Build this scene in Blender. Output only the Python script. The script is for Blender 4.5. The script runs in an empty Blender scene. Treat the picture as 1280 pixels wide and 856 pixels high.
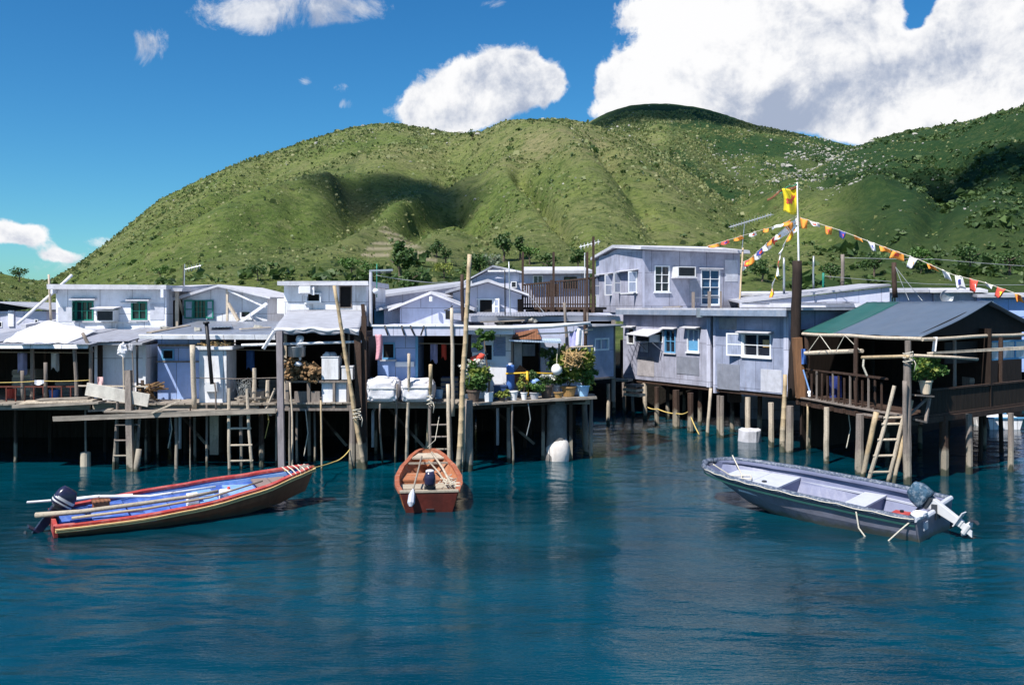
import bpy, math, random
import numpy as np
from mathutils import Vector, Matrix

F, H, HZ, CX = 1138.0, 4.6, 385.0, 640.0      # focal length in photo pixels, eye height, horizon row, centre column
R = math.radians
scene = bpy.context.scene
col = scene.collection
rng = random.Random(7)
SUN = Vector((-0.393, -0.437, 0.809)).normalized()   # towards the sun


def P(px, py, Y):
    return Vector(((px - CX) * Y / F, Y, H - (py - HZ) * Y / F))


def X(px, Y):
    return (px - CX) * Y / F


def Z(py, Y):
    return H - (py - HZ) * Y / F


def YW(py, z=0.0):
    return (H - z) * F / (py - HZ)


def W(px, py):
    """point on the water surface seen at a pixel"""
    return P(px, py, YW(py))


# ---------------------------------------------------------------- materials
def nodes_of(name):
    m = bpy.data.materials.new(name)
    m.use_nodes = True
    nt = m.node_tree
    return m, nt, nt.nodes, nt.links, nt.nodes['Principled BSDF']


def M(name, c, rough=.75, var=.18, scale=4.0, stretch=(1, 1, 1), bump=.15, metal=0.0, dirt=None, dirt_amt=.5,
      dirt_scale=(1.2, 1.2, .35), wave=None, spec=.3, tide=False, scum=False, panels=None, rust=0.0):
    m, nt, N, L, B = nodes_of(name)
    tc = N.new('ShaderNodeTexCoord')
    mp = N.new('ShaderNodeMapping')
    mp.inputs['Scale'].default_value = stretch
    L.new(tc.outputs['Object'], mp.inputs[0])
    n1 = N.new('ShaderNodeTexNoise')
    n1.inputs['Scale'].default_value = scale
    n1.inputs['Detail'].default_value = 7
    n1.inputs['Roughness'].default_value = .65
    L.new(mp.outputs[0], n1.inputs['Vector'])
    cr = N.new('ShaderNodeValToRGB')
    cr.color_ramp.elements[0].position = .3
    cr.color_ramp.elements[1].position = .7
    cr.color_ramp.elements[0].color = (*[max(0, x * (1 - var)) for x in c], 1)
    cr.color_ramp.elements[1].color = (*[min(1, x * (1 + var)) for x in c], 1)
    L.new(n1.outputs['Fac'], cr.inputs[0])
    out = cr.outputs[0]
    if dirt:
        mp2 = N.new('ShaderNodeMapping')
        mp2.inputs['Scale'].default_value = dirt_scale
        mp2.inputs['Location'].default_value = (3.1, 7.7, 1.3)
        L.new(tc.outputs['Object'], mp2.inputs[0])
        n2 = N.new('ShaderNodeTexNoise')
        n2.inputs['Scale'].default_value = 2.2
        n2.inputs['Detail'].default_value = 9
        n2.inputs['Roughness'].default_value = .7
        L.new(mp2.outputs[0], n2.inputs['Vector'])
        r2 = N.new('ShaderNodeMapRange')
        r2.inputs[1].default_value = .48
        r2.inputs[2].default_value = .75
        r2.inputs[3].default_value = 0
        r2.inputs[4].default_value = dirt_amt
        L.new(n2.outputs['Fac'], r2.inputs[0])
        mx = N.new('ShaderNodeMix')
        mx.data_type = 'RGBA'
        mx.inputs[7].default_value = (*dirt, 1)
        L.new(r2.outputs[0], mx.inputs[0])
        L.new(out, mx.inputs[6])
        out = mx.outputs[2]
    def mixc(f, x, y, blend='MIX'):
        q = N.new('ShaderNodeMix'); q.data_type = 'RGBA'; q.blend_type = blend
        for s, i in ((f, 0), (x, 6), (y, 7)):
            if isinstance(s, (int, float)):
                q.inputs[i].default_value = s
            elif isinstance(s, tuple):
                q.inputs[i].default_value = (*s, 1)
            else:
                L.new(s, q.inputs[i])
        return q.outputs[2]

    def ramp(src, a0, a1, b0, b1):
        q = N.new('ShaderNodeMapRange')
        for i, s in enumerate((a0, a1, b0, b1)):
            q.inputs[i + 1].default_value = s
        L.new(src, q.inputs[0])
        return q.outputs[0]
    if panels:                                  # sheets nailed on side by side, each aged a little differently
        sx = N.new('ShaderNodeSeparateXYZ'); L.new(tc.outputs['Object'], sx.inputs[0])
        ad = N.new('ShaderNodeMath'); ad.operation = 'MULTIPLY_ADD'; ad.inputs[1].default_value = -.8
        L.new(sx.outputs[1], ad.inputs[0]); L.new(sx.outputs[0], ad.inputs[2])
        cb = N.new('ShaderNodeCombineXYZ'); L.new(ad.outputs[0], cb.inputs[0]); L.new(sx.outputs[2], cb.inputs[1])
        bk = N.new('ShaderNodeTexBrick'); L.new(cb.outputs[0], bk.inputs['Vector'])
        bk.inputs['Scale'].default_value = 1; bk.inputs['Brick Width'].default_value = panels[0]; bk.inputs['Row Height'].default_value = panels[1]
        bk.inputs['Mortar Size'].default_value = .011; bk.inputs['Mortar Smooth'].default_value = .2; bk.offset = .37
        v = panels[2]
        bk.inputs['Color1'].default_value = (1, 1, 1, 1); bk.inputs['Color2'].default_value = (1 - v, 1 - v * .95, 1 - v * .8, 1); bk.inputs['Mortar'].default_value = (.45, .44, .45, 1)
        out = mixc(1.0, out, bk.outputs['Color'], 'MULTIPLY')
    if rust:
        mp3 = N.new('ShaderNodeMapping'); mp3.inputs['Scale'].default_value = (4.5, 4.5, .5); mp3.inputs['Location'].default_value = (9.1, 2.2, 5.3)
        L.new(tc.outputs['Object'], mp3.inputs[0])
        n3 = N.new('ShaderNodeTexNoise'); n3.inputs['Scale'].default_value = 1.6; n3.inputs['Detail'].default_value = 8; n3.inputs['Roughness'].default_value = .7
        L.new(mp3.outputs[0], n3.inputs['Vector'])
        out = mixc(ramp(n3.outputs['Fac'], .58, .74, 0, rust), out, (.23, .16, .12))
    if scum:                                    # waterline scum and scuffs on a hull
        gp = N.new('ShaderNodeNewGeometry'); sz = N.new('ShaderNodeSeparateXYZ'); L.new(gp.outputs['Position'], sz.inputs[0])
        nq = N.new('ShaderNodeTexNoise'); nq.inputs['Scale'].default_value = 7; nq.inputs['Detail'].default_value = 6
        L.new(gp.outputs['Position'], nq.inputs['Vector'])
        zz = N.new('ShaderNodeMath'); zz.operation = 'MULTIPLY_ADD'; zz.inputs[1].default_value = .22
        L.new(nq.outputs['Fac'], zz.inputs[0]); L.new(sz.outputs[2], zz.inputs[2])
        out = mixc(ramp(zz.outputs[0], .27, .17, 0, .8), out, (.10, .105, .075))
        ns = N.new('ShaderNodeTexNoise'); ns.inputs['Scale'].default_value = 5; ns.inputs['Detail'].default_value = 10; ns.inputs['Roughness'].default_value = .8
        L.new(tc.outputs['Object'], ns.inputs['Vector'])
        out = mixc(ramp(ns.outputs['Fac'], .60, .68, 0, .55), out, tuple(min(1, x * 1.6 + .10) for x in c))
    if tide:                                    # barnacle crust in the tide zone and a dark wet foot
        gp = N.new('ShaderNodeNewGeometry'); sz = N.new('ShaderNodeSeparateXYZ'); L.new(gp.outputs['Position'], sz.inputs[0])
        nq = N.new('ShaderNodeTexNoise'); nq.inputs['Scale'].default_value = 3.5; nq.inputs['Detail'].default_value = 6
        L.new(gp.outputs['Position'], nq.inputs['Vector'])
        zz = N.new('ShaderNodeMath'); zz.operation = 'MULTIPLY_ADD'; zz.inputs[1].default_value = .9
        L.new(nq.outputs['Fac'], zz.inputs[0]); L.new(sz.outputs[2], zz.inputs[2])
        out = mixc(ramp(zz.outputs[0], 1.25, 1.05, 0, .75), out, (.33, .29, .23))
        nr = N.new('ShaderNodeTexNoise'); nr.inputs['Scale'].default_value = 26; nr.inputs['Detail'].default_value = 3
        L.new(gp.outputs['Position'], nr.inputs['Vector'])
        out = mixc(ramp(nr.outputs['Fac'], .55, .65, 0, .35), out, (.10, .085, .07))
        out = mixc(ramp(zz.outputs[0], .66, .56, 0, .9), out, (.035, .045, .030))
    L.new(out, B.inputs['Base Color'])
    B.inputs['Roughness'].default_value = rough
    B.inputs['Metallic'].default_value = metal
    B.inputs['Specular IOR Level'].default_value = spec
    h = n1.outputs['Fac']
    if wave:                                    # corrugation or boards: (axis, wavelengths per metre, strength)
        w = N.new('ShaderNodeTexWave')
        w.bands_direction = wave[0]
        w.inputs['Scale'].default_value = wave[1]
        w.inputs['Distortion'].default_value = .3
        w.inputs['Detail'].default_value = 1
        L.new(tc.outputs['Object'], w.inputs['Vector'])
        b0 = N.new('ShaderNodeBump')
        b0.inputs['Strength'].default_value = wave[2]
        b0.inputs['Distance'].default_value = .03
        L.new(w.outputs['Fac'], b0.inputs['Height'])
        L.new(b0.outputs[0], B.inputs['Normal'])
        prev = b0.outputs[0]
    else:
        prev = None
    if bump:
        b = N.new('ShaderNodeBump')
        b.inputs['Strength'].default_value = bump
        b.inputs['Distance'].default_value = .05
        L.new(h, b.inputs['Height'])
        if prev:
            L.new(prev, b.inputs['Normal'])
        L.new(b.outputs[0], B.inputs['Normal'])
    return m


RUST = (.16, .10, .06)
GRIME = (.20, .19, .18)
MAT = dict(
    white=M('white painted board', (.80, .81, .88), .7, .08, 3, dirt=(.42, .41, .44), dirt_amt=.55, panels=(1.1, 1.3, .10), rust=.45),
    white2=M('chalky white paint', (.80, .80, .84), .75, .07, 5, dirt=(.36, .34, .33), dirt_amt=.75, panels=(.9, 1.5, .12), rust=.5),
    lav=M('pale lavender paint', (.55, .57, .71), .65, .1, 3, dirt=(.34, .34, .42), dirt_amt=.6, panels=(1.0, 1.4, .14), rust=.4),
    grey=M('silver grey sheet paint', (.37, .38, .48), .55, .24, 1.6, dirt=(.19, .18, .22), dirt_amt=.9, wave=('X', 1.1, .06), panels=(.95, 1.45, .13), rust=.35),
    greyblue=M('blue grey sheet paint and shade', (.31, .345, .47), .55, .24, 1.6, dirt=(.19, .21, .29), dirt_amt=.85, wave=('X', .9, .06), panels=(.95, 1.45, .13), rust=.3),  # the front block's bluer shade is mixed into this paint
    blue=M('pale blue paint', (.32, .44, .76), .7, .12, 3, dirt=(.45, .50, .66), dirt_amt=.5, panels=(.8, 1.6, .18), rust=.4),
    roofgrey=M('grey roof felt', (.34, .35, .40), .8, .15, 3, dirt=(.24, .24, .27), dirt_amt=.5, dirt_scale=(1, 1, 1), rust=.6),
    concrete=M('pale concrete', (.50, .50, .55), .85, .12, 5, dirt=(.24, .23, .24), dirt_amt=.6, dirt_scale=(1, 1, .8), rust=.35),
    metal=M('corrugated iron', (.42, .45, .52), .38, .16, 2.5, metal=.65, dirt=(.25, .22, .22), dirt_amt=.5, dirt_scale=(2, .4, 1), wave=('X', 3.2, .5), rust=.5),
    oldtin=M('old grey tin', (.36, .37, .43), .5, .2, 3, metal=.25, dirt=(.22, .20, .20), dirt_amt=.6, dirt_scale=(1.5, .4, 1), wave=('X', 3.4, .5), rust=.7),
    tarpwhite=M('white canvas', (.70, .70, .73), .8, .05, 4, bump=.3),
    tarpgrey=M('grey roof tarpaulin', (.085, .115, .165), .5, .10, 2, dirt=(.12, .14, .18), dirt_amt=.4, dirt_scale=(.6, 1.4, 1)),
    tarpgreen=M('green roof tarpaulin', (.020, .090, .080), .5, .12, 2),
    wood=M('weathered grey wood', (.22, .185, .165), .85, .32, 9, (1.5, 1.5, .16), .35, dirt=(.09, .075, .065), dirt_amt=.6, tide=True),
    woodh=M('weathered plank', (.30, .26, .22), .85, .3, 9, (.2, 1.5, 1.5), .35, dirt=(.10, .08, .07), dirt_amt=.6),
    pale=M('bleached wood', (.52, .44, .35), .8, .2, 9, (1.4, 1.4, .2), .25, dirt=(.25, .19, .14), dirt_amt=.4, tide=True),
    bamboo=M('tan bamboo', (.44, .33, .20), .6, .25, 7, (1.2, 1.2, .25), .15, dirt=(.55, .48, .38), dirt_amt=.6, tide=True),
    brown=M('dark brown timber', (.052, .030, .022), .75, .35, 8, (1.5, 1.5, .2), .35, tide=True),
    black=M('black painted pipe', (.02, .02, .024), .5, .3, 6),
    mud=M('dark wet mud', (.02, .018, .014), .9, .3, 2, bump=.6),
    under=M('shade dark pile wood', (.03, .021, .016), .9, .4, 8, (1.5, 1.5, .2), .3),  # darker copy of the timber, with under-deck and pavilion shade put in
    inside=M('shade dark boards', (.026, .017, .014), .85, .4, 5, (3, 3, .3), .2),  # carries interior shade as near-black colour; the dark mast shares it
    frame=M('white window paint', (.74, .76, .80), .6, .06, 8, bump=.05),
    green=M('green window paint', (.02, .20, .15), .55, .15, 8, bump=.05),
    bluew=M('blue window paint', (.12, .33, .56), .55, .12, 8, bump=.05),
    glass=M('dark window glass', (.018, .022, .032), .08, .3, 1.5, bump=.03, spec=.6),
    curtain=M('glass over pale curtain', (.30, .34, .46), .18, .3, 9, (2, 2, .3), .05, spec=.6),
    ac=M('off white enamel', (.66, .66, .68), .45, .06, 6, bump=.04),
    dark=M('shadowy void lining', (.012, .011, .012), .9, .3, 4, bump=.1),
    rope=M('pale rope', (.56, .52, .44), .9, .2, 30, bump=.4),
    yellowrope=M('yellow rope', (.62, .46, .16), .85, .2, 30, bump=.3),
    wire=M('galvanised wire', (.35, .37, .38), .5, .1, 20, metal=.5),
    steel=M('grey steel tube', (.40, .42, .45), .4, .12, 8, metal=.6),
    rust=M('rusty sheet', (.20, .085, .045), .8, .35, 4, bump=.3, wave=('X', 4, .4)),
    red=M('red boat paint', (.36, .045, .04), .5, .14, 5, dirt=(.58, .36, .32), dirt_amt=.5, dirt_scale=(2, 2, 2)),
    hullbrown=M('dark brown hull paint', (.27, .10, .055), .5, .22, 4, (.4, 1, 1), dirt=(.05, .03, .025), dirt_amt=.6, scum=True),
    hullred=M('worn red brown hull paint', (.21, .062, .026), .55, .25, 4, (.5, 1, 1), dirt=(.46, .22, .08), dirt_amt=.6, dirt_scale=(1.2, 1.2, 1.2), scum=True),
    redin=M('faded red inside paint', (.34, .13, .06), .65, .2, 5, dirt=(.50, .33, .25), dirt_amt=.6, dirt_scale=(2, 2, 2)),
    cream=M('cream stripe paint', (.66, .47, .22), .5, .1, 8),
    bluein=M('blue boat paint', (.055, .12, .42), .5, .25, 4, dirt=(.24, .34, .60), dirt_amt=.9, dirt_scale=(1.5, 1.5, 1.5)),
    ltblue=M('light blue boat paint', (.17, .32, .64), .5, .15, 4, dirt=(.50, .56, .74), dirt_amt=.5, dirt_scale=(2, 2, 2)),
    fibre=M('grey blue glass fibre', (.165, .18, .28), .42, .1, 4, dirt=(.26, .27, .38), dirt_amt=.5, dirt_scale=(1.2, 1.2, 1.6)),
    fibrehull=M('dull grey hull coat', (.15, .155, .205), .5, .15, 4, dirt=(.16, .15, .17), dirt_amt=.7, dirt_scale=(1, 1, 2), scum=True),
    rail=M('slate rubber fender', (.055, .075, .12), .5, .25, 8, dirt=(.60, .62, .66), dirt_amt=.6, dirt_scale=(9, 9, 9)),
    seat=M('pale worn bench top', (.46, .48, .55), .5, .08, 6, dirt=(.42, .42, .48), dirt_amt=.4),
    navy=M('navy engine paint', (.022, .022, .055), .25, .2, 6, bump=.02, spec=.5),
    enginewhite=M('white engine paint', (.55, .55, .57), .3, .05, 6, bump=.02, spec=.5),
    enginegrey=M('dark engine casting', (.05, .055, .065), .45, .2, 10, metal=.3),
    cover=M('blue weathered engine cover', (.03, .075, .125), .75, .5, 9, dirt=(.48, .53, .60), dirt_amt=.7, dirt_scale=(5, 5, 5), bump=.4),
    yellow=M('yellow paint', (.72, .42, .03), .5, .12, 6),
    yflag=M('yellow flag cloth', (.85, .66, .03), .8, .06, 6),
    orange=M('orange flag cloth', (.80, .30, .05), .8, .12, 8),
    rflag=M('red flag cloth', (.70, .09, .06), .8, .1, 8),
    wflag=M('white flag cloth', (.82, .82, .82), .8, .04, 8),
    bflag=M('blue flag cloth', (.05, .07, .32), .8, .1, 8),
    gflag=M('green flag cloth', (.06, .30, .16), .8, .1, 8),
    pink=M('pink towel cloth', (.62, .30, .36), .9, .3, 12, (1, 1, 3)),
    cloth=M('white washing cloth', (.80, .79, .83), .9, .06, 6, bump=.3),
    lilac=M('lilac washing cloth', (.42, .42, .72), .9, .15, 6, bump=.3),
    terracotta=M('terracotta', (.42, .21, .09), .8, .15, 7),
    ochre=M('ochre glazed pot', (.36, .22, .09), .5, .25, 7),
    darkpot=M('dark clay pot', (.12, .09, .075), .7, .2, 7),
    whitepot=M('white plastic pot', (.80, .80, .82), .4, .04, 5, bump=.02),
    bluepot=M('light blue plastic pot', (.32, .55, .82), .4, .06, 5, bump=.02),
    log=M('split firewood', (.22, .13, .065), .85, .5, 14, bump=.5, dirt=(.50, .36, .2), dirt_amt=.6, dirt_scale=(6, 6, 6)),
    bark=M('grey brown bark', (.12, .09, .07), .9, .3, 8, (2, 2, .4), .5),
    rock=M('pale granite', (.33, .32, .29), .9, .25, .8, bump=.5, dirt=(.2, .2, .18), dirt_amt=.5, dirt_scale=(.5, .5, .5)),
    bluebox=M('dark blue plastic', (.03, .06, .16), .45, .15, 6),
    bluebarrel=M('blue plastic', (.07, .17, .48), .45, .12, 6),
    bluetarp=M('deep blue tarpaulin', (.02, .035, .17), .6, .3, 5),
    straw=M('dry straw', (.45, .30, .14), .9, .4, 12, bump=.5),
)


def leafmat(name, c, c2):
    m, nt, N, L, B = nodes_of(name)
    g = N.new('ShaderNodeNewGeometry')
    cr = N.new('ShaderNodeValToRGB')
    cr.color_ramp.elements[0].color = (*c, 1)
    cr.color_ramp.elements[1].color = (*c2, 1)
    L.new(g.outputs['Random Per Island'], cr.inputs[0])
    L.new(cr.outputs[0], B.inputs['Base Color'])
    B.inputs['Roughness'].default_value = .6
    tr = N.new('ShaderNodeBsdfTranslucent')
    L.new(cr.outputs[0], tr.inputs[0])
    mx = N.new('ShaderNodeMixShader')
    mx.inputs[0].default_value = .3
    L.new(B.outputs[0], mx.inputs[1])
    L.new(tr.outputs[0], mx.inputs[2])
    L.new(mx.outputs[0], N['Material Output'].inputs[0])
    return m


MAT['leaf'] = leafmat('green leaves', (.035, .10, .018), (.13, .24, .05))
MAT['leafy'] = leafmat('yellow green leaves', (.10, .17, .025), (.36, .38, .08))
MAT['leafd'] = leafmat('dark green leaves', (.030, .075, .020), (.085, .155, .040))
MAT['scrub'] = leafmat('hill scrub leaves', (.032, .070, .020), (.10, .16, .042))
MAT['petal'] = leafmat('white petals', (.75, .75, .7), (.85, .85, .8))
MAT['yarn'] = leafmat('pale palm fronds', (.20, .25, .16), (.32, .36, .26))


# ---------------------------------------------------------------- mesh building
class MB:
    def __init__(self):
        self.v, self.f, self.mi, self.cur = [], [], [], 0

    def add(self, pts, faces):
        n = len(self.v)
        self.v += [Vector(p) for p in pts]
        for f in faces:
            self.f.append([n + i for i in f])
            self.mi.append(self.cur)
        return self

    def poly(self, *pts):
        return self.add(pts, [list(range(len(pts)))])

    def hexa(self, p):
        return self.add(p, [(0, 3, 2, 1), (4, 5, 6, 7), (0, 1, 5, 4), (1, 2, 6, 5), (2, 3, 7, 6), (3, 0, 4, 7)])

    def box(self, x0, x1, y0, y1, z0, z1):
        return self.hexa([(x0, y0, z0), (x1, y0, z0), (x1, y1, z0), (x0, y1, z0), (x0, y0, z1), (x1, y0, z1), (x1, y1, z1), (x0, y1, z1)])

    def prism(self, poly, vec):
        n = len(poly)
        vec = Vector(vec)
        a = [Vector(p) for p in poly]
        b = [p + vec for p in a]
        fs = [list(range(n))[::-1], list(range(n, 2 * n))]
        fs += [(i, (i + 1) % n, n + (i + 1) % n, n + i) for i in range(n)]
        return self.add(a + b, fs)

    def bar(self, p, q, w, h=None, up=(0, 0, 1)):
        p, q = Vector(p), Vector(q)
        h = h or w
        d = (q - p).normalized()
        up = Vector(up)
        if abs(d.dot(up)) > .97:
            up = Vector((0, 1, 0))
        s = d.cross(up).normalized()
        t = s.cross(d)
        a, b = s * w / 2, t * h / 2
        return self.hexa([p - a - b, p + a - b, q + a - b, q - a - b, p - a + b, p + a + b, q + a + b, q - a + b])

    def tube(self, pts, r, n=8, cap=True):
        pts = [Vector(p) for p in pts]
        m = len(pts)
        rs = r if isinstance(r, (list, tuple)) else [r] * m
        ref = None
        vs, fs = [], []
        for i, p in enumerate(pts):
            d = (pts[min(i + 1, m - 1)] - pts[max(i - 1, 0)])
            if d.length < 1e-9:
                d = Vector((0, 0, 1))
            d.normalize()
            if ref is None:
                ref = Vector((1, 0, 0)) if abs(d.x) < .8 else Vector((0, 1, 0))
            a = (ref - d * ref.dot(d)).normalized()
            ref = a
            b = d.cross(a)
            for k in range(n):
                t = 2 * math.pi * k / n
                vs.append(p + (a * math.cos(t) + b * math.sin(t)) * rs[i])
        for i in range(m - 1):
            for k in range(n):
                k2 = (k + 1) % n
                fs.append((i * n + k, i * n + k2, (i + 1) * n + k2, (i + 1) * n + k))
        if cap:
            fs.append(list(range(n))[::-1])
            fs.append([(m - 1) * n + k for k in range(n)])
        return self.add(vs, fs)

    def pole(self, p, q, r0, r1=None, n=9, seed=0, wob=.012, knots=0):
        """a slightly crooked round pole, with knuckles when knots is set"""
        p, q = Vector(p), Vector(q)
        r1 = r0 if r1 is None else r1
        L = (q - p).length
        rr = random.Random(seed * 13 + 5)
        k = max(3, int(L / .35))
        pts, rs = [], []
        ox = oy = 0
        for i in range(k + 1):
            t = i / k
            ox += rr.uniform(-wob, wob)
            oy += rr.uniform(-wob, wob)
            w = math.sin(math.pi * t) * .6 + .4
            base = p.lerp(q, t) + Vector((ox * w, oy * w, 0)) * (0 if i in (0,) else 1)
            rad = r0 + (r1 - r0) * t
            if knots and 0 < i < k:
                d = (q - p).normalized() * .02
                pts += [base - d, base, base + d]
                rs += [rad * .98, rad * 1.06, rad * .98]
            else:
                pts.append(base)
                rs.append(rad * rr.uniform(.95, 1.06))
        return self.tube(pts, rs, n)

    def lathe(self, c, prof, n=14, cap=True):
        c = Vector(c)
        vs, fs = [], []
        for (r, z) in prof:
            for k in range(n):
                t = 2 * math.pi * k / n
                vs.append(c + Vector((r * math.cos(t), r * math.sin(t), z)))
        for i in range(len(prof) - 1):
            for k in range(n):
                k2 = (k + 1) % n
                fs.append((i * n + k, i * n + k2, (i + 1) * n + k2, (i + 1) * n + k))
        if cap:
            fs.append(list(range(n))[::-1])
            fs.append([(len(prof) - 1) * n + k for k in range(n)])
        return self.add(vs, fs)

    def blob(self, c, rad, seed=0, amp=.25, n=10, m=7, rot=0):
        c = Vector(c)
        rr = random.Random(seed)
        ph = [rr.uniform(0, 6.28) for _ in range(6)]
        vs, fs = [], []
        for i in range(1, m):
            th = math.pi * i / m
            for k in range(n):
                t = 2 * math.pi * k / n
                s = 1 + amp * (.5 * math.sin(2 * t + ph[0] + 2 * th) + .3 * math.sin(3 * t + ph[1] - 3 * th) + .3 * math.sin(5 * th + ph[2]) + rr.uniform(-.25, .25))
                x, y, z = math.sin(th) * math.cos(t) * rad[0] * s, math.sin(th) * math.sin(t) * rad[1] * s, math.cos(th) * rad[2] * s
                vs.append(c + Vector((x * math.cos(rot) - y * math.sin(rot), x * math.sin(rot) + y * math.cos(rot), z)))
        for i in range(m - 2):
            for k in range(n):
                k2 = (k + 1) % n
                fs.append((i * n + k, (i + 1) * n + k, (i + 1) * n + k2, i * n + k2))
        vs += [c + Vector((0, 0, rad[2])), c - Vector((0, 0, rad[2]))]
        T, Bm = len(vs) - 2, len(vs) - 1
        for k in range(n):
            k2 = (k + 1) % n
            fs.append((T, k, k2))
            fs.append((Bm, (m - 2) * n + k2, (m - 2) * n + k))
        return self.add(vs, fs)

    def grid(self, nu, nv, fn):
        vs = [fn(i / nu, j / nv) for j in range(nv + 1) for i in range(nu + 1)]
        fs = [(j * (nu + 1) + i, j * (nu + 1) + i + 1, (j + 1) * (nu + 1) + i + 1, (j + 1) * (nu + 1) + i) for j in range(nv) for i in range(nu)]
        return self.add(vs, fs)

    def leaf(self, c, s, rr, long=1.7):
        c = Vector(c)
        a = Vector((rr.gauss(0, 1), rr.gauss(0, 1), rr.gauss(0, .7))).normalized()
        b = Vector((rr.gauss(0, 1), rr.gauss(0, 1), rr.gauss(0, 1)))
        b = (b - a * b.dot(a)).normalized()
        n = a.cross(b)
        l, w = s * long / 2, s / 2
        return self.add([c - a * l, c + b * w + n * s * .12, c + a * l, c - b * w + n * s * .12], [(0, 1, 2, 3)])

    def leaves(self, c, rad, n, s, seed=0, clumps=7, long=1.7):
        rr = random.Random(seed)
        c = Vector(c)
        cl = []
        for _ in range(clumps):
            d = Vector((rr.gauss(0, 1), rr.gauss(0, 1), rr.gauss(0, 1))).normalized() * rr.uniform(.35, .8)
            cl.append((d, rr.uniform(.3, .55)))
        for _ in range(n):
            d, w = rr.choice(cl)
            o = d + Vector((rr.gauss(0, 1), rr.gauss(0, 1), rr.gauss(0, 1))).normalized() * w * rr.random() ** .4
            self.leaf(c + Vector((o.x * rad[0], o.y * rad[1], o.z * rad[2])), s * rr.uniform(.7, 1.3), rr, long)
        return self

    def build(self, name, mat, parent=None, local=False, smooth=False, kind=None, origin=None, jit=0.0, solid=0.0, bevel=0.0):
        me = bpy.data.meshes.new(name)
        vs = self.v
        off = Vector((0, 0, 0))
        if not local:
            if parent is not None:
                q = parent
                while q is not None:
                    off += q.location
                    q = q.parent
            elif origin is not None:
                off = Vector(origin)
            elif vs:
                xs = [v.x for v in vs]; ys = [v.y for v in vs]; zs = [v.z for v in vs]
                off = Vector(((min(xs) + max(xs)) / 2, (min(ys) + max(ys)) / 2, min(zs)))
        if jit:
            cache = {}
            out = []
            for v in vs:
                k = (round(v.x, 3), round(v.y, 3), round(v.z, 3))
                if k not in cache:
                    rr = random.Random(hash(k))
                    cache[k] = Vector((rr.uniform(-jit, jit), rr.uniform(-jit, jit), rr.uniform(-jit, jit)))
                out.append(v + cache[k])
            vs = out
        me.from_pydata([tuple(v - off) for v in vs], [], self.f)
        mats = mat if isinstance(mat, (list, tuple)) else [mat]
        for q in mats:
            me.materials.append(MAT[q] if isinstance(q, str) else q)
        if len(mats) > 1:
            me.polygons.foreach_set('material_index', self.mi)
        if smooth:
            me.polygons.foreach_set('use_smooth', [True] * len(me.polygons))
        me.update()
        o = bpy.data.objects.new(name, me)
        col.objects.link(o)
        if parent is not None:
            o.parent = parent
        elif not local:
            o.location = off
        if kind:
            o['kind'] = kind
        if solid:
            s = o.modifiers.new('solid', 'SOLIDIFY')
            s.thickness = solid
            s.offset = 0
        if bevel:
            s = o.modifiers.new('bevel', 'BEVEL')
            s.width = bevel
            s.segments = 2
            s.limit_method = 'ANGLE'
        return o


def tag(o, label, cat, group=None):
    o['label'] = label
    o['category'] = cat
    if group:
        o['group'] = group
    return o


def thing(name, label, cat, loc=(0, 0, 0), group=None, rot=(0, 0, 0)):
    o = bpy.data.objects.new(name, None)
    o.empty_display_size = .2
    col.objects.link(o)
    o.location = loc
    o.rotation_euler = rot
    return tag(o, label, cat, group)


# ---------------------------------------------------------------- terrain
def vnoise(x, y, seed=0):
    xi, yi = np.floor(x).astype(np.int64), np.floor(y).astype(np.int64)
    xf, yf = x - xi, y - yi
    u, v = xf * xf * xf * (xf * (xf * 6 - 15) + 10), yf * yf * yf * (yf * (yf * 6 - 15) + 10)

    def h(a, b):
        n = (a * 374761393 + b * 668265263 + seed * 69069) & 0xFFFFFFFF
        n = ((n ^ (n >> 13)) * 1274126177) & 0xFFFFFFFF
        return ((n ^ (n >> 16)) & 0xFFFF) / 65535.0
    return (h(xi, yi) * (1 - u) + h(xi + 1, yi) * u) * (1 - v) + (h(xi, yi + 1) * (1 - u) + h(xi + 1, yi + 1) * u) * v


def fbm(x, y, oct=5, seed=0):
    s, a, t = 0, 1, 0
    for i in range(oct):
        s = s + a * vnoise(x * 2 ** i + 17.3 * i, y * 2 ** i - 9.1 * i, seed + i)
        t += a
        a *= .5
    return s / t


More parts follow.
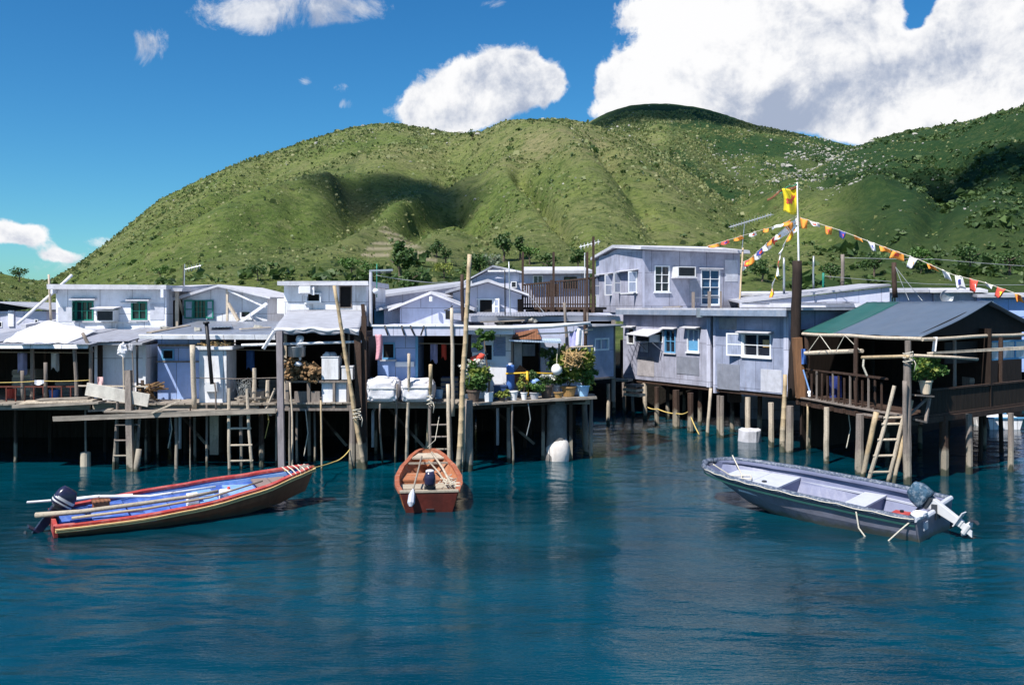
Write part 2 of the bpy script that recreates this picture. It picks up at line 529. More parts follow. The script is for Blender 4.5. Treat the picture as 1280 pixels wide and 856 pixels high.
# each hill: skyline points (column, row, distance of the ridge)
HILLS = [
    dict(pts=[(-900, 420, 500), (-200, 400, 480), (0, 378, 470), (60, 353, 470), (100, 330, 500), (150, 291, 540), (200, 251, 580), (250, 226, 610), (300, 206, 630), (350, 190, 645), (400, 172, 650), (440, 160, 650),
              (480, 154, 650), (520, 159, 655), (560, 167, 660), (590, 172, 665), (620, 162, 650), (660, 152, 630), (700, 148, 620), (740, 157, 600), (770, 168, 580), (800, 176, 560), (850, 206, 510),
              (900, 246, 455), (950, 287, 400), (1000, 317, 350), (1060, 341, 300), (1120, 354, 260), (1200, 368, 240), (1400, 384, 240), (2400, 400, 240)], base=85, a=.78),
    dict(pts=[(-900, 460, 900), (500, 300, 1000), (640, 200, 1050), (700, 172, 1080), (740, 150, 1100), (765, 138, 1100), (790, 131, 1100), (820, 129, 1100), (850, 131, 1100), (880, 135, 1090), (910, 144, 1060), (940, 155, 1030),
              (960, 160, 1000), (1000, 167, 960), (1030, 174, 930), (1060, 181, 900), (1100, 190, 880), (1150, 215, 860), (1250, 260, 850), (1500, 320, 850), (2400, 400, 850)], base=330, a=.78),
    dict(pts=[(-900, 470, 700), (800, 300, 700), (900, 262, 690), (960, 232, 680), (1020, 206, 690), (1060, 190, 720), (1085, 178, 760), (1110, 170, 770), (1150, 162, 780), (1180, 159, 780), (1220, 149, 770), (1260, 138, 760),
              (1300, 129, 750), (1400, 112, 740), (1600, 120, 740), (1900, 200, 740), (2400, 300, 740)], base=130, a=.78),
    dict(pts=[(-900, 325, 320), (-300, 330, 320), (-100, 335, 310), (0, 341, 300), (30, 348, 300), (60, 354, 300), (100, 366, 300), (160, 382, 300), (2400, 400, 300)], base=110, a=.78),
    dict(pts=[(-900, 420, 280), (90, 384, 290), (130, 352, 310), (160, 338, 330), (200, 318, 360), (250, 296, 395), (300, 277, 430), (350, 259, 460), (390, 243, 490), (415, 233, 510), (440, 236, 520), (470, 262, 500), (500, 290, 470), (560, 330, 400), (620, 370, 350), (2400, 400, 300)], base=100, a=.78),
    dict(pts=[(-900, 420, 280), (380, 378, 250), (420, 318, 300), (450, 286, 330), (475, 275, 350), (500, 279, 352), (530, 290, 345), (570, 316, 320), (620, 350, 280), (680, 382, 250), (2400, 400, 250)], base=110, a=.78),
]


# spurs (+) and gullies (-) on the slopes: path, height in metres, width
SPURS = [([(412, 240), (360, 256), (300, 279), (190, 322)], 8, 14), ([(450, 258), (385, 292), (285, 338)], -11, 26), ([(528, 262), (482, 276), (415, 322)], 4, 16), ([(575, 255), (535, 270), (515, 290)], -6, 14),
         ([(655, 225), (690, 265), (738, 325)], -7, 9), ([(630, 215), (650, 255), (680, 320)], 3, 20), ([(725, 200), (760, 240), (800, 320)], 3, 24), ([(335, 225), (300, 245), (225, 285)], -6, 14), ([(548, 205), (560, 230), (600, 290)], -3, 14),
         ([(920, 215), (960, 250), (1010, 310)], 3, 22), ([(1020, 220), (1060, 245), (1100, 300)], -4, 18), ([(1115, 210), (1090, 235), (1060, 290)], 3, 18), ([(1190, 210), (1180, 240), (1150, 320)], -6, 20), ([(1245, 200), (1250, 230), (1240, 310)], 3, 22)]


def spur_field(px, py):
    tot = 0
    for path, amp, w in SPURS:
        d2 = None
        for i in range(len(path) - 1):
            (x0, y0), (x1, y1) = path[i], path[i + 1]
            dx, dy = x1 - x0, y1 - y0
            k = np.clip(((px - x0) * dx + (py - y0) * dy) / (dx * dx + dy * dy), 0, 1)
            q = (px - x0 - k * dx) ** 2 + (py - y0 - k * dy) ** 2
            d2 = q if d2 is None else np.minimum(d2, q)
        tot = tot + amp * np.exp(-d2 / (w * w))
    return tot


def terrain(px, Y):
    Xw = (px - CX) * Y / F
    zs = []
    for i, h in enumerate(HILLS):
        p = np.array(h['pts'], float)
        # smooth the piecewise skyline a little
        rr = np.interp(px, p[:, 0], p[:, 2])
        py = sum(np.interp(px + d, p[:, 0], p[:, 1]) for d in (-14, -7, 0, 7, 14)) / 5
        Hh = H + (HZ - py) * rr / F
        t = np.clip((Y - h['base']) / (rr - h['base']), 0, 1)
        f = h['a'] * t + (1 - h['a']) * (t * t * (3 - 2 * t))
        back = np.clip((Y - rr) / (.9 * rr), 0, 1)
        f = np.where(Y > rr, 1 - back ** 1.3, f)
        n = fbm(Xw / 90 + i * 7, Y / 170 + i * 3, 5, 11 + i) - .5
        gul = np.abs(fbm(Xw / 62 + n * 1.0 + i, Y / 330, 3, 31 + i) - .5) * 2
        env = np.clip(t * (1.0 - t) ** 1.4 * 5, 0, 1)
        z = Hh * f + env * (n * 17 + (gul - .42) * 17) * np.clip(Hh / 90, .12, 1.3)
        zs.append(z)
    z = zs[0]
    for b in zs[1:]:
        m = np.maximum(z, b)
        k = np.clip(m * .3, .01, 9)
        z = m + np.maximum(k - np.abs(z - b), 0) ** 2 / (4 * k)
    z += (fbm(Xw / 9, Y / 9, 3, 91) - .5) * np.clip((Y - 90) / 300, 0, 1) * 1.3
    wob = (fbm(Xw / 40, Y / 60, 3, 66) - .5) * 14
    pyz = HZ - (z - H) * F / np.maximum(Y, 1)
    z = z + spur_field(px + wob, pyz) * np.clip((Y - 150) / 120, 0, 1) * np.clip(z / 30, 0, 1)
    flat = 1.75 + np.clip((Y - 60) / 60, 0, 1) * 1.0
    shore = np.clip((Y - 39) / 4.5, 0, 1)
    z = np.where(Y < 85, flat, np.maximum(z, flat))
    return -1.5 + (z + 1.5) * shore


def ground_z(x, y):
    return float(terrain(np.array([CX + x * F / y]), np.array([float(y)]))[0])


def ground_hit(px, py, y0=60, y1=1400):
    ys = np.geomspace(y0, y1, 1500)
    z = terrain(np.full_like(ys, px), ys)
    ray = H - (py - HZ) * ys / F
    i = np.argmax(z >= ray)
    return Vector(((px - CX) * ys[i] / F, ys[i], z[i]))


def in_poly(px, py, poly):
    ins = np.zeros(px.shape, bool)
    n = len(poly)
    for i in range(n):
        x0, y0 = poly[i]; x1, y1 = poly[(i + 1) % n]
        c = ((y0 > py) != (y1 > py)) & (px < (x1 - x0) * (py - y0) / (y1 - y0 + 1e-9) + x0)
        ins ^= c
    return ins


def make_terrain():
    us = np.concatenate([np.arange(-900, -40, 12), np.arange(-40, 1330, 3.5), np.arange(1330, 2250, 12)])
    ys = np.concatenate([np.linspace(38.5, 60, 14), np.geomspace(63, 1350, 330)])
    U, YY = np.meshgrid(us, ys)
    Zt = terrain(U, YY)
    Xw = (U - CX) * YY / F
    n, m = len(us), len(ys)
    co = np.stack([Xw, YY, Zt], -1).reshape(-1, 3)
    idx = np.arange(n * m).reshape(m, n)
    q = np.stack([idx[:-1, :-1], idx[:-1, 1:], idx[1:, 1:], idx[1:, :-1]], -1).reshape(-1, 4)
    me = bpy.data.meshes.new('hills')
    me.from_pydata(co.tolist(), [], q.tolist())
    # what grows where: r = scrub plus painted peak shade, g = dry grass, b = terrace wall
    PY = HZ - (Zt - H) * F / YY
    scrub = np.zeros_like(U)
    right = np.clip((U - 1010 + (PY - 250) * .25) / 130, 0, 1) * np.clip((YY - 200) / 200, 0, 1)
    scrub += .6 * np.clip((U - 850 - (PY - 200) * .9) / 50, 0, 1) * (YY > 400)
    scrub += .7 * np.clip((U - 1020) / 60, 0, 1) * np.clip((YY - 130) / 80, 0, 1)
    scrub += .55 * np.clip((U - 870 - (PY - 200) * .35) / 60, 0, 1) * (YY > 500) * np.clip(.5 + (fbm(Xw / 60, YY / 80, 4, 6) - .5) * 4, 0, 1)
    scrub += .6 * right + .6 * right * np.clip(.85 + (fbm(Xw / 120, YY / 150, 4, 5) - .5) * 3.2, 0, 1)
    peak_shade = in_poly(U, PY, [(735, 156), (770, 128), (830, 120), (900, 132), (960, 158), (930, 160), (860, 160), (820, 168), (760, 166)]) & (YY > 850)
    scrub += peak_shade * .9  # cloud shade on the rear summit, painted as dark cover
    ravine = np.exp(-((U - (840 + (PY - 190) * 1.05)) / 26) ** 2) * (YY > 480) * np.clip((PY - 175) / 20, 0, 1)
    scrub += .9 * ravine * np.clip((330 - PY) / 40, 0, 1)
    foot = np.exp(-((YY - 130) / 55) ** 2) * np.clip((fbm(Xw / 26, YY / 26, 3, 8) - .48) * 6, 0, 1)
    scrub += .7 * foot
    gl = np.abs(fbm(Xw / 55, YY / 230, 4, 31) - .5) * 2
    scrub += .5 * np.clip(.10 - gl, 0, .1) * 10 * np.clip((YY - 200) / 150, 0, 1)
    dry = np.clip(.35 + (fbm(Xw / 70, YY / 70, 4, 77) - .5) * 3, 0, 1) * .7
    dry += np.exp(-((PY - 178) / 34) ** 2) * np.exp(-((U - 700) / 150) ** 2) * .8
    dry += np.exp(-((U - (840 + (PY - 230) * .9)) / 60) ** 2) * np.exp(-((PY - 225) / 50) ** 2) * .5
    dry *= 1 - .6 * np.exp(-((PY - 345) / 25) ** 2)
    ter = (in_poly(U, PY, [(470, 285), (482, 283), (545, 320), (545, 328), (512, 322)]) | in_poly(U, PY, [(463, 304), (492, 300), (487, 322), (450, 321)])) & (YY < 420)
    a = me.color_attributes.new('cover', 'FLOAT_COLOR', 'POINT')
    arr = np.stack([np.clip(scrub, 0, 1), np.clip(dry, 0, 1), ter.astype(float), np.clip((64 - YY) / 6, 0, 1)], -1).reshape(-1)
    a.data.foreach_set('color', arr.astype(np.float32))
    me.polygons.foreach_set('use_smooth', [True] * len(me.polygons))
    m_, nt, N, L, B = nodes_of('hill grass and scrub')
    at = N.new('ShaderNodeAttribute'); at.attribute_name = 'cover'
    sp = N.new('ShaderNodeSeparateColor'); L.new(at.outputs['Color'], sp.inputs[0])
    tc = N.new('ShaderNodeTexCoord')

    def noise(scale, det=6, rough=.6):
        q = N.new('ShaderNodeTexNoise')
        q.inputs['Scale'].default_value = scale; q.inputs['Detail'].default_value = det; q.inputs['Roughness'].default_value = rough
        L.new(tc.outputs['Object'], q.inputs['Vector'])
        return q.outputs['Fac']

    def rng_(src, a0, a1, b0=0., b1=1.):
        q = N.new('ShaderNodeMapRange')
        q.inputs[1].default_value = a0; q.inputs[2].default_value = a1; q.inputs[3].default_value = b0; q.inputs[4].default_value = b1
        L.new(src, q.inputs[0])
        return q.outputs[0]

    def mix(f, a0, b0):
        q = N.new('ShaderNodeMix'); q.data_type = 'RGBA'
        for s, i in ((f, 0), (a0, 6), (b0, 7)):
            if isinstance(s, tuple):
                q.inputs[i].default_value = (*s, 1)
            else:
                L.new(s, q.inputs[i])
        return q.outputs[2]

    def mth(op, a0, b0):
        q = N.new('ShaderNodeMath'); q.operation = op; q.use_clamp = True
        for s, i in ((a0, 0), (b0, 1)):
            if isinstance(s, float):
                q.inputs[i].default_value = s
            else:
                L.new(s, q.inputs[i])
        return q.outputs[0]
    n_mid, n_fine, n_big = noise(.09), noise(.55, 8, .7), noise(.02)
    c = mix(rng_(n_big, .35, .65), (.125, .175, .042), (.185, .225, .062))
    c = mix(rng_(n_mid, .35, .68), c, (.100, .150, .038))
    c = mix(mth('MULTIPLY', sp.outputs['Green'], rng_(n_mid, .25, .6)), c, (.250, .230, .115))
    n_a, n_b = noise(.13, 6, .7), noise(.27, 5, .7)
    c = mix(rng_(n_a, .52, .64, 0., .6), c, (.050, .085, .022))
    c = mix(rng_(n_a, .46, .34, 0., .5), c, (.22, .22, .10))
    c = mix(rng_(n_b, .55, .64, 0., .6), c, (.040, .075, .020))
    c = mix(rng_(n_b, .42, .32, 0., .6), c, (.20, .20, .10))
    c = mix(rng_(n_fine, .50, .66, 0., .8), c, (.028, .055, .013))
    c = mix(rng_(n_fine, .44, .30, 0., .7), c, (.20, .19, .10))
    c = mix(rng_(noise(1.1, 4, .7), .60, .70, 0., .75), c, (.27, .26, .17))
    sc = mth('MULTIPLY', sp.outputs['Red'], rng_(n_b, .70, .48, .62, 1.))
    c = mix(sc, c, (.019, .050, .018))
    bare = rng_(noise(.16, 5, .75), .66, .74, 0., .6)
    c = mix(bare, c, (.24, .21, .13))
    wv = N.new('ShaderNodeTexWave'); wv.bands_direction = 'Z'; wv.inputs['Scale'].default_value = .16; wv.inputs['Distortion'].default_value = 1.2
    L.new(tc.outputs['Object'], wv.inputs['Vector'])
    terc = mix(wv.outputs['Fac'], (.34, .30, .20), (.15, .16, .07))
    c = mix(mth('MULTIPLY', sp.outputs['Blue'], rng_(n_fine, .3, .5, .55, 1.)), c, terc)
    c = mix(at.outputs['Alpha'], c, (.018, .016, .013))
    L.new(c, B.inputs['Base Color'])
    B.inputs['Roughness'].default_value = .95
    B.inputs['Specular IOR Level'].default_value = .1
    b = N.new('ShaderNodeBump'); b.inputs['Strength'].default_value = .85; b.inputs['Distance'].default_value = 3.0
    L.new(noise(.35, 9, .75), b.inputs['Height'])
    L.new(b.outputs[0], B.inputs['Normal'])
    me.materials.append(m_)
    o = bpy.data.objects.new('hills', me)
    col.objects.link(o)
    o['kind'] = 'structure'
    return o


make_terrain()


def scatter():
    """scrub and boulders over the slopes"""
    rr = np.random.RandomState(3)
    n = 60000
    px = rr.uniform(-120, 1400, n); yy = np.sqrt(rr.uniform(150 ** 2, 1000 ** 2, n))
    z = terrain(px, yy)
    xw = (px - CX) * yy / F
    py = HZ - (z - H) * F / yy
    right = np.clip((px - 960 + (py - 250) * .25) / 160, 0, 1)
    rav = np.exp(-((px - (840 + (py - 190) * 1.05)) / 30) ** 2) * (yy > 480)
    foot = np.clip((210 - yy) / 60, 0, 1)
    den = .07 + .85 * right + .8 * rav + .6 * foot
    den *= np.clip((fbm(xw / 55, yy / 70, 5, 41) - .44) * 9, 0.05, 1.3)
    keep = rr.uniform(0, 1, n) < den
    r2 = random.Random(5)
    mb = MB()
    for x, y, zz, p, f in zip(xw[keep], yy[keep], z[keep], right[keep], foot[keep]):
        s = min(2.4, r2.lognormvariate(-.5, .5)) * (1 + .45 * p) * (1 + .5 * (f > .3))
        for _ in range(8):
            d = Vector((r2.gauss(0, 1), r2.gauss(0, 1), abs(r2.gauss(0, .7)))).normalized() * s * r2.uniform(.4, 1)
            mb.leaf(Vector((x, y, zz + s * .1)) + d, s * r2.uniform(.6, 1.1), r2, 1.3)
    o = mb.build('hillside_scrub', 'scrub', kind='stuff', origin=(0, 300, 0))
    o['label'] = 'scattered dark green scrub growing over the hill slopes'
    # tussocks of grass, tinted from fresh green to straw
    n = 150000
    px = rr.uniform(-100, 1380, n); yy = np.sqrt(rr.uniform(110 ** 2, 1000 ** 2, n))
    xw = (px - CX) * yy / F
    keep = rr.uniform(0, 1, n) < np.clip((fbm(xw / 22, yy / 30, 4, 141) - .36) * 5, .1, 1) * np.clip(1.2 - (px - 840) / 170, .10, 1)
    px, yy, xw = px[keep], yy[keep], xw[keep]
    z = terrain(px, yy)
    m = len(px)
    V = []
    for k in range(3):
        s = (.20 + .00075 * yy) * rr.lognormal(-.1, .4, m)
        ang = rr.uniform(0, np.pi, m); lean = rr.uniform(-.5, .5, m)
        cx, cy = xw + rr.normal(0, .6, m), yy + rr.normal(0, .6, m)
        ux, uy = np.cos(ang) * s * .8, np.sin(ang) * s * .8
        lx, ly = -np.sin(ang) * lean * s, np.cos(ang) * lean * s
        zb = z - .2
        V.append(np.stack([np.stack([cx - ux, cy - uy, zb], -1), np.stack([cx + ux, cy + uy, zb], -1), np.stack([cx + ux * .6 + lx, cy + uy * .6 + ly, zb + s * .9], -1), np.stack([cx - ux * .5 + lx, cy - uy * .5 + ly, zb + s * 1.0], -1)], 1))
    V = np.concatenate(V).reshape(-1, 3) - np.array([0, 300, 0])
    me = bpy.data.meshes.new('hillside_grass')
    nf = len(V) // 4
    me.vertices.add(len(V)); me.vertices.foreach_set('co', V.astype(np.float32).ravel())
    me.loops.add(nf * 4); me.loops.foreach_set('vertex_index', np.arange(nf * 4, dtype=np.int32))
    me.polygons.add(nf); me.polygons.foreach_set('loop_start', np.arange(0, nf * 4, 4, dtype=np.int32))
    me.update(calc_edges=True)
    me.materials.append(leafmat('hill grass tussocks', (.095, .150, .036), (.27, .27, .11)))
    o = bpy.data.objects.new('hillside_grass', me); col.objects.link(o); o.location = (0, 300, 0)
    o['kind'] = 'stuff'; o['label'] = 'tussocks of green and straw coloured grass over the hills'
    # boulders
    mb = MB()
    n = 60000
    px = rr.uniform(-60, 1340, n); yy = np.sqrt(rr.uniform(240 ** 2, 1080 ** 2, n))
    z = terrain(px, yy); xw = (px - CX) * yy / F
    py = HZ - (z - H) * F / yy

    def g(cx, cy, sx, sy):
        return np.exp(-((px - cx) / sx) ** 2 - ((py - cy) / sy) ** 2)
    den = 1.6 * g(1010, 205, 80, 30) + 1.1 * g(1075, 240, 45, 22) + .6 * g(1190, 250, 40, 26) + .3 * g(700, 190, 130, 30) + .2 * g(480, 180, 110, 22) + .22 * g(390, 225, 40, 14) + .25 * g(560, 245, 60, 30) + .9 * g(1215, 265, 8, 30) + .02
    den *= .45 * np.clip((fbm(xw / 30, yy / 40, 3, 55) - .38) * 4, 0, 1)
    keep = rr.uniform(0, 1, n) < den
    for i, (x, y, zz) in enumerate(zip(xw[keep], yy[keep], z[keep])):
        s = min(2.4, r2.lognormvariate(-.55, .5)) * (y / 700)
        mb.blob((x, y, zz + s * .1), (s * r2.uniform(.8, 1.5), s * r2.uniform(.7, 1.1), s * r2.uniform(.6, 1.0)), i, .5, 6, 4, r2.uniform(0, 3))
    o = mb.build('hillside_boulders', 'rock', kind='stuff', origin=(0, 300, 0))
    o['label'] = 'pale granite boulders strewn over the hill slopes'


scatter()


def tree(px, py, h, w, label, mat='leafd', n=420, seed=1, group='trees on the lower slopes', y0=75, leaf=None):
    g = ground_hit(px, py, y0)
    t = thing('hill_tree', label, 'tree', g, group)
    rr = random.Random(seed)
    mb = MB()
    top = g + Vector((rr.uniform(-.1, .1) * h, 0, h * .6))
    mb.tube([g - Vector((0, 0, .5)), g.lerp(top, .5) + Vector((.03 * h, 0, 0)), top], [.05 * h, .035 * h, .015 * h], 7)
    for k in range(5):
        a = k * 1.3 + rr.random()
        s = g.lerp(top, .45 + .1 * k)
        mb.tube([s, s + Vector((math.cos(a) * w * .3, math.sin(a) * w * .3, h * .18))], [.02 * h, .008 * h], 5)
    mb.build('trunk', 'bark', t)
    mb = MB()
    mb.leaves(g + Vector((0, 0, h * .62)), (w * .5, w * .5, h * .40), n, leaf or h * .085, seed, 11, 1.4)
    mb.build('crown', mat, t)
    return t


tree(500, 352, 6.5, 5.5, 'dark bushy tree below the stone terraces on the slope', 'leafd', 520, 1)
tree(512, 372, 5.5, 6, 'low spreading tree right behind the tin lamp post roofs', 'leafd', 420, 2)
tree(557, 331, 3.5, 3.0, 'small round dark tree at the end of the stone terraces', 'leafd', 260, 3)
tree(590, 175, 5.5, 4, 'lone dark tree in the dip of the hill ridge', 'leafd', 220, 4, y0=400)
tree(629, 327, 6, 3.4, 'slim dark tree on the slope above the gabled roof', 'leafd', 320, 5)
tree(598, 352, 5.0, 6.5, 'wide green tree growing behind the tall bamboo pole', 'leafd', 480, 6)
tree(650, 325, 5.5, 3.2, 'small dark tree by the brown post on the slope', 'leafd', 300, 7)
tree(662, 331, 4.0, 4.4, 'rounded mid green tree above the balcony roof', 'leaf', 320, 8)
tree(612, 341, 4.0, 5.2, 'pale silvery tree with a flat feathery crown above the gable', 'yarn', 420, 9)
tree(98, 346, 2.6, 3.4, 'small dark tree left of the white house roof', 'leafd', 260, 10)
tree(462, 352, 3.2, 4.2, 'bushy tree right of the lamp post arm', 'leaf', 340, 11)
tree(24, 352, 4.4, 6.0, 'dark tree on the low hill at the left edge', 'leafd', 380, 12, y0=150)
tree(555, 348, 3.0, 4.5, 'bright green bush tree on the meadow behind the roofs', 'leafy', 340, 13)


for i, (px, py, h_, w_, m_, lab) in enumerate((
        (684, 343, 4.2, 4.6, 'leafd', 'dark round tree between two brown balcony posts on the slope'), (722, 338, 4.5, 3.6, 'leafd', 'dark tree just left of the roof of the grey upper storey'),
        (545, 322, 3.6, 3.2, 'leafd', 'little dark tree above the right end of the stone terraces'), (440, 346, 3.6, 5.0, 'leaf', 'spreading green tree left of the lamp post on the slope'),
        (322, 352, 3.0, 4.0, 'leafd', 'low dark tree above the blue gabled house roof'), (200, 348, 3.0, 4.2, 'leaf', 'green tree behind the white upper house roof'),
        (952, 352, 4.5, 6.0, 'leafd', 'dark tree below the steep bunting string'), (1038, 350, 4.8, 6.2, 'leafd', 'dark broad tree between the thin grey poles on the hill foot'),
        (1092, 346, 5.2, 6.0, 'leafd', 'dark tree left of the dark utility pole'), (1152, 342, 5.6, 7.0, 'leaf', 'broad green tree right of the dark utility pole'),
        (1212, 340, 5.6, 7.0, 'leafd', 'dark broad tree behind the red bordered bunting flag'), (1262, 344, 5.5, 7.0, 'leafd', 'dark broad tree at the far right under the bunting end'),
        (880, 345, 3.4, 4.0, 'leafd', 'small dark tree right above the eave of the grey upper storey'))):
    tree(px, py, h_, w_, lab, m_, 420, 40 + i)


# ---------------------------------------------------------------- water
def make_water():
    xs = np.concatenate([[-900, -300, -100, -60, -40, -32], np.arange(-26, 26.01, .14), [32, 40, 60, 100, 300, 900]])
    ys = np.concatenate([[-60, -20, 0, 5], np.arange(9, 22, .045), np.arange(22, 38, .08), [40, 44, 50, 60, 100, 300, 1500]])
    XX, YY = np.meshgrid(xs, ys)
    # wind ripples: crests roughly across the view, in patches of stronger and weaker breeze
    wx = XX + .25 * YY + (fbm(XX / 3, YY / 3, 2, 71) - .5) * 1.6
    wy = YY + (fbm(XX / 2.5, YY / 2.5, 2, 72) - .5) * 1.2
    gust = np.clip(.55 + (fbm(XX / 7, YY / 5, 3, 73) - .5) * 2.6, .25, 1.3)
    hgt = (fbm(wx / 1.7, wy / .75, 3, 74) - .5) * .040 + (fbm(wx / .62, wy / .27, 2, 75) - .5) * .034 * gust + (fbm(wx / .30, wy / .13, 1, 79) - .5) * .013 * gust + (fbm(XX / 5, YY / 4, 2, 76) - .5) * .03
    edge = np.clip((26 - np.abs(XX)) / 3, 0, 1) * np.clip((YY - 9) / 1.5, 0, 1) * np.clip((38 - YY) / 3, 0, 1)
    ZZ = hgt * edge
    mb = MB()
    n_, m_ = len(xs), len(ys)
    idx = np.arange(n_ * m_).reshape(m_, n_)
    mb.v = [Vector(p) for p in np.stack([XX, YY, ZZ], -1).reshape(-1, 3).tolist()]
    mb.f = np.stack([idx[:-1, :-1], idx[:-1, 1:], idx[1:, 1:], idx[1:, :-1]], -1).reshape(-1, 4).tolist()
    mb.mi = [0] * len(mb.f)
    m, nt, N, L, B = nodes_of('harbour water')
    tc = N.new('ShaderNodeTexCoord')

    def nz(scale, stretch, det, rough=.55, dist=0.):
        mp = N.new('ShaderNodeMapping'); mp.inputs['Scale'].default_value = stretch
        L.new(tc.outputs['Object'], mp.inputs[0])
        q = N.new('ShaderNodeTexNoise'); q.inputs['Scale'].default_value = scale; q.inputs['Detail'].default_value = det
        q.inputs['Roughness'].default_value = rough; q.inputs['Distortion'].default_value = dist
        L.new(mp.outputs[0], q.inputs['Vector'])
        return q.outputs['Fac']
    big = nz(.16, (1, 1.6, 1), 3)
    cr = N.new('ShaderNodeValToRGB')
    cr.color_ramp.elements[0].position = .35; cr.color_ramp.elements[0].color = (.000, .022, .036, 1)
    cr.color_ramp.elements[1].position = .68; cr.color_ramp.elements[1].color = (.000, .047, .074, 1)
    L.new(big, cr.inputs[0])
    L.new(cr.outputs[0], B.inputs['Base Color'])
    B.inputs['Roughness'].default_value = .05
    B.inputs['IOR'].default_value = 1.33
    B.inputs['Specular IOR Level'].default_value = .5
    last = None
    for src, st, di in ((nz(7.5, (.5, 1.9, 1), 3, .6), .30, .03),):
        b = N.new('ShaderNodeBump'); b.inputs['Strength'].default_value = st; b.inputs['Distance'].default_value = di
        L.new(src, b.inputs['Height'])
        if last:
            L.new(last, b.inputs['Normal'])
        last = b.outputs[0]
    L.new(last, B.inputs['Normal'])
    mb.build('water', m, kind='structure', origin=(0, 0, 0), smooth=True)
    mb = MB()
    mb.poly((-900, -60, -2.5), (900, -60, -2.5), (900, 1500, -2.5), (-900, 1500, -2.5))
    mb.build('ground', 'mud', kind='structure', origin=(0, 0, -2.5))


make_water()


# ---------------------------------------------------------------- sky, sun, camera
def make_world():
    w = bpy.data.worlds.new('World')
    scene.world = w
    w.use_nodes = True
    nt = w.node_tree; N = nt.nodes; L = nt.links
    bg = N['Background']
    sky = N.new('ShaderNodeTexSky')
    sky.sky_type = 'NISHITA'
    sky.sun_disc = False
    sky.sun_elevation = math.asin(SUN.z)
    sky.sun_rotation = math.atan2(SUN.x, SUN.y)
    sky.air_density = 1.0; sky.dust_density = .25; sky.ozone_density = 2.5
    hs = N.new('ShaderNodeHueSaturation'); hs.inputs['Saturation'].default_value = 1.28; hs.inputs['Value'].default_value = SKYV
    L.new(sky.outputs[0], hs.inputs['Color'])
    tint = N.new('ShaderNodeMix'); tint.data_type = 'RGBA'; tint.blend_type = 'MULTIPLY'; tint.inputs[0].default_value = 1
    tint.inputs[7].default_value = (.43, .87, 1.04, 1)
    L.new(hs.outputs[0], tint.inputs[6])
    tc = N.new('ShaderNodeTexCoord')
    sx = N.new('ShaderNodeSeparateXYZ'); L.new(tc.outputs['Generated'], sx.inputs[0])

    def mth(op, a, b=None, c=None, clamp=False):
        q = N.new('ShaderNodeMath'); q.operation = op; q.use_clamp = clamp
        for i, s in enumerate((a, b, c)):
            if s is None:
                continue
            if isinstance(s, (int, float)):
                q.inputs[i].default_value = s
            else:
                L.new(s, q.inputs[i])
        return q.outputs[0]
    yy = mth('MAXIMUM', sx.outputs[1], .08)
    u = mth('DIVIDE', sx.outputs[0], yy)
    v = mth('DIVIDE', sx.outputs[2], yy)

    def lobes(lst):
        tot = None
        for (px, py, rx, ry, amp) in lst:
            a = mth('MULTIPLY', mth('SUBTRACT', u, (px - CX) / F), F / rx)
            b = mth('MULTIPLY', mth('SUBTRACT', v, (HZ - py) / F), F / ry)
            d = mth('ADD', mth('MULTIPLY', a, a), mth('MULTIPLY', b, b))
            e = mth('MULTIPLY', mth('POWER', 2.718, mth('MULTIPLY', d, -1.0)), amp)
            tot = e if tot is None else mth('ADD', tot, e)
        return tot

    def nz(scale, det, rough, off=0., dist=0.):
        mp = N.new('ShaderNodeMapping'); mp.inputs['Location'].default_value = (off, off * .7, off * .3)
        L.new(tc.outputs['Generated'], mp.inputs[0])
        q = N.new('ShaderNodeTexNoise'); q.inputs['Scale'].default_value = scale; q.inputs['Detail'].default_value = det
        q.inputs['Roughness'].default_value = rough; q.inputs['Distortion'].default_value = dist
        L.new(mp.outputs[0], q.inputs['Vector'])
        return q.outputs['Fac']
    body = lobes(CLOUDS)

    def bil(off):
        """billowing density sampled at a small offset in the sky"""
        mp = N.new('ShaderNodeMapping'); mp.inputs['Location'].default_value = off
        L.new(tc.outputs['Generated'], mp.inputs[0])
        tot = None
        for sc_, det, w_ in ((7.5, 10, 1.2), (19, 9, .9), (46, 6, .25)):
            q = N.new('ShaderNodeTexNoise'); q.inputs['Scale'].default_value = sc_; q.inputs['Detail'].default_value = det
            q.inputs['Roughness'].default_value = .62; q.inputs['Distortion'].default_value = .35
            L.new(mp.outputs[0], q.inputs['Vector'])
            s_ = mth('MULTIPLY', mth('SUBTRACT', q.outputs['Fac'], .5), w_ * 1.45)
            tot = s_ if tot is None else mth('ADD', tot, s_)
        return tot
    b0 = bil((1.3, .9, .4))
    b1 = bil((1.3 + .010, .9, .4 - .016))
    dens = mth('ADD', body, b0)
    a1 = N.new('ShaderNodeMapRange'); a1.interpolation_type = 'SMOOTHSTEP'
    a1.inputs[1].default_value = .42; a1.inputs[2].default_value = .70
    L.new(dens, a1.inputs[0])
    wisp = lobes(WISPS)
    n2 = nz(15, 10, .70, 4.1, .6)
    dw = mth('ADD', wisp, mth('MULTIPLY', mth('SUBTRACT', n2, .5), 3.4))
    a2 = N.new('ShaderNodeMapRange'); a2.interpolation_type = 'SMOOTHSTEP'
    a2.inputs[1].default_value = .38; a2.inputs[2].default_value = 1.15; a2.inputs[4].default_value = .85
    L.new(mth('MULTIPLY', dw, mth('MINIMUM', mth('MULTIPLY', wisp, 3.0), 1.0)), a2.inputs[0])
    # thin scattered cloud for the rest of the sky, only outside the mapped part in front
    gen = nz(2.6, 8, .6, 9.0)
    away = mth('MULTIPLY', mth('LESS_THAN', sx.outputs[1], .35), mth('GREATER_THAN', sx.outputs[2], 0.02))
    a3 = N.new('ShaderNodeMapRange'); a3.inputs[1].default_value = .54; a3.inputs[2].default_value = .68
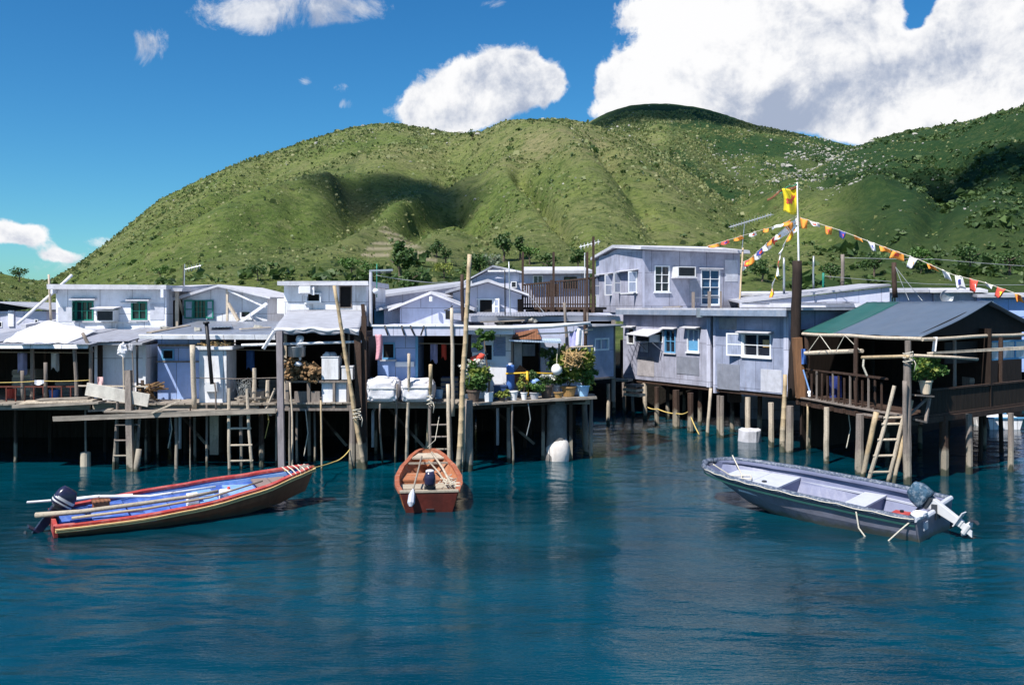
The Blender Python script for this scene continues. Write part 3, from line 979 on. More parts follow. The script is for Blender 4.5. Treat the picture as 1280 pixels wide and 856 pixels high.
    L.new(gen, a3.inputs[0])
    alpha = mth('MAXIMUM', mth('MAXIMUM', a1.outputs[0], a2.outputs[0]), mth('MULTIPLY', a3.outputs[0], away))
    # cloud shading painted as tone: bright crowns, blue grey hollows and bases
    sh = lobes(GREYS)
    n3 = nz(9, 9, .62, 2.2, .4)
    tone = mth('ADD', mth('ADD', mth('MULTIPLY', sh, 1.0), mth('MULTIPLY', mth('SUBTRACT', n3, .5), 1.6)), mth('MULTIPLY', mth('SUBTRACT', b0, b1), 1.0))
    tone = mth('ADD', tone, .16)
    t1 = N.new('ShaderNodeMapRange'); t1.interpolation_type = 'SMOOTHSTEP'; t1.inputs[1].default_value = .05; t1.inputs[2].default_value = .95
    L.new(tone, t1.inputs[0])
    cc = N.new('ShaderNodeMix'); cc.data_type = 'RGBA'
    cc.inputs[6].default_value = (CW * 1.02, CW * 1.02, CW * 1.03, 1)
    cc.inputs[7].default_value = (CW * .40, CW * .47, CW * .62, 1)
    L.new(t1.outputs[0], cc.inputs[0])
    fin = N.new('ShaderNodeMix'); fin.data_type = 'RGBA'
    L.new(alpha, fin.inputs[0]); L.new(tint.outputs[2], fin.inputs[6]); L.new(cc.outputs[2], fin.inputs[7])
    L.new(fin.outputs[2], bg.inputs[0])
    bg.inputs[1].default_value = .08


SKYV, CW = 1.0, 8.3
CLOUDS = [(870, 60, 85, 70, 1.1), (960, 55, 90, 75, 1.1), (1050, 60, 70, 62, 1.1), (800, 105, 62, 40, 1.0), (900, 115, 110, 42, 1.1), (1010, 130, 80, 42, 1.1), (870, 8, 80, 40, .9), (1000, 5, 120, 40, 1.0),
          (610, 110, 78, 38, 1.05), (655, 92, 46, 30, .9), (545, 130, 50, 28, .9), (688, 112, 22, 22, .45), (560, 152, 70, 22, .7), (742, 140, 26, 14, .5), (728, 92, 14, 40, -.5),
          (1205, 55, 90, 48, 1.1), (1160, 150, 95, 24, 1.1), (1240, 125, 60, 24, 1.0), (1085, 168, 50, 16, .8), (1250, 20, 60, 40, .9), (1150, 100, 55, 26, .8), (1290, 95, 40, 40, .8),
          (898, 22, 30, 14, -1.0), (912, 36, 12, 12, -.6), (1152, 8, 16, 18, -.9), (1140, 30, 14, 10, -.5), (1130, 150, 20, 8, -.4),
          (22, 292, 44, 12, .8), (-30, 290, 40, 18, .8), (84, 320, 36, 10, .6)]
WISPS = [(350, 6, 110, 26, .85), (310, 28, 55, 20, .5), (185, 62, 26, 26, .66), (178, 45, 30, 12, .45), (381, 102, 13, 10, .75), (424, 110, 18, 9, .5), (433, 130, 16, 9, .5), (610, 5, 30, 10, .5), (70, 330, 70, 22, .75), (125, 305, 30, 10, .5), (470, 15, 30, 14, .35)]
GREYS = [(985, 152, 75, 24, .6), (930, 128, 70, 26, .3), (1210, 70, 85, 40, .4), (1060, 118, 60, 30, .3), (350, 20, 120, 40, .55), (180, 62, 40, 40, .5), (1190, 165, 60, 12, .25), (600, 148, 110, 16, .3), (60, 345, 90, 14, .35), (1130, 90, 60, 30, .4)]
make_world()

sd = bpy.data.lights.new('sun', 'SUN')
sd.energy = 5.0
sd.angle = R(.53)
sd.color = (1.0, .955, .88)
so = bpy.data.objects.new('sun', sd)
so.rotation_euler = SUN.to_track_quat('Z', 'Y').to_euler()
so.location = (-30, -40, 60)
col.objects.link(so)

cd = bpy.data.cameras.new('camera')
cd.sensor_width = 36
cd.lens = F / 1280 * 36
cd.shift_y = -(428 - HZ) / 1280
cd.clip_end = 6000
cam = bpy.data.objects.new('camera', cd)
cam.location = (0, 0, H)
cam.rotation_euler = (R(90), 0, 0)
col.objects.link(cam)
scene.camera = cam
scene.view_settings.view_transform = 'Standard'
scene.view_settings.look = 'None'
scene.view_settings.exposure = 0.55
scene.view_settings.gamma = 1.0
scene.cycles.max_bounces = 6
scene.cycles.diffuse_bounces = 2
scene.cycles.glossy_bounces = 3
scene.cycles.use_denoising = True


# clouds that pass over the hills and shade them (they float above the picture)
def shade_cloud(px, py, rx, ry, seed, top=620, y0=200):
    q = ground_hit(px, py, y0)
    t = (top - q.z) / SUN.z
    c = q + SUN * t
    mb = MB()
    rr = random.Random(seed)
    for i in range(13):
        a = rr.uniform(0, 6.28); d = rr.random() ** .6 * .8
        mb.blob(c + Vector((math.cos(a) * d * rx, math.sin(a) * d * ry, rr.uniform(-5, 10))), (rx * rr.uniform(.4, .75), ry * rr.uniform(.4, .75), 10 + rr.uniform(0, 8)), seed * 50 + i, .22, 18, 12)
    return mb


mb = MB()
for a in ((488, 243, 26, 46, 1), (535, 246, 15, 30, 2), (835, 140, 110, 110, 3, 620, 800), (1245, 205, 60, 70, 4, 620, 300),):
    s = shade_cloud(*a)
    mb.add(s.v, s.f)
mc, nt, N, L, B = nodes_of('cloud vapour')
B.inputs['Base Color'].default_value = (.85, .85, .85, 1); B.inputs['Roughness'].default_value = 1; B.inputs['Specular IOR Level'].default_value = 0
lw = N.new('ShaderNodeLayerWeight'); lw.inputs[0].default_value = .5
r_ = N.new('ShaderNodeMapRange'); r_.inputs[1].default_value = 1.0; r_.inputs[2].default_value = .25; r_.inputs[3].default_value = 0; r_.inputs[4].default_value = .24
L.new(lw.outputs['Facing'], r_.inputs[0])
tr = N.new('ShaderNodeBsdfTransparent'); mx = N.new('ShaderNodeMixShader')
L.new(r_.outputs[0], mx.inputs[0]); L.new(tr.outputs[0], mx.inputs[1]); L.new(B.outputs[0], mx.inputs[2]); L.new(mx.outputs[0], N['Material Output'].inputs[0])
scene.cycles.transparent_max_bounces = 32
o = mb.build('clouds', mc, kind='stuff', smooth=True)
o['label'] = 'small white clouds drifting high over the hill'
# ---------------------------------------------------------------- walls, roofs, windows
class Face:
    """a vertical facade from A to B (left to right as seen from the water)"""

    def __init__(s, A, B):
        s.A, s.B = Vector((A[0], A[1])), Vector((B[0], B[1]))
        s.U = (s.B - s.A).normalized()
        s.N = Vector((s.U.y, -s.U.x))
        s.L = (s.B - s.A).length

    def pt(s, u, z, d=0.0):
        q = s.A + s.U * u + s.N * d
        return Vector((q.x, q.y, z))

    def hit(s, px, py, d=0.0):
        dx = (px - CX) / F
        A = s.A + s.N * d
        u = (dx * A.y - A.x) / (s.U.x - dx * s.U.y)
        t = A.y + s.U.y * u
        return u, H - (py - HZ) * t / F

    def rect(s, r):
        x0, y0, x1, y1 = r
        u0, _ = s.hit(x0, y0)
        u1, _ = s.hit(x1, y0)
        xm = (x0 + x1) / 2
        return u0, u1, s.hit(xm, y1)[1], s.hit(xm, y0)[1]


def FP(px0, Y0, px1, Y1=None):
    Y1 = Y0 if Y1 is None else Y1
    return Face((X(px0, Y0), Y0), (X(px1, Y1), Y1))


def shell(mb, f, depth, z0, z1, holes=(), gable=None, th=.10, u0=0.0, u1=None, back=True):
    """four walls with real openings in the front one; gable = (u of apex, z apex, z left eave, z right eave)"""
    u1 = f.L if u1 is None else u1
    hs = [f.rect(h) for h in holes]
    hs = [(max(a, u0 + .02), min(b, u1 - .02), max(c, z0 + .01), min(d, z1 - .02)) for a, b, c, d in hs]
    us = sorted({u0, u1, *[h[0] for h in hs], *[h[1] for h in hs]})
    zs = sorted({z0, z1, *[h[2] for h in hs], *[h[3] for h in hs]})

    def inhole(u, z):
        return any(a < u < b and c < z < d for a, b, c, d in hs)
    for i in range(len(us) - 1):
        for j in range(len(zs) - 1):
            if inhole((us[i] + us[i + 1]) / 2, (zs[j] + zs[j + 1]) / 2):
                continue
            a, b, c, d = us[i], us[i + 1], zs[j], zs[j + 1]
            mb.poly(f.pt(a, c), f.pt(b, c), f.pt(b, d), f.pt(a, d))
            mb.poly(f.pt(a, c, -th), f.pt(a, d, -th), f.pt(b, d, -th), f.pt(b, c, -th))
    for a, b, c, d in hs:
        for (p, q) in (((a, c), (b, c)), ((b, c), (b, d)), ((b, d), (a, d)), ((a, d), (a, c))):
            mb.poly(f.pt(*p), f.pt(*q), f.pt(*q, -th), f.pt(*p, -th))
    mb.poly(f.pt(u0, z0, -depth), f.pt(u0, z0), f.pt(u0, z1), f.pt(u0, z1, -depth))
    mb.poly(f.pt(u1, z0), f.pt(u1, z0, -depth), f.pt(u1, z1, -depth), f.pt(u1, z1))
    if back:
        mb.poly(f.pt(u1, z0, -depth), f.pt(u0, z0, -depth), f.pt(u0, z1, -depth), f.pt(u1, z1, -depth))
    if gable:
        ua, za, zl, zr = gable
        for d in (0, -depth):
            mb.poly(f.pt(u0, z1, d), f.pt(u1, z1, d), f.pt(u1, zr, d), f.pt(ua, za, d), f.pt(u0, zl, d))
        mb.poly(f.pt(u0, z1, -depth), f.pt(u0, z1), f.pt(u0, zl), f.pt(u0, zl, -depth))
        mb.poly(f.pt(u1, z1), f.pt(u1, z1, -depth), f.pt(u1, zr, -depth), f.pt(u1, zr))


def slab(mb, f, u0, u1, d0, d1, z0, th, zback=None):
    """flat or mono-pitch slab: d0 is the front distance (positive towards the water), d1 the back"""
    zb = z0 if zback is None else zback
    mb.hexa([f.pt(u0, z0, d0), f.pt(u1, z0, d0), f.pt(u1, zb, d1), f.pt(u0, zb, d1),
             f.pt(u0, z0 + th, d0), f.pt(u1, z0 + th, d0), f.pt(u1, zb + th, d1), f.pt(u0, zb + th, d1)])


def gable_roof(mb, f, u0, u1, d0, d1, g, over=.2, th=.07):
    ua, za, zl, zr = g
    sl = (za - zl) / (ua - u0)
    sr = (za - zr) / (u1 - ua)
    e = .012
    L0, R0 = (u0 - over, zl - sl * over), (u1 + over, zr - sr * over)
    for (a, za_, b, zb_) in ((L0[0], L0[1], ua, za), (ua, za, R0[0], R0[1])):
        mb.prism([f.pt(a, za_ + e, d0), f.pt(b, zb_ + e, d0), f.pt(b, zb_ + e + th, d0), f.pt(a, za_ + e + th, d0)], f.pt(0, 0, d1) - f.pt(0, 0, d0))


def window(house, f, r, mat='frame', nx=2, ny=2, pane='glass', canopy=0.0, fr=.05, sill=True, cm='concrete', shutters=None, d=0.0, name='window'):
    """frame with glazing bars set in an opening; shutters = list of ('l' or 'r', opening angle)"""
    u0, u1, z0, z1 = f.rect(r)
    mb = MB()

    def B(a, b, c, e, da, db):
        mb.hexa([f.pt(a, c, da), f.pt(b, c, da), f.pt(b, c, db), f.pt(a, c, db), f.pt(a, e, da), f.pt(b, e, da), f.pt(b, e, db), f.pt(a, e, db)])
    da, db = .022 + d, -.075
    B(u0, u0 + fr, z0, z1, da, db)
    B(u1 - fr, u1, z0, z1, da, db)
    B(u0 + fr, u1 - fr, z0, z0 + fr, da, db)
    B(u0 + fr, u1 - fr, z1 - fr, z1, da, db)
    iw, ih = (u1 - u0 - 2 * fr), (z1 - z0 - 2 * fr)
    bw = fr * .55
    for i in range(1, nx):
        c = u0 + fr + iw * i / nx
        B(c - bw / 2, c + bw / 2, z0 + fr, z1 - fr, .0, -.05)
    for j in range(1, ny):
        c = z0 + fr + ih * j / ny
        B(u0 + fr, u1 - fr, c - bw / 2, c + bw / 2, -.004, -.046)
    o = mb.build(name, mat, house)
    mb = MB()
    B(u0 + fr * .9, u1 - fr * .9, z0 + fr * .9, z1 - fr * .9, -.052, -.066)
    mb.build('pane', pane, o)
    if sill:
        mb = MB()
        B(u0 - .05, u1 + .05, z0 - .05, z0 - .003, .07, -.02)
        mb.build('sill', mat if mat == 'frame' else 'concrete', o)
    if canopy:
        mb = MB()
        mb.hexa([f.pt(u0 - .12, z1 + .02, canopy), f.pt(u1 + .12, z1 + .02, canopy), f.pt(u1 + .12, z1 + .07, .003), f.pt(u0 - .12, z1 + .07, .003),
                 f.pt(u0 - .12, z1 + .055, canopy), f.pt(u1 + .12, z1 + .055, canopy), f.pt(u1 + .12, z1 + .11, .003), f.pt(u0 - .12, z1 + .11, .003)])
        mb.build('canopy', cm, o)
    for s in shutters or ():
        side, ang = s[0], R(s[1])
        w = (u1 - u0) / 2 if len(s) < 3 else s[2]
        hu = u0 if side == 'l' else u1
        sg = -1 if side == 'l' else 1
        du, dd = sg * math.cos(ang), math.sin(ang)

        def pt(t, z, off=0):
            return f.pt(hu + du * t, z, .04 + dd * t) + Vector((*(f.N * off), 0))
        mb = MB()
        for (a, b, c, e) in ((0, .05, z0, z1), (w - .05, w, z0, z1), (.05, w - .05, z0, z0 + .05), (.05, w - .05, z1 - .05, z1), (.05, w - .05, (z0 + z1) / 2 - .02, (z0 + z1) / 2 + .02)):
            mb.hexa([pt(a, c, .0), pt(b, c, .0), pt(b, c, -.03), pt(a, c, -.03), pt(a, e, .0), pt(b, e, .0), pt(b, e, -.03), pt(a, e, -.03)])
        mb.cur = 1
        mb.hexa([pt(.04, z0 + .04, -.01), pt(w - .04, z0 + .04, -.01), pt(w - .04, z0 + .04, -.02), pt(.04, z0 + .04, -.02),
                 pt(.04, z1 - .04, -.01), pt(w - .04, z1 - .04, -.01), pt(w - .04, z1 - .04, -.02), pt(.04, z1 - .04, -.02)])
        mb.build('shutter', [mat, s[3] if len(s) > 3 else 'curtain'], o)
    return o


def fbox(mb, f, u0, u1, z0, z1, d0, d1):
    mb.hexa([f.pt(u0, z0, d0), f.pt(u1, z0, d0), f.pt(u1, z0, d1), f.pt(u0, z0, d1), f.pt(u0, z1, d0), f.pt(u1, z1, d0), f.pt(u1, z1, d1), f.pt(u0, z1, d1)])


def fbox_px(mb, f, r, d0, d1):
    u0, u1, z0, z1 = f.rect(r)
    fbox(mb, f, u0, u1, z0, z1, d0, d1)


def aircon(house, f, r, out=.45, hood=0.0, ledge=False):
    u0, u1, z0, z1 = f.rect(r)
    mb = MB()
    t = .035
    fbox(mb, f, u0, u1, z0, z0 + t, out, .0)
    fbox(mb, f, u0, u1, z1 - t, z1, out, .0)
    fbox(mb, f, u0, u0 + t, z0 + t, z1 - t, out, .0)
    fbox(mb, f, u1 - t, u1, z0 + t, z1 - t, out, .0)
    o = mb.build('air_conditioner', 'ac', house)
    mb = MB()
    fbox(mb, f, u0 + t, u1 - t, z0 + t, z1 - t, out - .05, out - .08)
    n = 9
    for i in range(1, n):
        z = z0 + t + (z1 - z0 - 2 * t) * i / n
        fbox(mb, f, u0 + t, u0 + (u1 - u0) * .97 - t, z - .006, z + .006, out - .012, out - .049)
    mb.build('grille', 'enginegrey', o)
    if hood:
        mb = MB()
        mb.hexa([f.pt(u0 - .1, z1 + .03, out + hood), f.pt(u1 + .1, z1 + .03, out + hood), f.pt(u1 + .1, z1 + .10, .003), f.pt(u0 - .1, z1 + .10, .003),
                 f.pt(u0 - .1, z1 + .06, out + hood), f.pt(u1 + .1, z1 + .06, out + hood), f.pt(u1 + .1, z1 + .13, .003), f.pt(u0 - .1, z1 + .13, .003)])
        mb.build('hood', 'concrete', o)
    if ledge:
        mb = MB()
        fbox(mb, f, u0 - .05, u1 + .05, z0 - .06, z0 - .004, out + .05, .0)
        mb.build('bracket', 'concrete', o)
    return o


def stilt(house, px, py, z1, r=.07, mat='wood', seed=0, lean=(0, 0), square=False):
    """a pile whose foot stands in the water at the pixel"""
    mat = 'wood' if mat == 'pale' and seed < 7 else mat
    b = W(px, py)
    b.z = -.9
    t = Vector((b.x + lean[0], b.y + lean[1], z1))
    mb = MB()
    if square:
        mb.bar(b, t, r * 2)
    else:
        mb.pole(b, t, r * 1.08, r, 8, seed + int(px), .01)
    return mb.build('stilt', mat, house)


def planks(mb, x0, x1, y0, y1, z, th=.05, w=.16, seed=0, along='y', gap=.012, over=.06):
    rr = random.Random(seed)
    if along == 'y':
        x = x0
        while x < x1:
            ww = min(w * rr.uniform(.85, 1.15), x1 - x)
            dz = rr.uniform(-.008, .008)
            mb.box(x, x + ww - gap, y0 - rr.uniform(0, over), y1, z - th + dz, z + dz)
            x += ww
    else:
        y = y0
        while y < y1:
            ww = min(w * rr.uniform(.85, 1.15), y1 - y)
            dz = rr.uniform(-.008, .008)
            mb.box(x0 - rr.uniform(0, over), x1 + rr.uniform(0, over), y, y + ww - gap, z - th + dz, z + dz)
            y += ww


def roof_sheets(house, f, u0, u1, d0, d1, z0, z1, seed, mat='metal', w=.85):
    """ragged overlapping tin sheets laid on a roof slab"""
    rr = random.Random(seed)
    mb = MB()
    u = u0
    i = 0
    while u < u1 - .1:
        ww = min(w * rr.uniform(.8, 1.1), u1 - u)
        a, b = d0 + rr.uniform(-.12, .16), d1 + rr.uniform(-.2, .2)
        zz = .012 + .012 * (i % 2) + rr.uniform(0, .008)
        tl = rr.uniform(-.02, .02)
        sl = (z1 - z0) / (d1 - d0)
        za, zb = z0 + sl * (a - d0), z0 + sl * (b - d0)
        sk = rr.uniform(-.04, .04)
        mb.hexa([f.pt(u - .05, za + zz, a), f.pt(u + ww + .03, za + zz + tl, a), f.pt(u + ww + .03 + sk, zb + zz + tl, b), f.pt(u - .05 + sk, zb + zz, b),
                 f.pt(u - .05, za + zz + .014, a), f.pt(u + ww + .03, za + zz + tl + .014, a), f.pt(u + ww + .03 + sk, zb + zz + tl + .014, b), f.pt(u - .05 + sk, zb + zz + .014, b)])
        u += ww
        i += 1
    return mb.build('roof_sheets', mat, house)


GH = 'stilt houses along the waterfront'
GB = 'roofs of the village behind the waterfront'


def house(label, px, Y, z=1.8, group=GH, name='stilt_house', cat='house'):
    return thing(name, label, cat, (X(px, Y), Y, z), group)


FL = 1.86      # deck level


def base_floor(h, x0, x1, y0, y1, z=FL, seed=1, joists=True):
    mb = MB()
    planks(mb, x0, x1, y0, y0 + 1.3, z, .05, .17, seed)
    mb.box(x0, x1, y0 + 1.3, y1, z - .05, z - .004)
    if joists:
        for k in range(6):
            y = y0 + .12 + k * (y1 - y0) / 6
            mb.box(x0, x1, y, y + .1, z - .2, z - .053)
    mb.build('deck', 'woodh', h)
    mb = MB()
    yb = y0 + 6.2
    x = x0
    rr = random.Random(seed)
    while x < x1 - .02:
        w = min(.24, x1 - x)
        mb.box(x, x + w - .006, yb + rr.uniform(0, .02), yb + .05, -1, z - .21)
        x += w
    mb.build('shade_boards', 'under', h)  # boards added behind the piles to keep the space under the deck dark
    k = 0
    x = x0 + .5
    while x < x1 - 1.2 and k < 3:                # crossed braces between the piles
        y = y0 + 1.0 + rr.uniform(0, 1.5)
        up = k % 2
        p_, q_ = Vector((x, y, .15 if up else z - .3)), Vector((x + rr.uniform(1.0, 1.6), y + .1, z - .3 if up else .25))
        if p_.x > -16.5:
            m2 = MB(); m2.bar(p_, q_, .05, .08); m2.build('brace', 'under' if k % 3 else 'brown', h)
        x += rr.uniform(1.3, 2.2); k += 1


def rear_stilts(h, x0, x1, y0, y1, z=FL, n=3, m=3, seed=0):
    rr = random.Random(seed)
    for j in range(m):
        for i in range(n):
            x = x0 + (x1 - x0) * (i + .5) / n + rr.uniform(-.25, .25)
            y = y0 + (y1 - y0) * (j + .6) / m + rr.uniform(-.2, .2)
            mb = MB()
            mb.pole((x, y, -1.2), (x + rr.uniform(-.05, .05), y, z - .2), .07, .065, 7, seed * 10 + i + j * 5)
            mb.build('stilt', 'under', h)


# ================================================================ left row
# --- house 1: dark open fronted shack
h = house('open fronted dark shack with bare timber posts under a white flat roof edge', 60, 28)
x0, x1 = X(-330, 26.6), X(117, 26.6)
base_floor(h, x0, x1, 26.2, 42, seed=11)
mb = MB()
mb.hexa([(x0, 26.3, 3.46), (x1, 26.3, 3.46), (x1, 31, 3.80), (x0, 31, 3.80), (x0, 26.3, 3.53), (x1, 26.3, 3.53), (x1, 31, 3.87), (x0, 31, 3.87)])
mb.build('roof', 'roofgrey', h, jit=.022)
mb = MB()
mb.bar((x0, 26.26, 3.51), (x1, 26.26, 3.50), .05, .11)
mb.build('fascia', 'white2', h, jit=.015)
mb = MB()
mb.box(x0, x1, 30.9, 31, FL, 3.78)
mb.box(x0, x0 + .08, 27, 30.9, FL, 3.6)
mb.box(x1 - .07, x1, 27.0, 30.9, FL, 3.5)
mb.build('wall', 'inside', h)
for i, (a, Y, b) in enumerate(((40, 27.0, 1), (96, 26.5, 1), (113, 26.6, 1), (-20, 26.6, 1), (57, 29, 0), (75, 30, 0))):
    mb = MB()
    mb.pole((X(a, Y), Y, FL), (X(a - (3 if i == 1 else 0), Y), Y, 3.46), .06 if b else .045, .055, 8, 20 + i)
    mb.build('post', 'wood' if b else 'brown', h)
mb = MB()
for k in range(16):
    x = X(-70, 26.6) + 1.2 + k * .27
    if x < x1 - .5:
        mb.bar((x, 26.75, FL), (x, 26.75, FL + .42), .03)
mb.bar((X(-70, 26.6) + 1, 26.75, FL + .43), (x1 - .5, 26.75, FL + .43), .04)
mb.build('low_railing', M('red brown lattice', (.13, .04, .03), .8, .3, 8), h)
rear_stilts(h, x0, x1, 27.2, 34, n=6, m=2, seed=1)
stilt(h, 107, 581, FL - .05, .028, 'pale', 3)
stilt(h, 20, 578, FL - .05, .05, 'brown', 3)
stilt(h, -25, 582, FL - .05, .06, 'wood', 3)

roof_sheets(h, FP(-70, 26.3, 117, 26.3), 0, 4.3, .06, -4.4, 3.535, 3.865, 3, 'oldtin')

# --- house 0: low grey houses at the far left
h = house('low lavender house with a grey sheet roof and a white pilaster at the far left', 30, 38, group=GB, name='village_house')
f = FP(-80, 38, 58, 38)
mb = MB(); shell(mb, f, 5, 1.6, Z(389, 38), [(-2, 402, 3, 409), (43, 399, 48, 404)]); mb.build('wall', 'lav', h)
mb = MB(); g = (f.hit(2, 379)[0], Z(379, 38), Z(392, 38), Z(388, 38)); gable_roof(mb, f, 0, f.L, .3, -5, g, .25); mb.build('roof', 'roofgrey', h, jit=.022)
mb = MB(); fbox_px(mb, f, (11, 388, 18, 408), .06, .0); mb.build('pilaster', 'white', h)
mb = MB(); fbox_px(mb, f, (-30, 392, 11, 393), .03, .0); mb.build('ledge', 'concrete', h)
window(h, f, (-2, 402, 3, 409), 'frame', 1, 1, sill=False, fr=.03)
window(h, f, (43, 399, 48, 404), 'frame', 1, 1, sill=False, fr=.03)

h = house('flat grey slab roof with a low block parapet behind the white tarpaulin', 30, 32, group=GB, name='village_house')
f = FP(-60, 31.6, 62, 32.4)
mb = MB(); shell(mb, f, 4, 1.7, Z(418, 31.6)); mb.build('wall', 'concrete', h)
mb = MB(); slab(mb, f, 0, f.L * .88, .45, -4, Z(418, 31.6), .12); mb.build('roof', 'roofgrey', h, jit=.022)
mb = MB(); mb.bar(f.pt(f.L * .72, Z(413, 32), -.1), f.pt(f.L + .15, Z(405, 33), -2.6), .2, .42); mb.build('parapet', 'concrete', h)

# --- white tarpaulin over house 1
o = thing('tarpaulin', 'white tarpaulin thrown over the roof of the dark open shack', 'tarpaulin', P(70, 425, 27.5))
mb = MB()


def tarp_fn(u, v):
    a = P(4, 430, 26.45).lerp(P(84, 431.5, 26.35), u)
    b = P(22, 417, 28.6).lerp(P(62, 402, 30.4), min(1, u * 2)) if u < .5 else P(62, 402, 30.4).lerp(P(122, 416, 29.2), (u - .5) * 2)
    q = a.lerp(b, v)
    q.z += .05 + .02 * math.sin(u * 9 + v * 3) * math.sin(v * 5 + 1) + .012 * math.sin(u * 31 + v * 9)
    return q


mb.grid(22, 12, tarp_fn)
mb.build('cloth', 'tarpwhite', o, smooth=True, solid=.012)

# --- house 2: white upper house with green windows, lower lean-to
h = house('white flat roofed upper house with two green windows and a window air conditioner', 140, 31)
f = FP(70, 31, 208, 31)
A2 = [(94, 376, 117, 401), (164, 377, 184, 400)]
mb = MB(); shell(mb, f, 5.2, FL, Z(361, 31), A2); mb.build('wall', 'white', h)
mb = MB(); slab(mb, f, -.15, f.L + .12, .35, -5.4, Z(361.5, 31) + .004, .15); slab(mb, f, f.L + .12, f.L + .5, -.1, -5.4, Z(364, 31), .1); mb.build('roof', 'concrete', h, jit=.022)
for r_ in ((205.5, 362, 209, 372), (69.5, 362, 72, 367)):
    mb = MB(); fbox_px(mb, f, r_, .34, .004); mb.build('roof_bracket', 'white', h)
window(h, f, A2[0], 'green', 3, 2, 'glass', .2, shutters=[('l', 100, .28, 'glass')])
window(h, f, A2[1], 'green', 2, 2, 'glass', .18)
aircon(h, f, (127, 387.5, 149, 401.5), .42, .22)
mb = MB(); fbox_px(mb, f, (151, 377.5, 172, 378.5), .05, .003); fbox_px(mb, f, (117, 402, 172, 403), .06, .003); mb.build('ledge', 'white2', h)
mb = MB(); mb.tube([f.pt(f.hit(146, 405)[0], Z(405, 31), .1), f.pt(f.hit(146, 412)[0], Z(412, 31), .1), f.pt(f.hit(178, 412)[0], Z(412, 31), .1)], .03, 8); mb.build('pipe', 'white2', h)
mb = MB()
fs = Face((f.B.x + .004, 31), (f.B.x + .1, 36.2))
mb.bar((f.B.x + .25, 31.3, FL), (f.B.x + .25, 31.3, Z(364, 31)), .10)
mb.bar((f.B.x + .3, 32.6, FL + 1.5), (f.B.x + .15, 31.6, Z(367, 31)), .07)
mb.build('prop', 'pale', h)
mb = MB(); mb.box(f.B.x + .004, f.B.x + .06, 31.6, 33.4, 3.6, 4.9); mb.build('dark_side_panel', 'inside', h)  # no door here: dark panel standing in for the shaded side
# its lean-to
fl = FP(118, 27.2, 182, 27.2)
mb = MB(); shell(mb, fl, 3.6, FL, 3.50); mb.build('lean_to_wall', 'white', h)
mb = MB(); slab(mb, fl, -.05, fl.L + .12, .55, -3.7, 3.52, .06, 3.86); mb.build('lean_to_roof', 'roofgrey', h)
roof_sheets(h, fl, 0, fl.L, .58, -3.5, 3.585, 3.92, 5, 'oldtin', .7)
mb = MB(); fbox_px(mb, fl, (179, 433, 182.5, 500), .03, -.1); mb.build('corner_post', 'frame', h)
xa, xb = X(117, 26.6) + .05, X(186, 27)
base_floor(h, xa, xb, 26.3, 42, seed=12)
rear_stilts(h, xa, xb, 27, 37, n=2, seed=2)
stilt(h, 183, 578, FL - .2, .035, 'brown', 1)
stilt(h, 170, 566, FL - .2, .05, 'brown', 2)

# --- house 3: blue gable house behind a corrugated roof
h = house('pale blue gabled house with green shutters above a shiny corrugated iron roof', 278, 32)
f = FP(228, 32, 334, 32)
g = (f.hit(278, 358)[0], Z(358.5, 32), Z(374, 32), Z(372, 32))
A3 = [(242, 375, 258, 398), (300, 388, 314, 398)]
mb = MB(); shell(mb, f, 5, FL, Z(374.5, 32), A3, g); mb.build('wall', 'white', h)
mb = MB(); gable_roof(mb, f, 0, f.L, .45, -5.2, g, .22, .08); mb.build('roof', 'concrete', h, jit=.022)
window(h, f, A3[0], 'green', 3, 3, 'glass', 0, fr=.035, shutters=[('l', 25, .30), ('r', 12, .28)])
window(h, f, A3[1], 'frame', 1, 1, 'glass', 0)
mb = MB()
mb.bar(P(284, 405, 31.6), P(284, 359, 31.7), .07)
mb.bar(P(285, 379, 31.65), P(298, 401, 31.5), .09)
mb.build('timber_prop', 'pale', h)
mb = MB(); mb.bar(P(297, 405, 31.3), P(334, 379, 31.3), .10); mb.bar(P(285, 363, 31.62), P(332, 384, 31.5), .05); mb.build('roof_spar', 'white2', h)
fr_ = FP(176, 26.6, 347, 26.6)
mb = MB(); slab(mb, fr_, 0, fr_.L, .15, -4.9, Z(421, 26.5), .05, Z(403, 31.5)); mb.build('corrugated_roof', 'metal', h)
mb = MB(); slab(mb, fr_, .02, fr_.L - .02, .20, .155, Z(424, 26.4), .13); mb.build('fascia', 'white2', h, jit=.015)
fb = FP(197, 27.5, 250, 27.5)
A = [(202, 436, 218, 450)]
mb = MB(); shell(mb, fb, 3.4, FL, 3.72, A); mb.build('front_room_wall', 'blue', h)
window(h, fb, A[0], 'bluew', 1, 1, 'dark', 0, sill=False)
mb = MB(); fbox_px(mb, fb, (198, 453, 243, 501), .05, .004); mb.build('door', 'blue', h)
mb = MB(); fbox_px(mb, fb, (198, 430, 250, 433), .06, .004); fbox_px(mb, fb, (196, 451, 250, 452.5), .07, .0041); mb.build('door_frame', 'wood', h)
xa, xb = X(186, 27) + .01, X(351, 26.8)
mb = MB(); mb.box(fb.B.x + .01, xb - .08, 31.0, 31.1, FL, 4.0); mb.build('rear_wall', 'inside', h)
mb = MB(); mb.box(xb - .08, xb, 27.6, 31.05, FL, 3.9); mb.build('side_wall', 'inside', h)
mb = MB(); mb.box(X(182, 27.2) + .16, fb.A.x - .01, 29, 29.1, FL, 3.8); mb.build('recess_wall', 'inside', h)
base_floor(h, xa, xb, 26.3, 42, seed=13)
rear_stilts(h, xa, xb, 27, 37, n=4, seed=3)
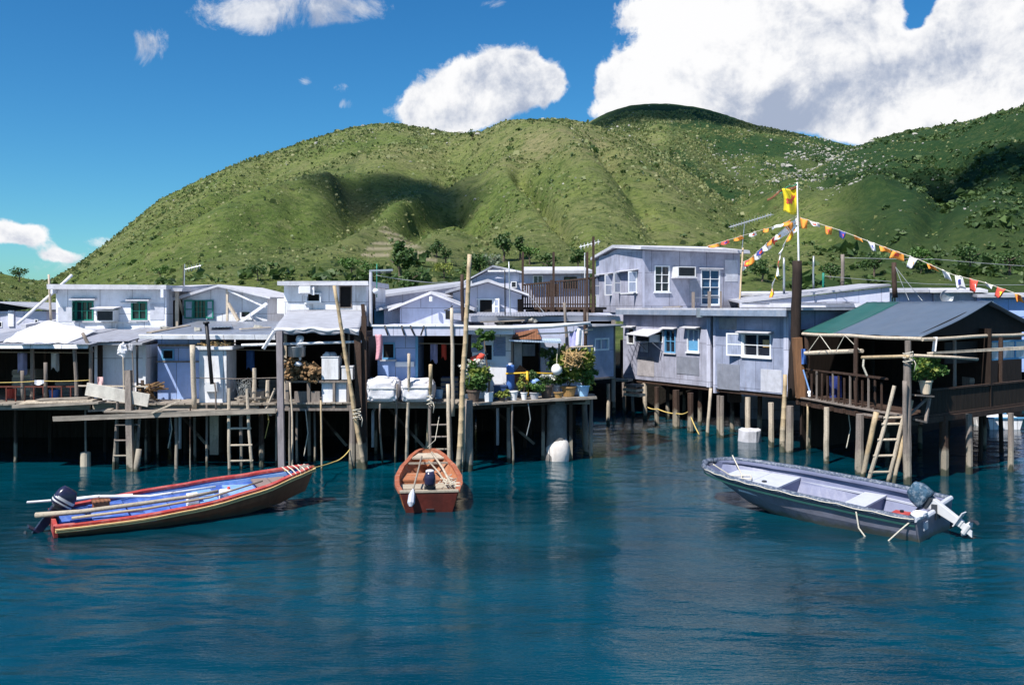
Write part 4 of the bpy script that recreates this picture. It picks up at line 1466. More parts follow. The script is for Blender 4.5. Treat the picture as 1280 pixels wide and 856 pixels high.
for (a, b, r, m) in ((197, 572, .03, 'pale'), (243, 576, .04, 'pale'), (259, 584, .035, 'wood'), (277, 560, .03, 'wood'), (327, 583, .075, 'brown'), (238, 588, .02, 'brown')):
    stilt(h, a, b, FL - .05, r, m, 4)
mb = MB(); mb.bar(P(268, 568, 27.3), P(268, 508, 27.3), .26, .06, (0, 1, 0)); mb.build('hanging_board', 'pale', h)
for (a, t) in ((318, 460), (335, 475)):
    mb = MB(); mb.pole((X(a, 26.6), 26.6, FL), (X(a, 26.6), 26.6, Z(t, 26.6)), .07, .06, 8, a); mb.build('post', 'pale', h)
mb = MB(); mb.tube([P(240, 472, 26.3), P(295, 473.5, 26.3), P(351, 472, 26.3)], .014, 6); mb.build('hand_rail', 'wood', h)

# --- white kiosk box with stove pipe in front
k = thing('kiosk', 'narrow white painted box cupboard with dry brush heaped on its slab top', 'kiosk', (X(268, 26.6), 26.7, FL))
fk = FP(249, 26.4, 283, 26.4)
mb = MB(); shell(mb, fk, .95, FL - .01, Z(437, 26.4)); mb.build('body', 'white2', k)
mb = MB(); slab(mb, fk, -.12, fk.L + .2, .1, -1.05, Z(437, 26.4) + .004, .09); mb.build('top_slab', 'white2', k)
mb = MB()
rr = random.Random(4)
for i in range(90):
    c = fk.pt(rr.uniform(.0, fk.L), Z(437, 26.4) + .10 + rr.random() * .08, -rr.uniform(.05, .7))
    d = Vector((rr.gauss(0, 1), rr.gauss(0, 1), rr.gauss(0, .25))).normalized() * rr.uniform(.08, .2)
    mb.bar(c - d, c + d, .025)
mb.build('brush_heap', 'straw', k)
mb = MB(); fbox_px(mb, fk, (258, 477, 273, 489), .12, .004); mb.build('meter_box', 'ac', k)
tag(MB().tube([P(265, 480, 26.1), P(261.5, 440, 26.1), P(258, 404, 26.1)], .055, 9).tube([P(258, 405, 26.1), P(257.8, 402, 26.1)], .09, 9).build('stove_pipe', 'black', smooth=True),
    'black iron stove pipe standing before the narrow white box', 'pipe')

# --- house 4: white two storey house with awning
h = house('white two storey hut with a ruined window over a sloping grey awning', 405, 30)
f = FP(355, 30.5, 458, 30.5)
A4 = [(383, 366, 402, 378), (424, 357, 440, 385)]
mb = MB(); shell(mb, f, 4.6, FL, Z(356, 30.5), A4); mb.build('wall', 'white2', h)
mb = MB(); slab(mb, f, -.15, f.L + .12, .35, -4.8, Z(357, 30.5), .16); mb.build('roof', 'concrete', h, jit=.022)
window(h, f, A4[0], 'frame', 1, 1, 'dark', 0, d=.12)
window(h, f, A4[1], 'wood', 1, 1, 'dark', 0, sill=False, fr=.03)  # dark pane covers the opening and the shadow next to it
mb = MB(); fbox_px(mb, f, (378, 357.5, 391, 366.5), .4, .01); mb.build('air_vent_box', 'ac', h)
mb = MB()
for i in range(5):
    c = f.hit(376 + i * 4.0, 360)[0]
    mb.grid(3, 5, lambda u, v, c=c, i=i: f.pt(c + u * .09, Z(358, 30.5) - v * (.24 + .05 * (i % 3)), .30 + .02 * math.sin(5 * u + i)))
mb.build('hanging_rags', 'cloth', h, solid=.008)
mb = MB(); mb.box(f.B.x + .003, f.B.x + .05, 31, 32.2, 3.9, 5.2); mb.build('dark_side_panel', 'inside', h)  # the open door in the side wall
mb = MB(); mb.box(f.A.x - .33, f.A.x - .003, 30.9, 31.2, Z(392, 30.5), Z(373, 30.5)); mb.build('side_cupboard', 'frame', h)


def awn(u, v):
    a = P(343, 411.5, 26.2).lerp(P(449, 411.5, 26.2), u)
    b = P(360, 388, 30.48).lerp(P(457, 388, 30.48), u)
    q = a.lerp(b, v)
    q.z += .018 * math.sin(u * 17) * (1 - v) ** 2 + .02 * math.sin(v * 6 + u * 4)
    return q


mb = MB(); mb.grid(24, 10, awn)
mb.grid(36, 3, lambda u, v: awn(u, 0) + Vector((0, -.01 + .03 * math.sin(u * 30) * v, -v * (.15 + .02 * math.sin(u * 13) + .012 * math.sin(u * 37)))))
mb.build('awning', 'roofgrey', h, smooth=True, solid=.02)
mb = MB(); mb.grid(30, 2, lambda u, v: awn(u, 0) + Vector((0, -.03 + .03 * math.sin(u * 30) * v, .02 - v * (.08 + .03 * math.sin(u * 13) + .02 * math.sin(u * 41))))); mb.build('awning_hem', 'tarpwhite', h, smooth=True, solid=.01)
xa, xb = X(351, 26.8) + .01, X(456, 26.8)
base_floor(h, xa, xb, 26.5, 42, seed=14)
rear_stilts(h, xa, xb, 27.4, 37, n=2, seed=4)
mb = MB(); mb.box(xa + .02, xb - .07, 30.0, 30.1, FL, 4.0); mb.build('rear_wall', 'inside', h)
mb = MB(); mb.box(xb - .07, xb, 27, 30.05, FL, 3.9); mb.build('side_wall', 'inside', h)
b = W(353, 592); b.z = -.9
mb = MB(); mb.bar(b, P(349.5, 414, 26.1), .17, .15); mb.build('corner_post', M('lilac grey timber', (.20, .18, .195), .85, .25, 8, (1.5, 1.5, .2), .3), h)
for (x, y0_, y1_, w_, m_) in ((447, 412, 585, .19, 'brown'), (357, 418, 500, .07, 'pale'), (436, 418, 478, .05, 'wood'), (372, 418, 475, .05, 'brown')):
    mb = MB()
    if y1_ > 550:
        q = W(x + 4, y1_); q.z = -.9
        mb.bar(q, P(x, y0_, 26.4), w_)
    else:
        mb.bar(P(x, y1_, 26.7), P(x, y0_, 26.7), w_)
    mb.build('post', m_, h)
for (a, b_, r, m) in ((372, 580, .035, 'pale'), (386, 576, .05, 'wood'), (362, 590, .03, 'pale'), (345, 582, .03, 'wood'), (440, 585, .09, 'pale'), (393, 578, .03, 'wood')):
    stilt(h, a, b_, FL - .05, r, m, 5)
fs = FP(356, 26.55, 437, 26.55)
mb = MB(); fbox_px(mb, fs, (357, 475.5, 437, 478), .04, -.6); fbox_px(mb, fs, (356, 510, 437, 513), .05, -.3); mb.build('shelf', 'wood', h)
mb = MB()
for r_ in ((357, 478, 361, 510), (384, 478, 388, 510), (416, 478, 419, 510), (434, 478, 437, 510)):
    fbox_px(mb, fs, r_, .035, -.05)
mb.build('shelf_post', 'wood', h)
mb = MB(); fbox_px(mb, fs, (368, 489, 400, 508), .005, -.03); mb.build('lower_panel', 'wood', h)
mb = MB(); mb.tube([P(302, 431.5, 26.35), P(356, 430, 26.35), P(452, 427, 26.35)], .04, 8); mb.build('hanging_rail', 'white2', h)
mb = MB(); mb.bar(P(343, 414, 26.2), P(329, 436, 26.0), .08); mb.build('awning_spar', 'white2', h)

# firewood, white boxes, pots on the shelf
rr = random.Random(8)
wp = thing('firewood_pile', 'heap of split firewood stacked on the shelf under the sloping awning', 'firewood', P(380, 476, 26.7))
mb = MB()
for i in range(120):
    px_, py_ = rr.uniform(358, 400), 0
    top = 452 - 6 * math.sin((px_ - 350) / 9) + max(0, (384 - px_) * .15)
    py_ = rr.uniform(top, 474)
    c = P(px_, py_, 26.62 + rr.uniform(-.1, .2))
    d = Vector((rr.gauss(0, .35), -1, rr.gauss(0, .35))).normalized() * .22
    if py_ < top + 6:
        d = Vector((rr.uniform(-1, 1), rr.gauss(0, .4), rr.gauss(0, .3))).normalized() * .2
    mb.bar(c - d, c + d, rr.uniform(.05, .10), rr.uniform(.04, .08), (rr.gauss(0, 1), 0, 1))
mb.build('logs', 'log', wp)
for lab, r_, nm, m_ in (('white enamel chest standing on the shelf right of the firewood heap', (402, 447, 423, 475), 'chest', 'white2'),
                        ('white board cabinet under the shelf, right of the grey panel', (402, 480, 433, 508), 'cabinet', 'white'),
                        ('small white crate beside the leaning bamboo pole under the awning', (427, 459, 441, 475), 'crate', 'white2')):
    t = thing(nm, lab, nm, P((r_[0] + r_[2]) / 2, r_[3], 26.7))
    ff = FP(r_[0], 26.5 if nm != 'cabinet' else 26.62, r_[2], 26.5 if nm != 'cabinet' else 26.62)
    mb = MB(); fbox(mb, ff, 0, ff.L, Z(r_[3], 26.5) + .01, Z(r_[1], 26.5), 0, -.55); mb.build('body', m_, t, bevel=.012)
    mb = MB(); fbox(mb, ff, -.015, ff.L + .015, Z(r_[1], 26.5) + .003, Z(r_[1], 26.5) + .035, .015, -.56); mb.build('lid', 'white2', t)
for i, (px_, col_, lab) in enumerate(((409, 'cloth', 'round white bundle on top of the enamel chest'), (431, 'terracotta', 'brown earthen jar behind the leaning bamboo pole'), (416, 'concrete', 'grey stone lump on top of the enamel chest'))):
    c = P(px_, 444, 26.75)
    tag(MB().blob(c, (.13, .12, .10), 30 + i, .2).build(('bundle', 'jar', 'stone')[i], col_, smooth=True), lab, ('bundle', 'jar', 'stone')[i])
pot = thing('cooking_pot', 'big grey metal pot hanging above the firewood', 'pot', P(371, 446, 26.5))
mb = MB(); mb.lathe(P(371, 446, 26.5), [(.22, 0), (.25, .03), (.26, .28), (.275, .30), (.24, .30), (.23, .05)], 18, False); mb.build('body', 'steel', pot, smooth=True)
mb = MB(); mb.tube([P(360, 434, 26.5), P(366, 430.5, 26.42), P(376, 430.2, 26.42), P(382, 434, 26.5)], .012, 5); mb.build('handle', 'steel', pot)
c = P(375, 428, 26.4)
tag(MB().blob(c + Vector((0, 0, .05)), (.13, .09, .16), 3, .35).blob(c + Vector((0, 0, -.28)), (.045, .04, .24), 4, .3).blob(c + Vector((-.05, 0, -.62)), (.10, .06, .07), 5, .4).build('hanging_rag', 'cloth', smooth=True),
    'bunched white rag hanging from the pale rail over the metal pot', 'rag')

# --- house 5: gabled house with parapet roof
h = house('lavender gabled house behind a long parapet roof with iron hooks on it', 540, 30)
f = FP(500, 30, 580, 30)
g = (f.hit(540, 367)[0], Z(367.5, 30), Z(384, 30), Z(384, 30))
mb = MB(); shell(mb, f, 6, FL, Z(384.5, 30), (), g); mb.build('wall', 'lav', h)
mb = MB(); gable_roof(mb, f, 0, f.L, .3, -6, g, .35, .09); mb.build('roof', 'concrete', h, jit=.022)
mb = MB(); mb.hexa([P(470, 389, 30.2), P(502, 381, 30.2), P(502, 381, 36), P(470, 389, 36), P(470, 386, 30.2), P(502, 378, 30.2), P(502, 378, 36), P(470, 386, 36)]); mb.build('lower_roof', 'concrete', h)
f2 = FP(480, 30.5, 500, 30.5)
mb = MB(); shell(mb, f2, 5, FL, Z(385, 30.5)); mb.build('side_wall', M('lavender boards', (.45, .45, .58), .7, .1, 4, wave=('X', 2.6, .4)), h)
f3 = FP(468, 31.4, 480, 31.4)
mb = MB(); fbox(mb, f3, 0, f3.L, FL, Z(387, 31.4), 0, -.08); mb.build('blue_door', 'bluew', h)
mb = MB(); mb.tube([f.pt(g[0], Z(371, 30), .32), f.pt(g[0], Z(377, 30), .34)], .06, 8); mb.build('gable_vent', 'white2', h)
fp = FP(467, 26.6, 580, 26.5)
mb = MB(); slab(mb, fp, 0, fp.L, .1, -3.6, Z(419.5, 26.5), .28); mb.build('parapet_roof', 'lav', h)
mb = MB(); slab(mb, fp, -.03, fp.L, .14, -.1, Z(408, 26.5), .05); mb.build('coping', 'white', h)
for i, (px_, s) in enumerate(((481, 1), (502, .9), (513, 1.3), (530, -1))):
    mb = MB(); mb.tube([P(px_, 407, 26.42), P(px_ + 1 * s, 411, 26.36), P(px_ + 2.5 * s, 415, 26.34), P(px_ + 4 * s, 419, 26.36)], .025, 6); mb.build('iron_hook', 'black', h)
fw = FP(472, 27.3, 520, 27.3)
A5 = [(477, 428, 494, 449)]
mb = MB(); shell(mb, fw, 3, FL, Z(420, 26.6), A5); mb.build('front_room_wall', 'blue', h)
window(h, fw, A5[0], 'bluew', 1, 1, 'dark', 0, sill=True)
mb = MB(); fbox_px(mb, fw, (495, 452, 518, 458), .12, .004); mb.build('ledge', 'white', h)
mb = MB(); fbox_px(mb, fw, (519.5, 420, 522.5, 474), .05, -.05); mb.build('door_post', 'bluew', h)
xa, xb = X(456, 26.8) + .01, X(583, 26.6)
base_floor(h, xa, xb, 26.6, 42, seed=15)
rear_stilts(h, xa, xb, 27.4, 37, n=3, seed=5)
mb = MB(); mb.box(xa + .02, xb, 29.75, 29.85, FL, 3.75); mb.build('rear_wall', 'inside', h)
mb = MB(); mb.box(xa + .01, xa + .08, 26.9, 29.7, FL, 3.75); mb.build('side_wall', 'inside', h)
for (a, b_, r, m) in ((494, 565, .03, 'pale'), (470, 566, .05, 'brown'), (520, 560, .04, 'brown')):
    stilt(h, a, b_, FL - .05, r, m, 6)
b = W(456.5, 584); b.z = -.9
mb = MB(); mb.bar(b, P(455, 395, 26.5), .14); mb.bar(P(455, 400, 26.5), P(453.5, 380, 26.5), .1); mb.build('post', 'brown', h)

# white bulky tarpaulin bales
for i, (r_, lab) in enumerate((((457, 474, 497, 503), 'large white wrapped bale on the deck edge under the blue wall'), ((501, 475, 541, 500), 'white wrapped bale beside the bamboo pole, right of the larger bale'))):
    t = thing('wrapped_bale', lab, 'bale', P((r_[0] + r_[2]) / 2, r_[3], 26.6), 'white wrapped bales on the deck')
    a, b_ = P(r_[0], r_[3], 26.3), P(r_[2], r_[1], 26.3)
    mb = MB()
    cx_, cz_ = (a.x + b_.x) / 2, (FL + .01 + b_.z) / 2
    rx_, rz_ = (b_.x - a.x) / 2, (b_.z - FL - .01) / 2
    sp_ = lambda v, e: math.copysign(abs(v) ** e, v)

    def bale(u, v):
        th, ph = u * 2 * math.pi, (v - .5) * math.pi
        k = 1 + .03 * math.sin(th * 3 + ph * 4 + i) + .03 * math.sin(th * 9 - ph * 7 + i) + .025 * math.sin(ph * 15 + th * 7) + .015 * math.sin(th * 23 + ph * 9)
        return Vector((cx_ + rx_ * sp_(math.cos(ph), .3) * sp_(math.cos(th), .3) * k, 26.75 + .45 * sp_(math.cos(ph), .3) * sp_(math.sin(th), .3) * k, cz_ + rz_ * sp_(math.sin(ph), .45) * (k if v > .3 else 1)))
    mb.grid(56, 26, bale)
    mb.build('cover', M('grubby white canvas', (.68, .67, .72), .85, .14, 3, bump=.5, dirt=(.36, .34, .36), dirt_amt=.7, dirt_scale=(2, 2, 2)), t, smooth=True)
    mb = MB(); mb.box(a.x + .02, b_.x - .02, 26.275, 26.30, Z((r_[1] + r_[3]) / 2 - 3, 26.3), Z((r_[1] + r_[3]) / 2 - 2, 26.3)); mb.build('strap', 'wire', t)
tag(MB().lathe(P(478, 474, 26.6), [(.16, 0), (.20, .03), (.2, .07), (.16, .09)], 14).build('basin', 'whitepot', smooth=True), 'upturned white basin lying on the larger wrapped bale', 'basin')
tag(MB().grid(6, 12, lambda u, v: P(469 + 8 * u + 1.5 * math.sin(v * 3), 418 + 32 * v, 26.33 + .04 * math.sin(u * 7 + v * 2))).build('towel', 'pink', smooth=True, solid=.012), 'pink patterned towel hanging left of the blue wall', 'towel')

# --- house 6: second gabled house and its long roof
h = house('lavender gabled house with a wide dark window between two white shutters', 610, 31.5)
f = FP(566, 31.5, 652, 31.5)
g = (f.hit(610, 353)[0], Z(353.5, 31.5), Z(366, 31.5), Z(368, 31.5))
A6 = [(598, 373, 617, 393)]
mb = MB(); shell(mb, f, 5.5, FL, Z(368.5, 31.5), A6, g); mb.build('wall', 'lav', h)
mb = MB(); gable_roof(mb, f, 0, f.L, .4, -5.6, g, .25, .1); mb.build('roof', 'concrete', h, jit=.022)
window(h, f, A6[0], 'frame', 1, 1, 'dark', 0, shutters=[('l', 75, .22), ('r', 40, .26)])
mb = MB(); fbox_px(mb, f, (647, 374, 653, 395), .02, -.2); mb.build('dark_side_panel', 'inside', h)
mb = MB(); mb.hexa([P(475, 372, 36), P(590, 356, 36), P(590, 353, 42), P(475, 366, 42), P(475, 369, 36), P(590, 352, 36), P(590, 350, 42), P(475, 363, 42)]); mb.build('long_roof', 'roofgrey', h)
mb = MB(); mb.prism([P(478, 371, 36.3), P(588, 356.5, 36.3), P(588, 400, 36.3), P(478, 400, 36.3)], (0, 4, 0)); mb.build('long_wall', 'lav', h)
mb = MB(); mb.prism([P(468, 384, 35.6), P(480, 376, 35.6), P(480, 400, 35.6), P(468, 400, 35.6)], (0, .1, 0)); mb.build('end_wall', 'concrete', h)
fs = FP(585, 28.2, 770, 30.2)
mb = MB(); slab(mb, fs, 0, fs.L, .3, -2.6, Z(403, 28.2), .16, Z(398, 30)); mb.build('slab_roof', 'roofgrey', h, jit=.03)
roof_sheets(h, fs, .1, fs.L - .1, .36, -2.4, Z(403, 28.2) + .175, Z(398, 30) + .17, 7, 'oldtin')
# front rooms under the slab
ff = FP(581, 27.6, 641, 27.6)
A = [(605, 430, 616, 451)]
mb = MB(); shell(mb, ff, 3, FL, Z(409, 27.6), A); mb.build('front_room_wall', 'white2', h)
window(h, ff, A[0], 'frame', 1, 1, 'dark', 0, sill=True, fr=.03)
louv = M('grey louvres', (.25, .29, .42), .6, .1, 5, wave=('Z', 5, .6))
for r_ in ((617, 421, 632, 445), (589, 419, 604, 440)):
    mb = MB(); fbox_px(mb, ff, r_, .02, .003); mb.build('louvre_panel', louv, h)
mb = MB(); fbox_px(mb, ff, (581, 412, 590, 492), .015, .003); mb.build('doorway_shade', 'inside', h)  # dark sheet on the wall stands in for the shade of the doorway
mb = MB(); slab(mb, ff, -.05, ff.L + .05, .5, -.3, Z(418, 27.1), .2); mb.build('fascia_board', 'white', h)
fd = FP(641, 28.4, 735, 28.8)
mb = MB(); shell(mb, fd, 2.5, FL, Z(405, 28.4), [(652, 428, 676, 490)]); mb.build('middle_room_wall', 'lav', h)
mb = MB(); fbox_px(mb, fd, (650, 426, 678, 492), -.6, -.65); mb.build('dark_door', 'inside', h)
mb = MB(); fbox_px(mb, fd, (657, 431, 673, 446), -.55, -.59); mb.build('door_window', 'curtain', h)
mb = MB(); fbox_px(mb, fd, (641, 428, 651, 470), .2, .003); mb.build('door_jamb', 'concrete', h)
xa, xb = X(583, 26.6) + .01, X(737, 27.9)
base_floor(h, xa, xb, 27.7, 42, seed=16)
rear_stilts(h, xa, xb, 28.6, 37, n=3, seed=6)

# rust awning over the doorway
t = thing('door_awning', 'rusty tin awning with pale blue sheets over the dark doorway', 'awning', P(668, 425, 27.8))
mb = MB(); mb.hexa([P(640, 423, 27.4), P(672, 414, 27.5), P(672, 411, 28.6), P(640, 417, 28.6), P(640, 422, 27.4), P(672, 413, 27.5), P(672, 410, 28.6), P(640, 416, 28.6)]); mb.build('rusty_sheet', 'rust', t)
mb = MB(); mb.prism([P(672, 412.5, 27.5), P(677, 424, 27.4), P(640, 424, 27.4), P(652, 420, 27.5)], (0, .5, 0)); mb.build('rusty_gable', 'rust', t)
mb = MB(); mb.hexa([P(636, 426.5, 27.0), P(702, 429, 27.2), P(700, 424, 28.5), P(638, 423, 28.3), P(636, 425.5, 27.0), P(702, 428, 27.2), P(700, 423, 28.5), P(638, 422, 28.3)]); mb.build('blue_sheet', M('pale blue tin', (.38, .48, .60), .5, .15, 4, wave=('X', 4, .3)), t)
mb = MB()
for a, b_ in (((640, 427), (640, 462)), ((699, 429), (699, 452))):
    mb = MB(); mb.bar(P(a[0], a[1], 27.4), P(b_[0], b_[1], 27.6), .06); mb.build('support_post', 'wood', t)

# white fascia pole and clothes poles
tag(MB().tube([P(580, 409, 27.0), P(640, 409.5, 27.0), P(690, 407.5, 27.1), P(738, 403.5, 27.2)], [.05, .07, .07, .04], 10).build('rolled_awning', 'tarpwhite', smooth=True), 'long rolled white canvas along the front of the slab roof', 'awning')
tag(MB().tube([P(672, 417, 27.2), P(700, 416.5, 27.2), P(741, 412, 27.3)], .022, 7).build('clothes_pole', 'pale'), 'thin clothes pole under the rolled white canvas', 'pole')
tag(MB().tube([P(712, 434, 27.0), P(741, 432.5, 27.0)], .02, 7).build('short_pole', 'pale'), 'short horizontal rod under the hanging washing', 'pole')
t = thing('washing', 'white and lilac washing hanging from the thin clothes pole', 'washing', P(720, 434, 27.2))
mb = MB(); mb.grid(6, 8, lambda u, v: P(712 + 12 * u, 413 + 21 * v + 2 * math.sin(u * 5), 27.25 + .05 * math.sin(u * 9))); mb.build('lilac_cloth', 'lilac', t, smooth=True, solid=.01)
mb = MB(); mb.grid(6, 8, lambda u, v: P(719 + 10 * u - 1.5 * v, 412.5 + 22 * v - 2 * math.sin(u * 3), 27.2 + .05 * math.sin(u * 8 + 1))); mb.build('white_cloth', 'cloth', t, smooth=True, solid=.01)

# --- annex between
h = house('small grey annex with a blind white window beside the narrow dark gap', 752, 29)
f = FP(733, 28.6, 767, 29.6)
A = [(743, 422.5, 761, 438)]
mb = MB(); shell(mb, f, 4, Z(472, 29), Z(406, 29), A); mb.build('wall', 'greyblue', h)
window(h, f, A[0], 'frame', 2, 1, 'curtain', 0, sill=False)
mb = MB(); slab(mb, f, -.1, f.L + .1, .45, -4, Z(408, 28.6), .06, Z(404, 33)); mb.build('roof', 'roofgrey', h, jit=.022)
mb = MB(); slab(mb, f, 0, f.L, .05, -4, Z(474.5, 29), .05); mb.build('deck', 'wood', h)
mb = MB(); q = f.pt(f.L + .05, 0, -.05); mb.bar((q.x, q.y, FL - .3), (q.x, q.y, Z(400, 29.6)), .12); mb.build('corner_post', 'wood', h)
for px_, py_ in ((767, 517), (760, 530), (781, 516)):
    stilt(h, px_, py_, FL - .2, .07, 'pale', 7)

# --- house 7: gabled house at the back with balcony
h = house('large lavender house behind, with a long grey eave over a brown balcony', 690, 38)
f = FP(655, 38, 737, 38)
A7 = [(666, 344, 679, 357), (705, 346, 721, 361)]
mb = MB(); shell(mb, f, 5, 1.7, Z(341.5, 38), A7); mb.build('wall', 'lav', h)
window(h, f, A7[0], 'frame', 2, 1, 'glass', 0)
window(h, f, A7[1], 'brown', 2, 1, 'glass', 0)
fg = FP(585, 38.3, 655, 38)
gg = (fg.hit(617, 334)[0], Z(334.5, 38.2), Z(352, 38.2), Z(343, 38.2))
mb = MB(); shell(mb, fg, 5, 1.7, Z(353, 38.2), (), gg); mb.build('gable_wall', 'lav', h)
mb = MB(); gable_roof(mb, fg, 0, fg.L, .25, -5.2, gg, .1, .09); slab(mb, f, -.02, f.L + .1, .5, -5, Z(342.5, 38), .12, Z(334, 41)); mb.build('roof', 'concrete', h, jit=.022)
aircon(h, fg, (640, 352, 647, 360), .35)
mb = MB(); fbox_px(mb, fg, (611, 338, 646, 340), .28, .2); mb.build('white_bar', 'white2', h)
# balcony
bl = thing('balcony', 'brown timber balcony with close set balusters and tall posts', 'balcony', P(700, 390, 34))
fb = FP(655, 34.6, 745, 34.0)
mb = MB(); slab(mb, fb, 0, fb.L, .05, -3.4, Z(387, 34.3), .10); mb.build('platform', 'brown', bl)
mb = MB()
for i in range(11):
    u = fb.L * (i + .3) / 11
    fbox(mb, fb, u, u + .08, Z(391, 34.3), Z(387, 34.3) - .003, .09, -3)
fbox(mb, fb, 0, fb.L, Z(393.5, 34.3), Z(391.2, 34.3), .02, -.1)
mb.build('joists', 'brown', bl)
zt0, zt1 = fb.hit(656, 357)[1], fb.hit(744, 348)[1]
zb = Z(387, 34.3) + .1
nb = 30
for i in range(nb):
    u = .05 + (fb.L - .1) * i / (nb - 1)
    zt = zt0 + (zt1 - zt0) * u / fb.L
    mb = MB(); fbox(mb, fb, u - .025, u + .025, zb, zt, .03, -.02); mb.build('baluster', 'brown', bl)
mb = MB(); mb.bar(fb.pt(-.02, zt0 + .03), fb.pt(fb.L + .02, zt1 + .03), .10, .06); mb.bar(fb.pt(0, zb + .1, .02), fb.pt(fb.L, zb + .1, .02), .04, .05); mb.build('top_rail', 'brown', bl)
for px_, t_, b_ in ((653.5, 315, 398), (692, 315, 392), (734, 315, 392), (689, 350, 400), (742, 296, 400)):
    u, zt = fb.hit(px_, t_, .06)
    zb_ = fb.hit(px_, b_, .06)[1]
    mb = MB(); mb.bar(fb.pt(u, zb_, .07 if px_ != 742 else .12), fb.pt(u, zt, .07 if px_ != 742 else .12), .085); mb.build('post', 'brown', bl)
mb = MB(); mb.bar(fb.pt(.1, FL, -1), fb.pt(.1, Z(392, 34.3), -1), .12); mb.bar(fb.pt(fb.L - .1, FL, -1), fb.pt(fb.L - .1, Z(392, 34.3), -1), .12); mb.build('under_post', 'brown', bl)
ch = thing('balcony_chair', 'dark chair standing on the brown balcony', 'chair', fb.pt(1.0, zb, -.7))
mb = MB(); c = fb.pt(1.0, zb, -.7)
mb.box(c.x - .22, c.x + .22, c.y - .22, c.y + .22, c.z + .40, c.z + .45); mb.build('seat', 'brown', ch)
mb = MB(); mb.box(c.x - .22, c.x + .22, c.y + .18, c.y + .22, c.z + .46, c.z + .9); mb.build('backrest', 'brown', ch)
for sx in (-1, 1):
    for sy in (-1, 1):
        mb = MB(); mb.box(c.x + sx * .19 - .02, c.x + sx * .19 + .02, c.y + sy * .19 - .02, c.y + sy * .19 + .02, c.z, c.z + .398); mb.build('leg', 'brown', ch)
# lower roofs under the balcony
h = house('low grey roofed shed wedged under the brown balcony', 700, 33, group=GB, name='village_house')
f = FP(655, 33.0, 765, 33.0)
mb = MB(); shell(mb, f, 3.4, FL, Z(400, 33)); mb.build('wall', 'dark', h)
mb = MB(); slab(mb, f, 0, f.L, .4, -.8, Z(396, 33), .07, Z(393.5, 33.8)); mb.build('roof', 'lav', h)

# ================================================================ grey two storey house
h = house('big silver grey two storey house clad in painted sheet metal on stilts', 850, 36)
C8 = (X(803, 40), 40)
fu = Face(C8, (X(925, 41.6), 41.6))
fl8 = Face((X(745, 45), 45), C8)
ze = Z(313, 40)
A8 = [(818, 332, 837, 365), (876, 337, 900, 381)]
fd = 4.6
# upper storey: front wall, left wall with gable, back and right
mb = MB()
shell(mb, fu, fd, 4.4, ze, A8)
zl = Z(326, 45)
mb.build('upper_wall', 'grey', h)
A8l = [(751, 344, 767, 369.5), (777, 340, 797, 366)]
mb = MB()
shell(mb, fl8, .11, 4.0, Z(326, 45) - .02, A8l, (fl8.hit(772, 309)[0], fl8.hit(772, 310.5)[1], zl, ze - .003))
mb.build('upper_side_wall', M('sunlit lilac sheet paint', (.47, .48, .60), .6, .12, 2.5, dirt=(.32, .31, .36), dirt_amt=.6, wave=('Y', 1.2, .06)), h)  # paler than the front wall: its stronger sunlight is painted in
mb = MB()
e0, e1 = fu.pt(-.25, ze + .01, .35), fu.pt(fu.L + .3, ze - .04, .35)
w0 = fl8.pt(fl8.hit(772, 309)[0], fl8.hit(772, 309.5)[1], .25)
w1 = fl8.pt(-.15, zl + .02, .25)
bk1 = fu.pt(fu.L + .3, ze + .02, -fd)
mb.prism([e0, e1, bk1, fl8.pt(fl8.hit(772, 309)[0], fl8.hit(772, 309.5)[1], -5), w0], (0, 0, .13))
mb.prism([w0, fl8.pt(fl8.hit(772, 309)[0], fl8.hit(772, 309.5)[1], -4.9), fl8.pt(-.15, zl + .02, -4.9), w1], (0, 0, .13))
mb.build('roof', 'concrete', h, jit=.022)
window(h, fu, A8[0], 'frame', 2, 3, 'glass', .0)
w = window(h, fu, A8[1], 'frame', 2, 4, M('blue reflecting glass', (.03, .08, .16), .10, .3, 1.5, bump=.03, spec=.25), .12)
window(h, fl8, A8l[0], 'frame', 2, 1, 'glass', .3, shutters=[('l', 100, .4), ('r', 100, .4)])
window(h, fl8, A8l[1], 'frame', 2, 1, 'glass', .3, shutters=[('l', 100, .4), ('r', 100, .4)])
aircon(h, fu, (840, 334, 862, 346.5), .55, 0, True)
# lower storey
fa = FP(779, 39.0, 889, 34.4)
zb = 1.62
zt = 4.52
AL = [(784, 410, 793, 430), (806, 413, 829, 428), (831, 412, 844.5, 441), (859, 411, 874, 440)]
mb = MB(); shell(mb, fa, 5, zb, zt, AL); mb.build('lower_wall', 'grey', h)
window(h, fa, AL[0], 'frame', 1, 1, 'dark', .25, sill=False)
window(h, fa, AL[1], 'frame', 2, 1, 'dark', .0, sill=False)
window(h, fa, AL[2], 'bluew', 2, 2, 'glass', .22)
w = window(h, fa, AL[3], 'frame', 2, 1, 'curtain', .3)
mb = MB(); fbox_px(mb, fa, (861, 426, 872.5, 439), .005, -.05); mb.build('blue_board', 'bluew', w)
aircon(h, fa, (807, 418, 825, 427), .55)
mb = MB(); u0, u1, a, b = fa.rect((800, 412, 826, 418)); mb.hexa([fa.pt(u0, a, .75), fa.pt(u1 + .1, a - .06, .75), fa.pt(u1 + .2, b, .0), fa.pt(u0 + .2, b, .0), fa.pt(u0, a + .03, .75), fa.pt(u1 + .1, a - .03, .75), fa.pt(u1 + .2, b + .03, .0), fa.pt(u0 + .2, b + .03, .0)]); mb.build('tilted_canopy', 'concrete', h)
mb = MB(); fbox_px(mb, fa, (801, 417, 810, 440), .03, .003); mb.build('white_panel', 'white', h)
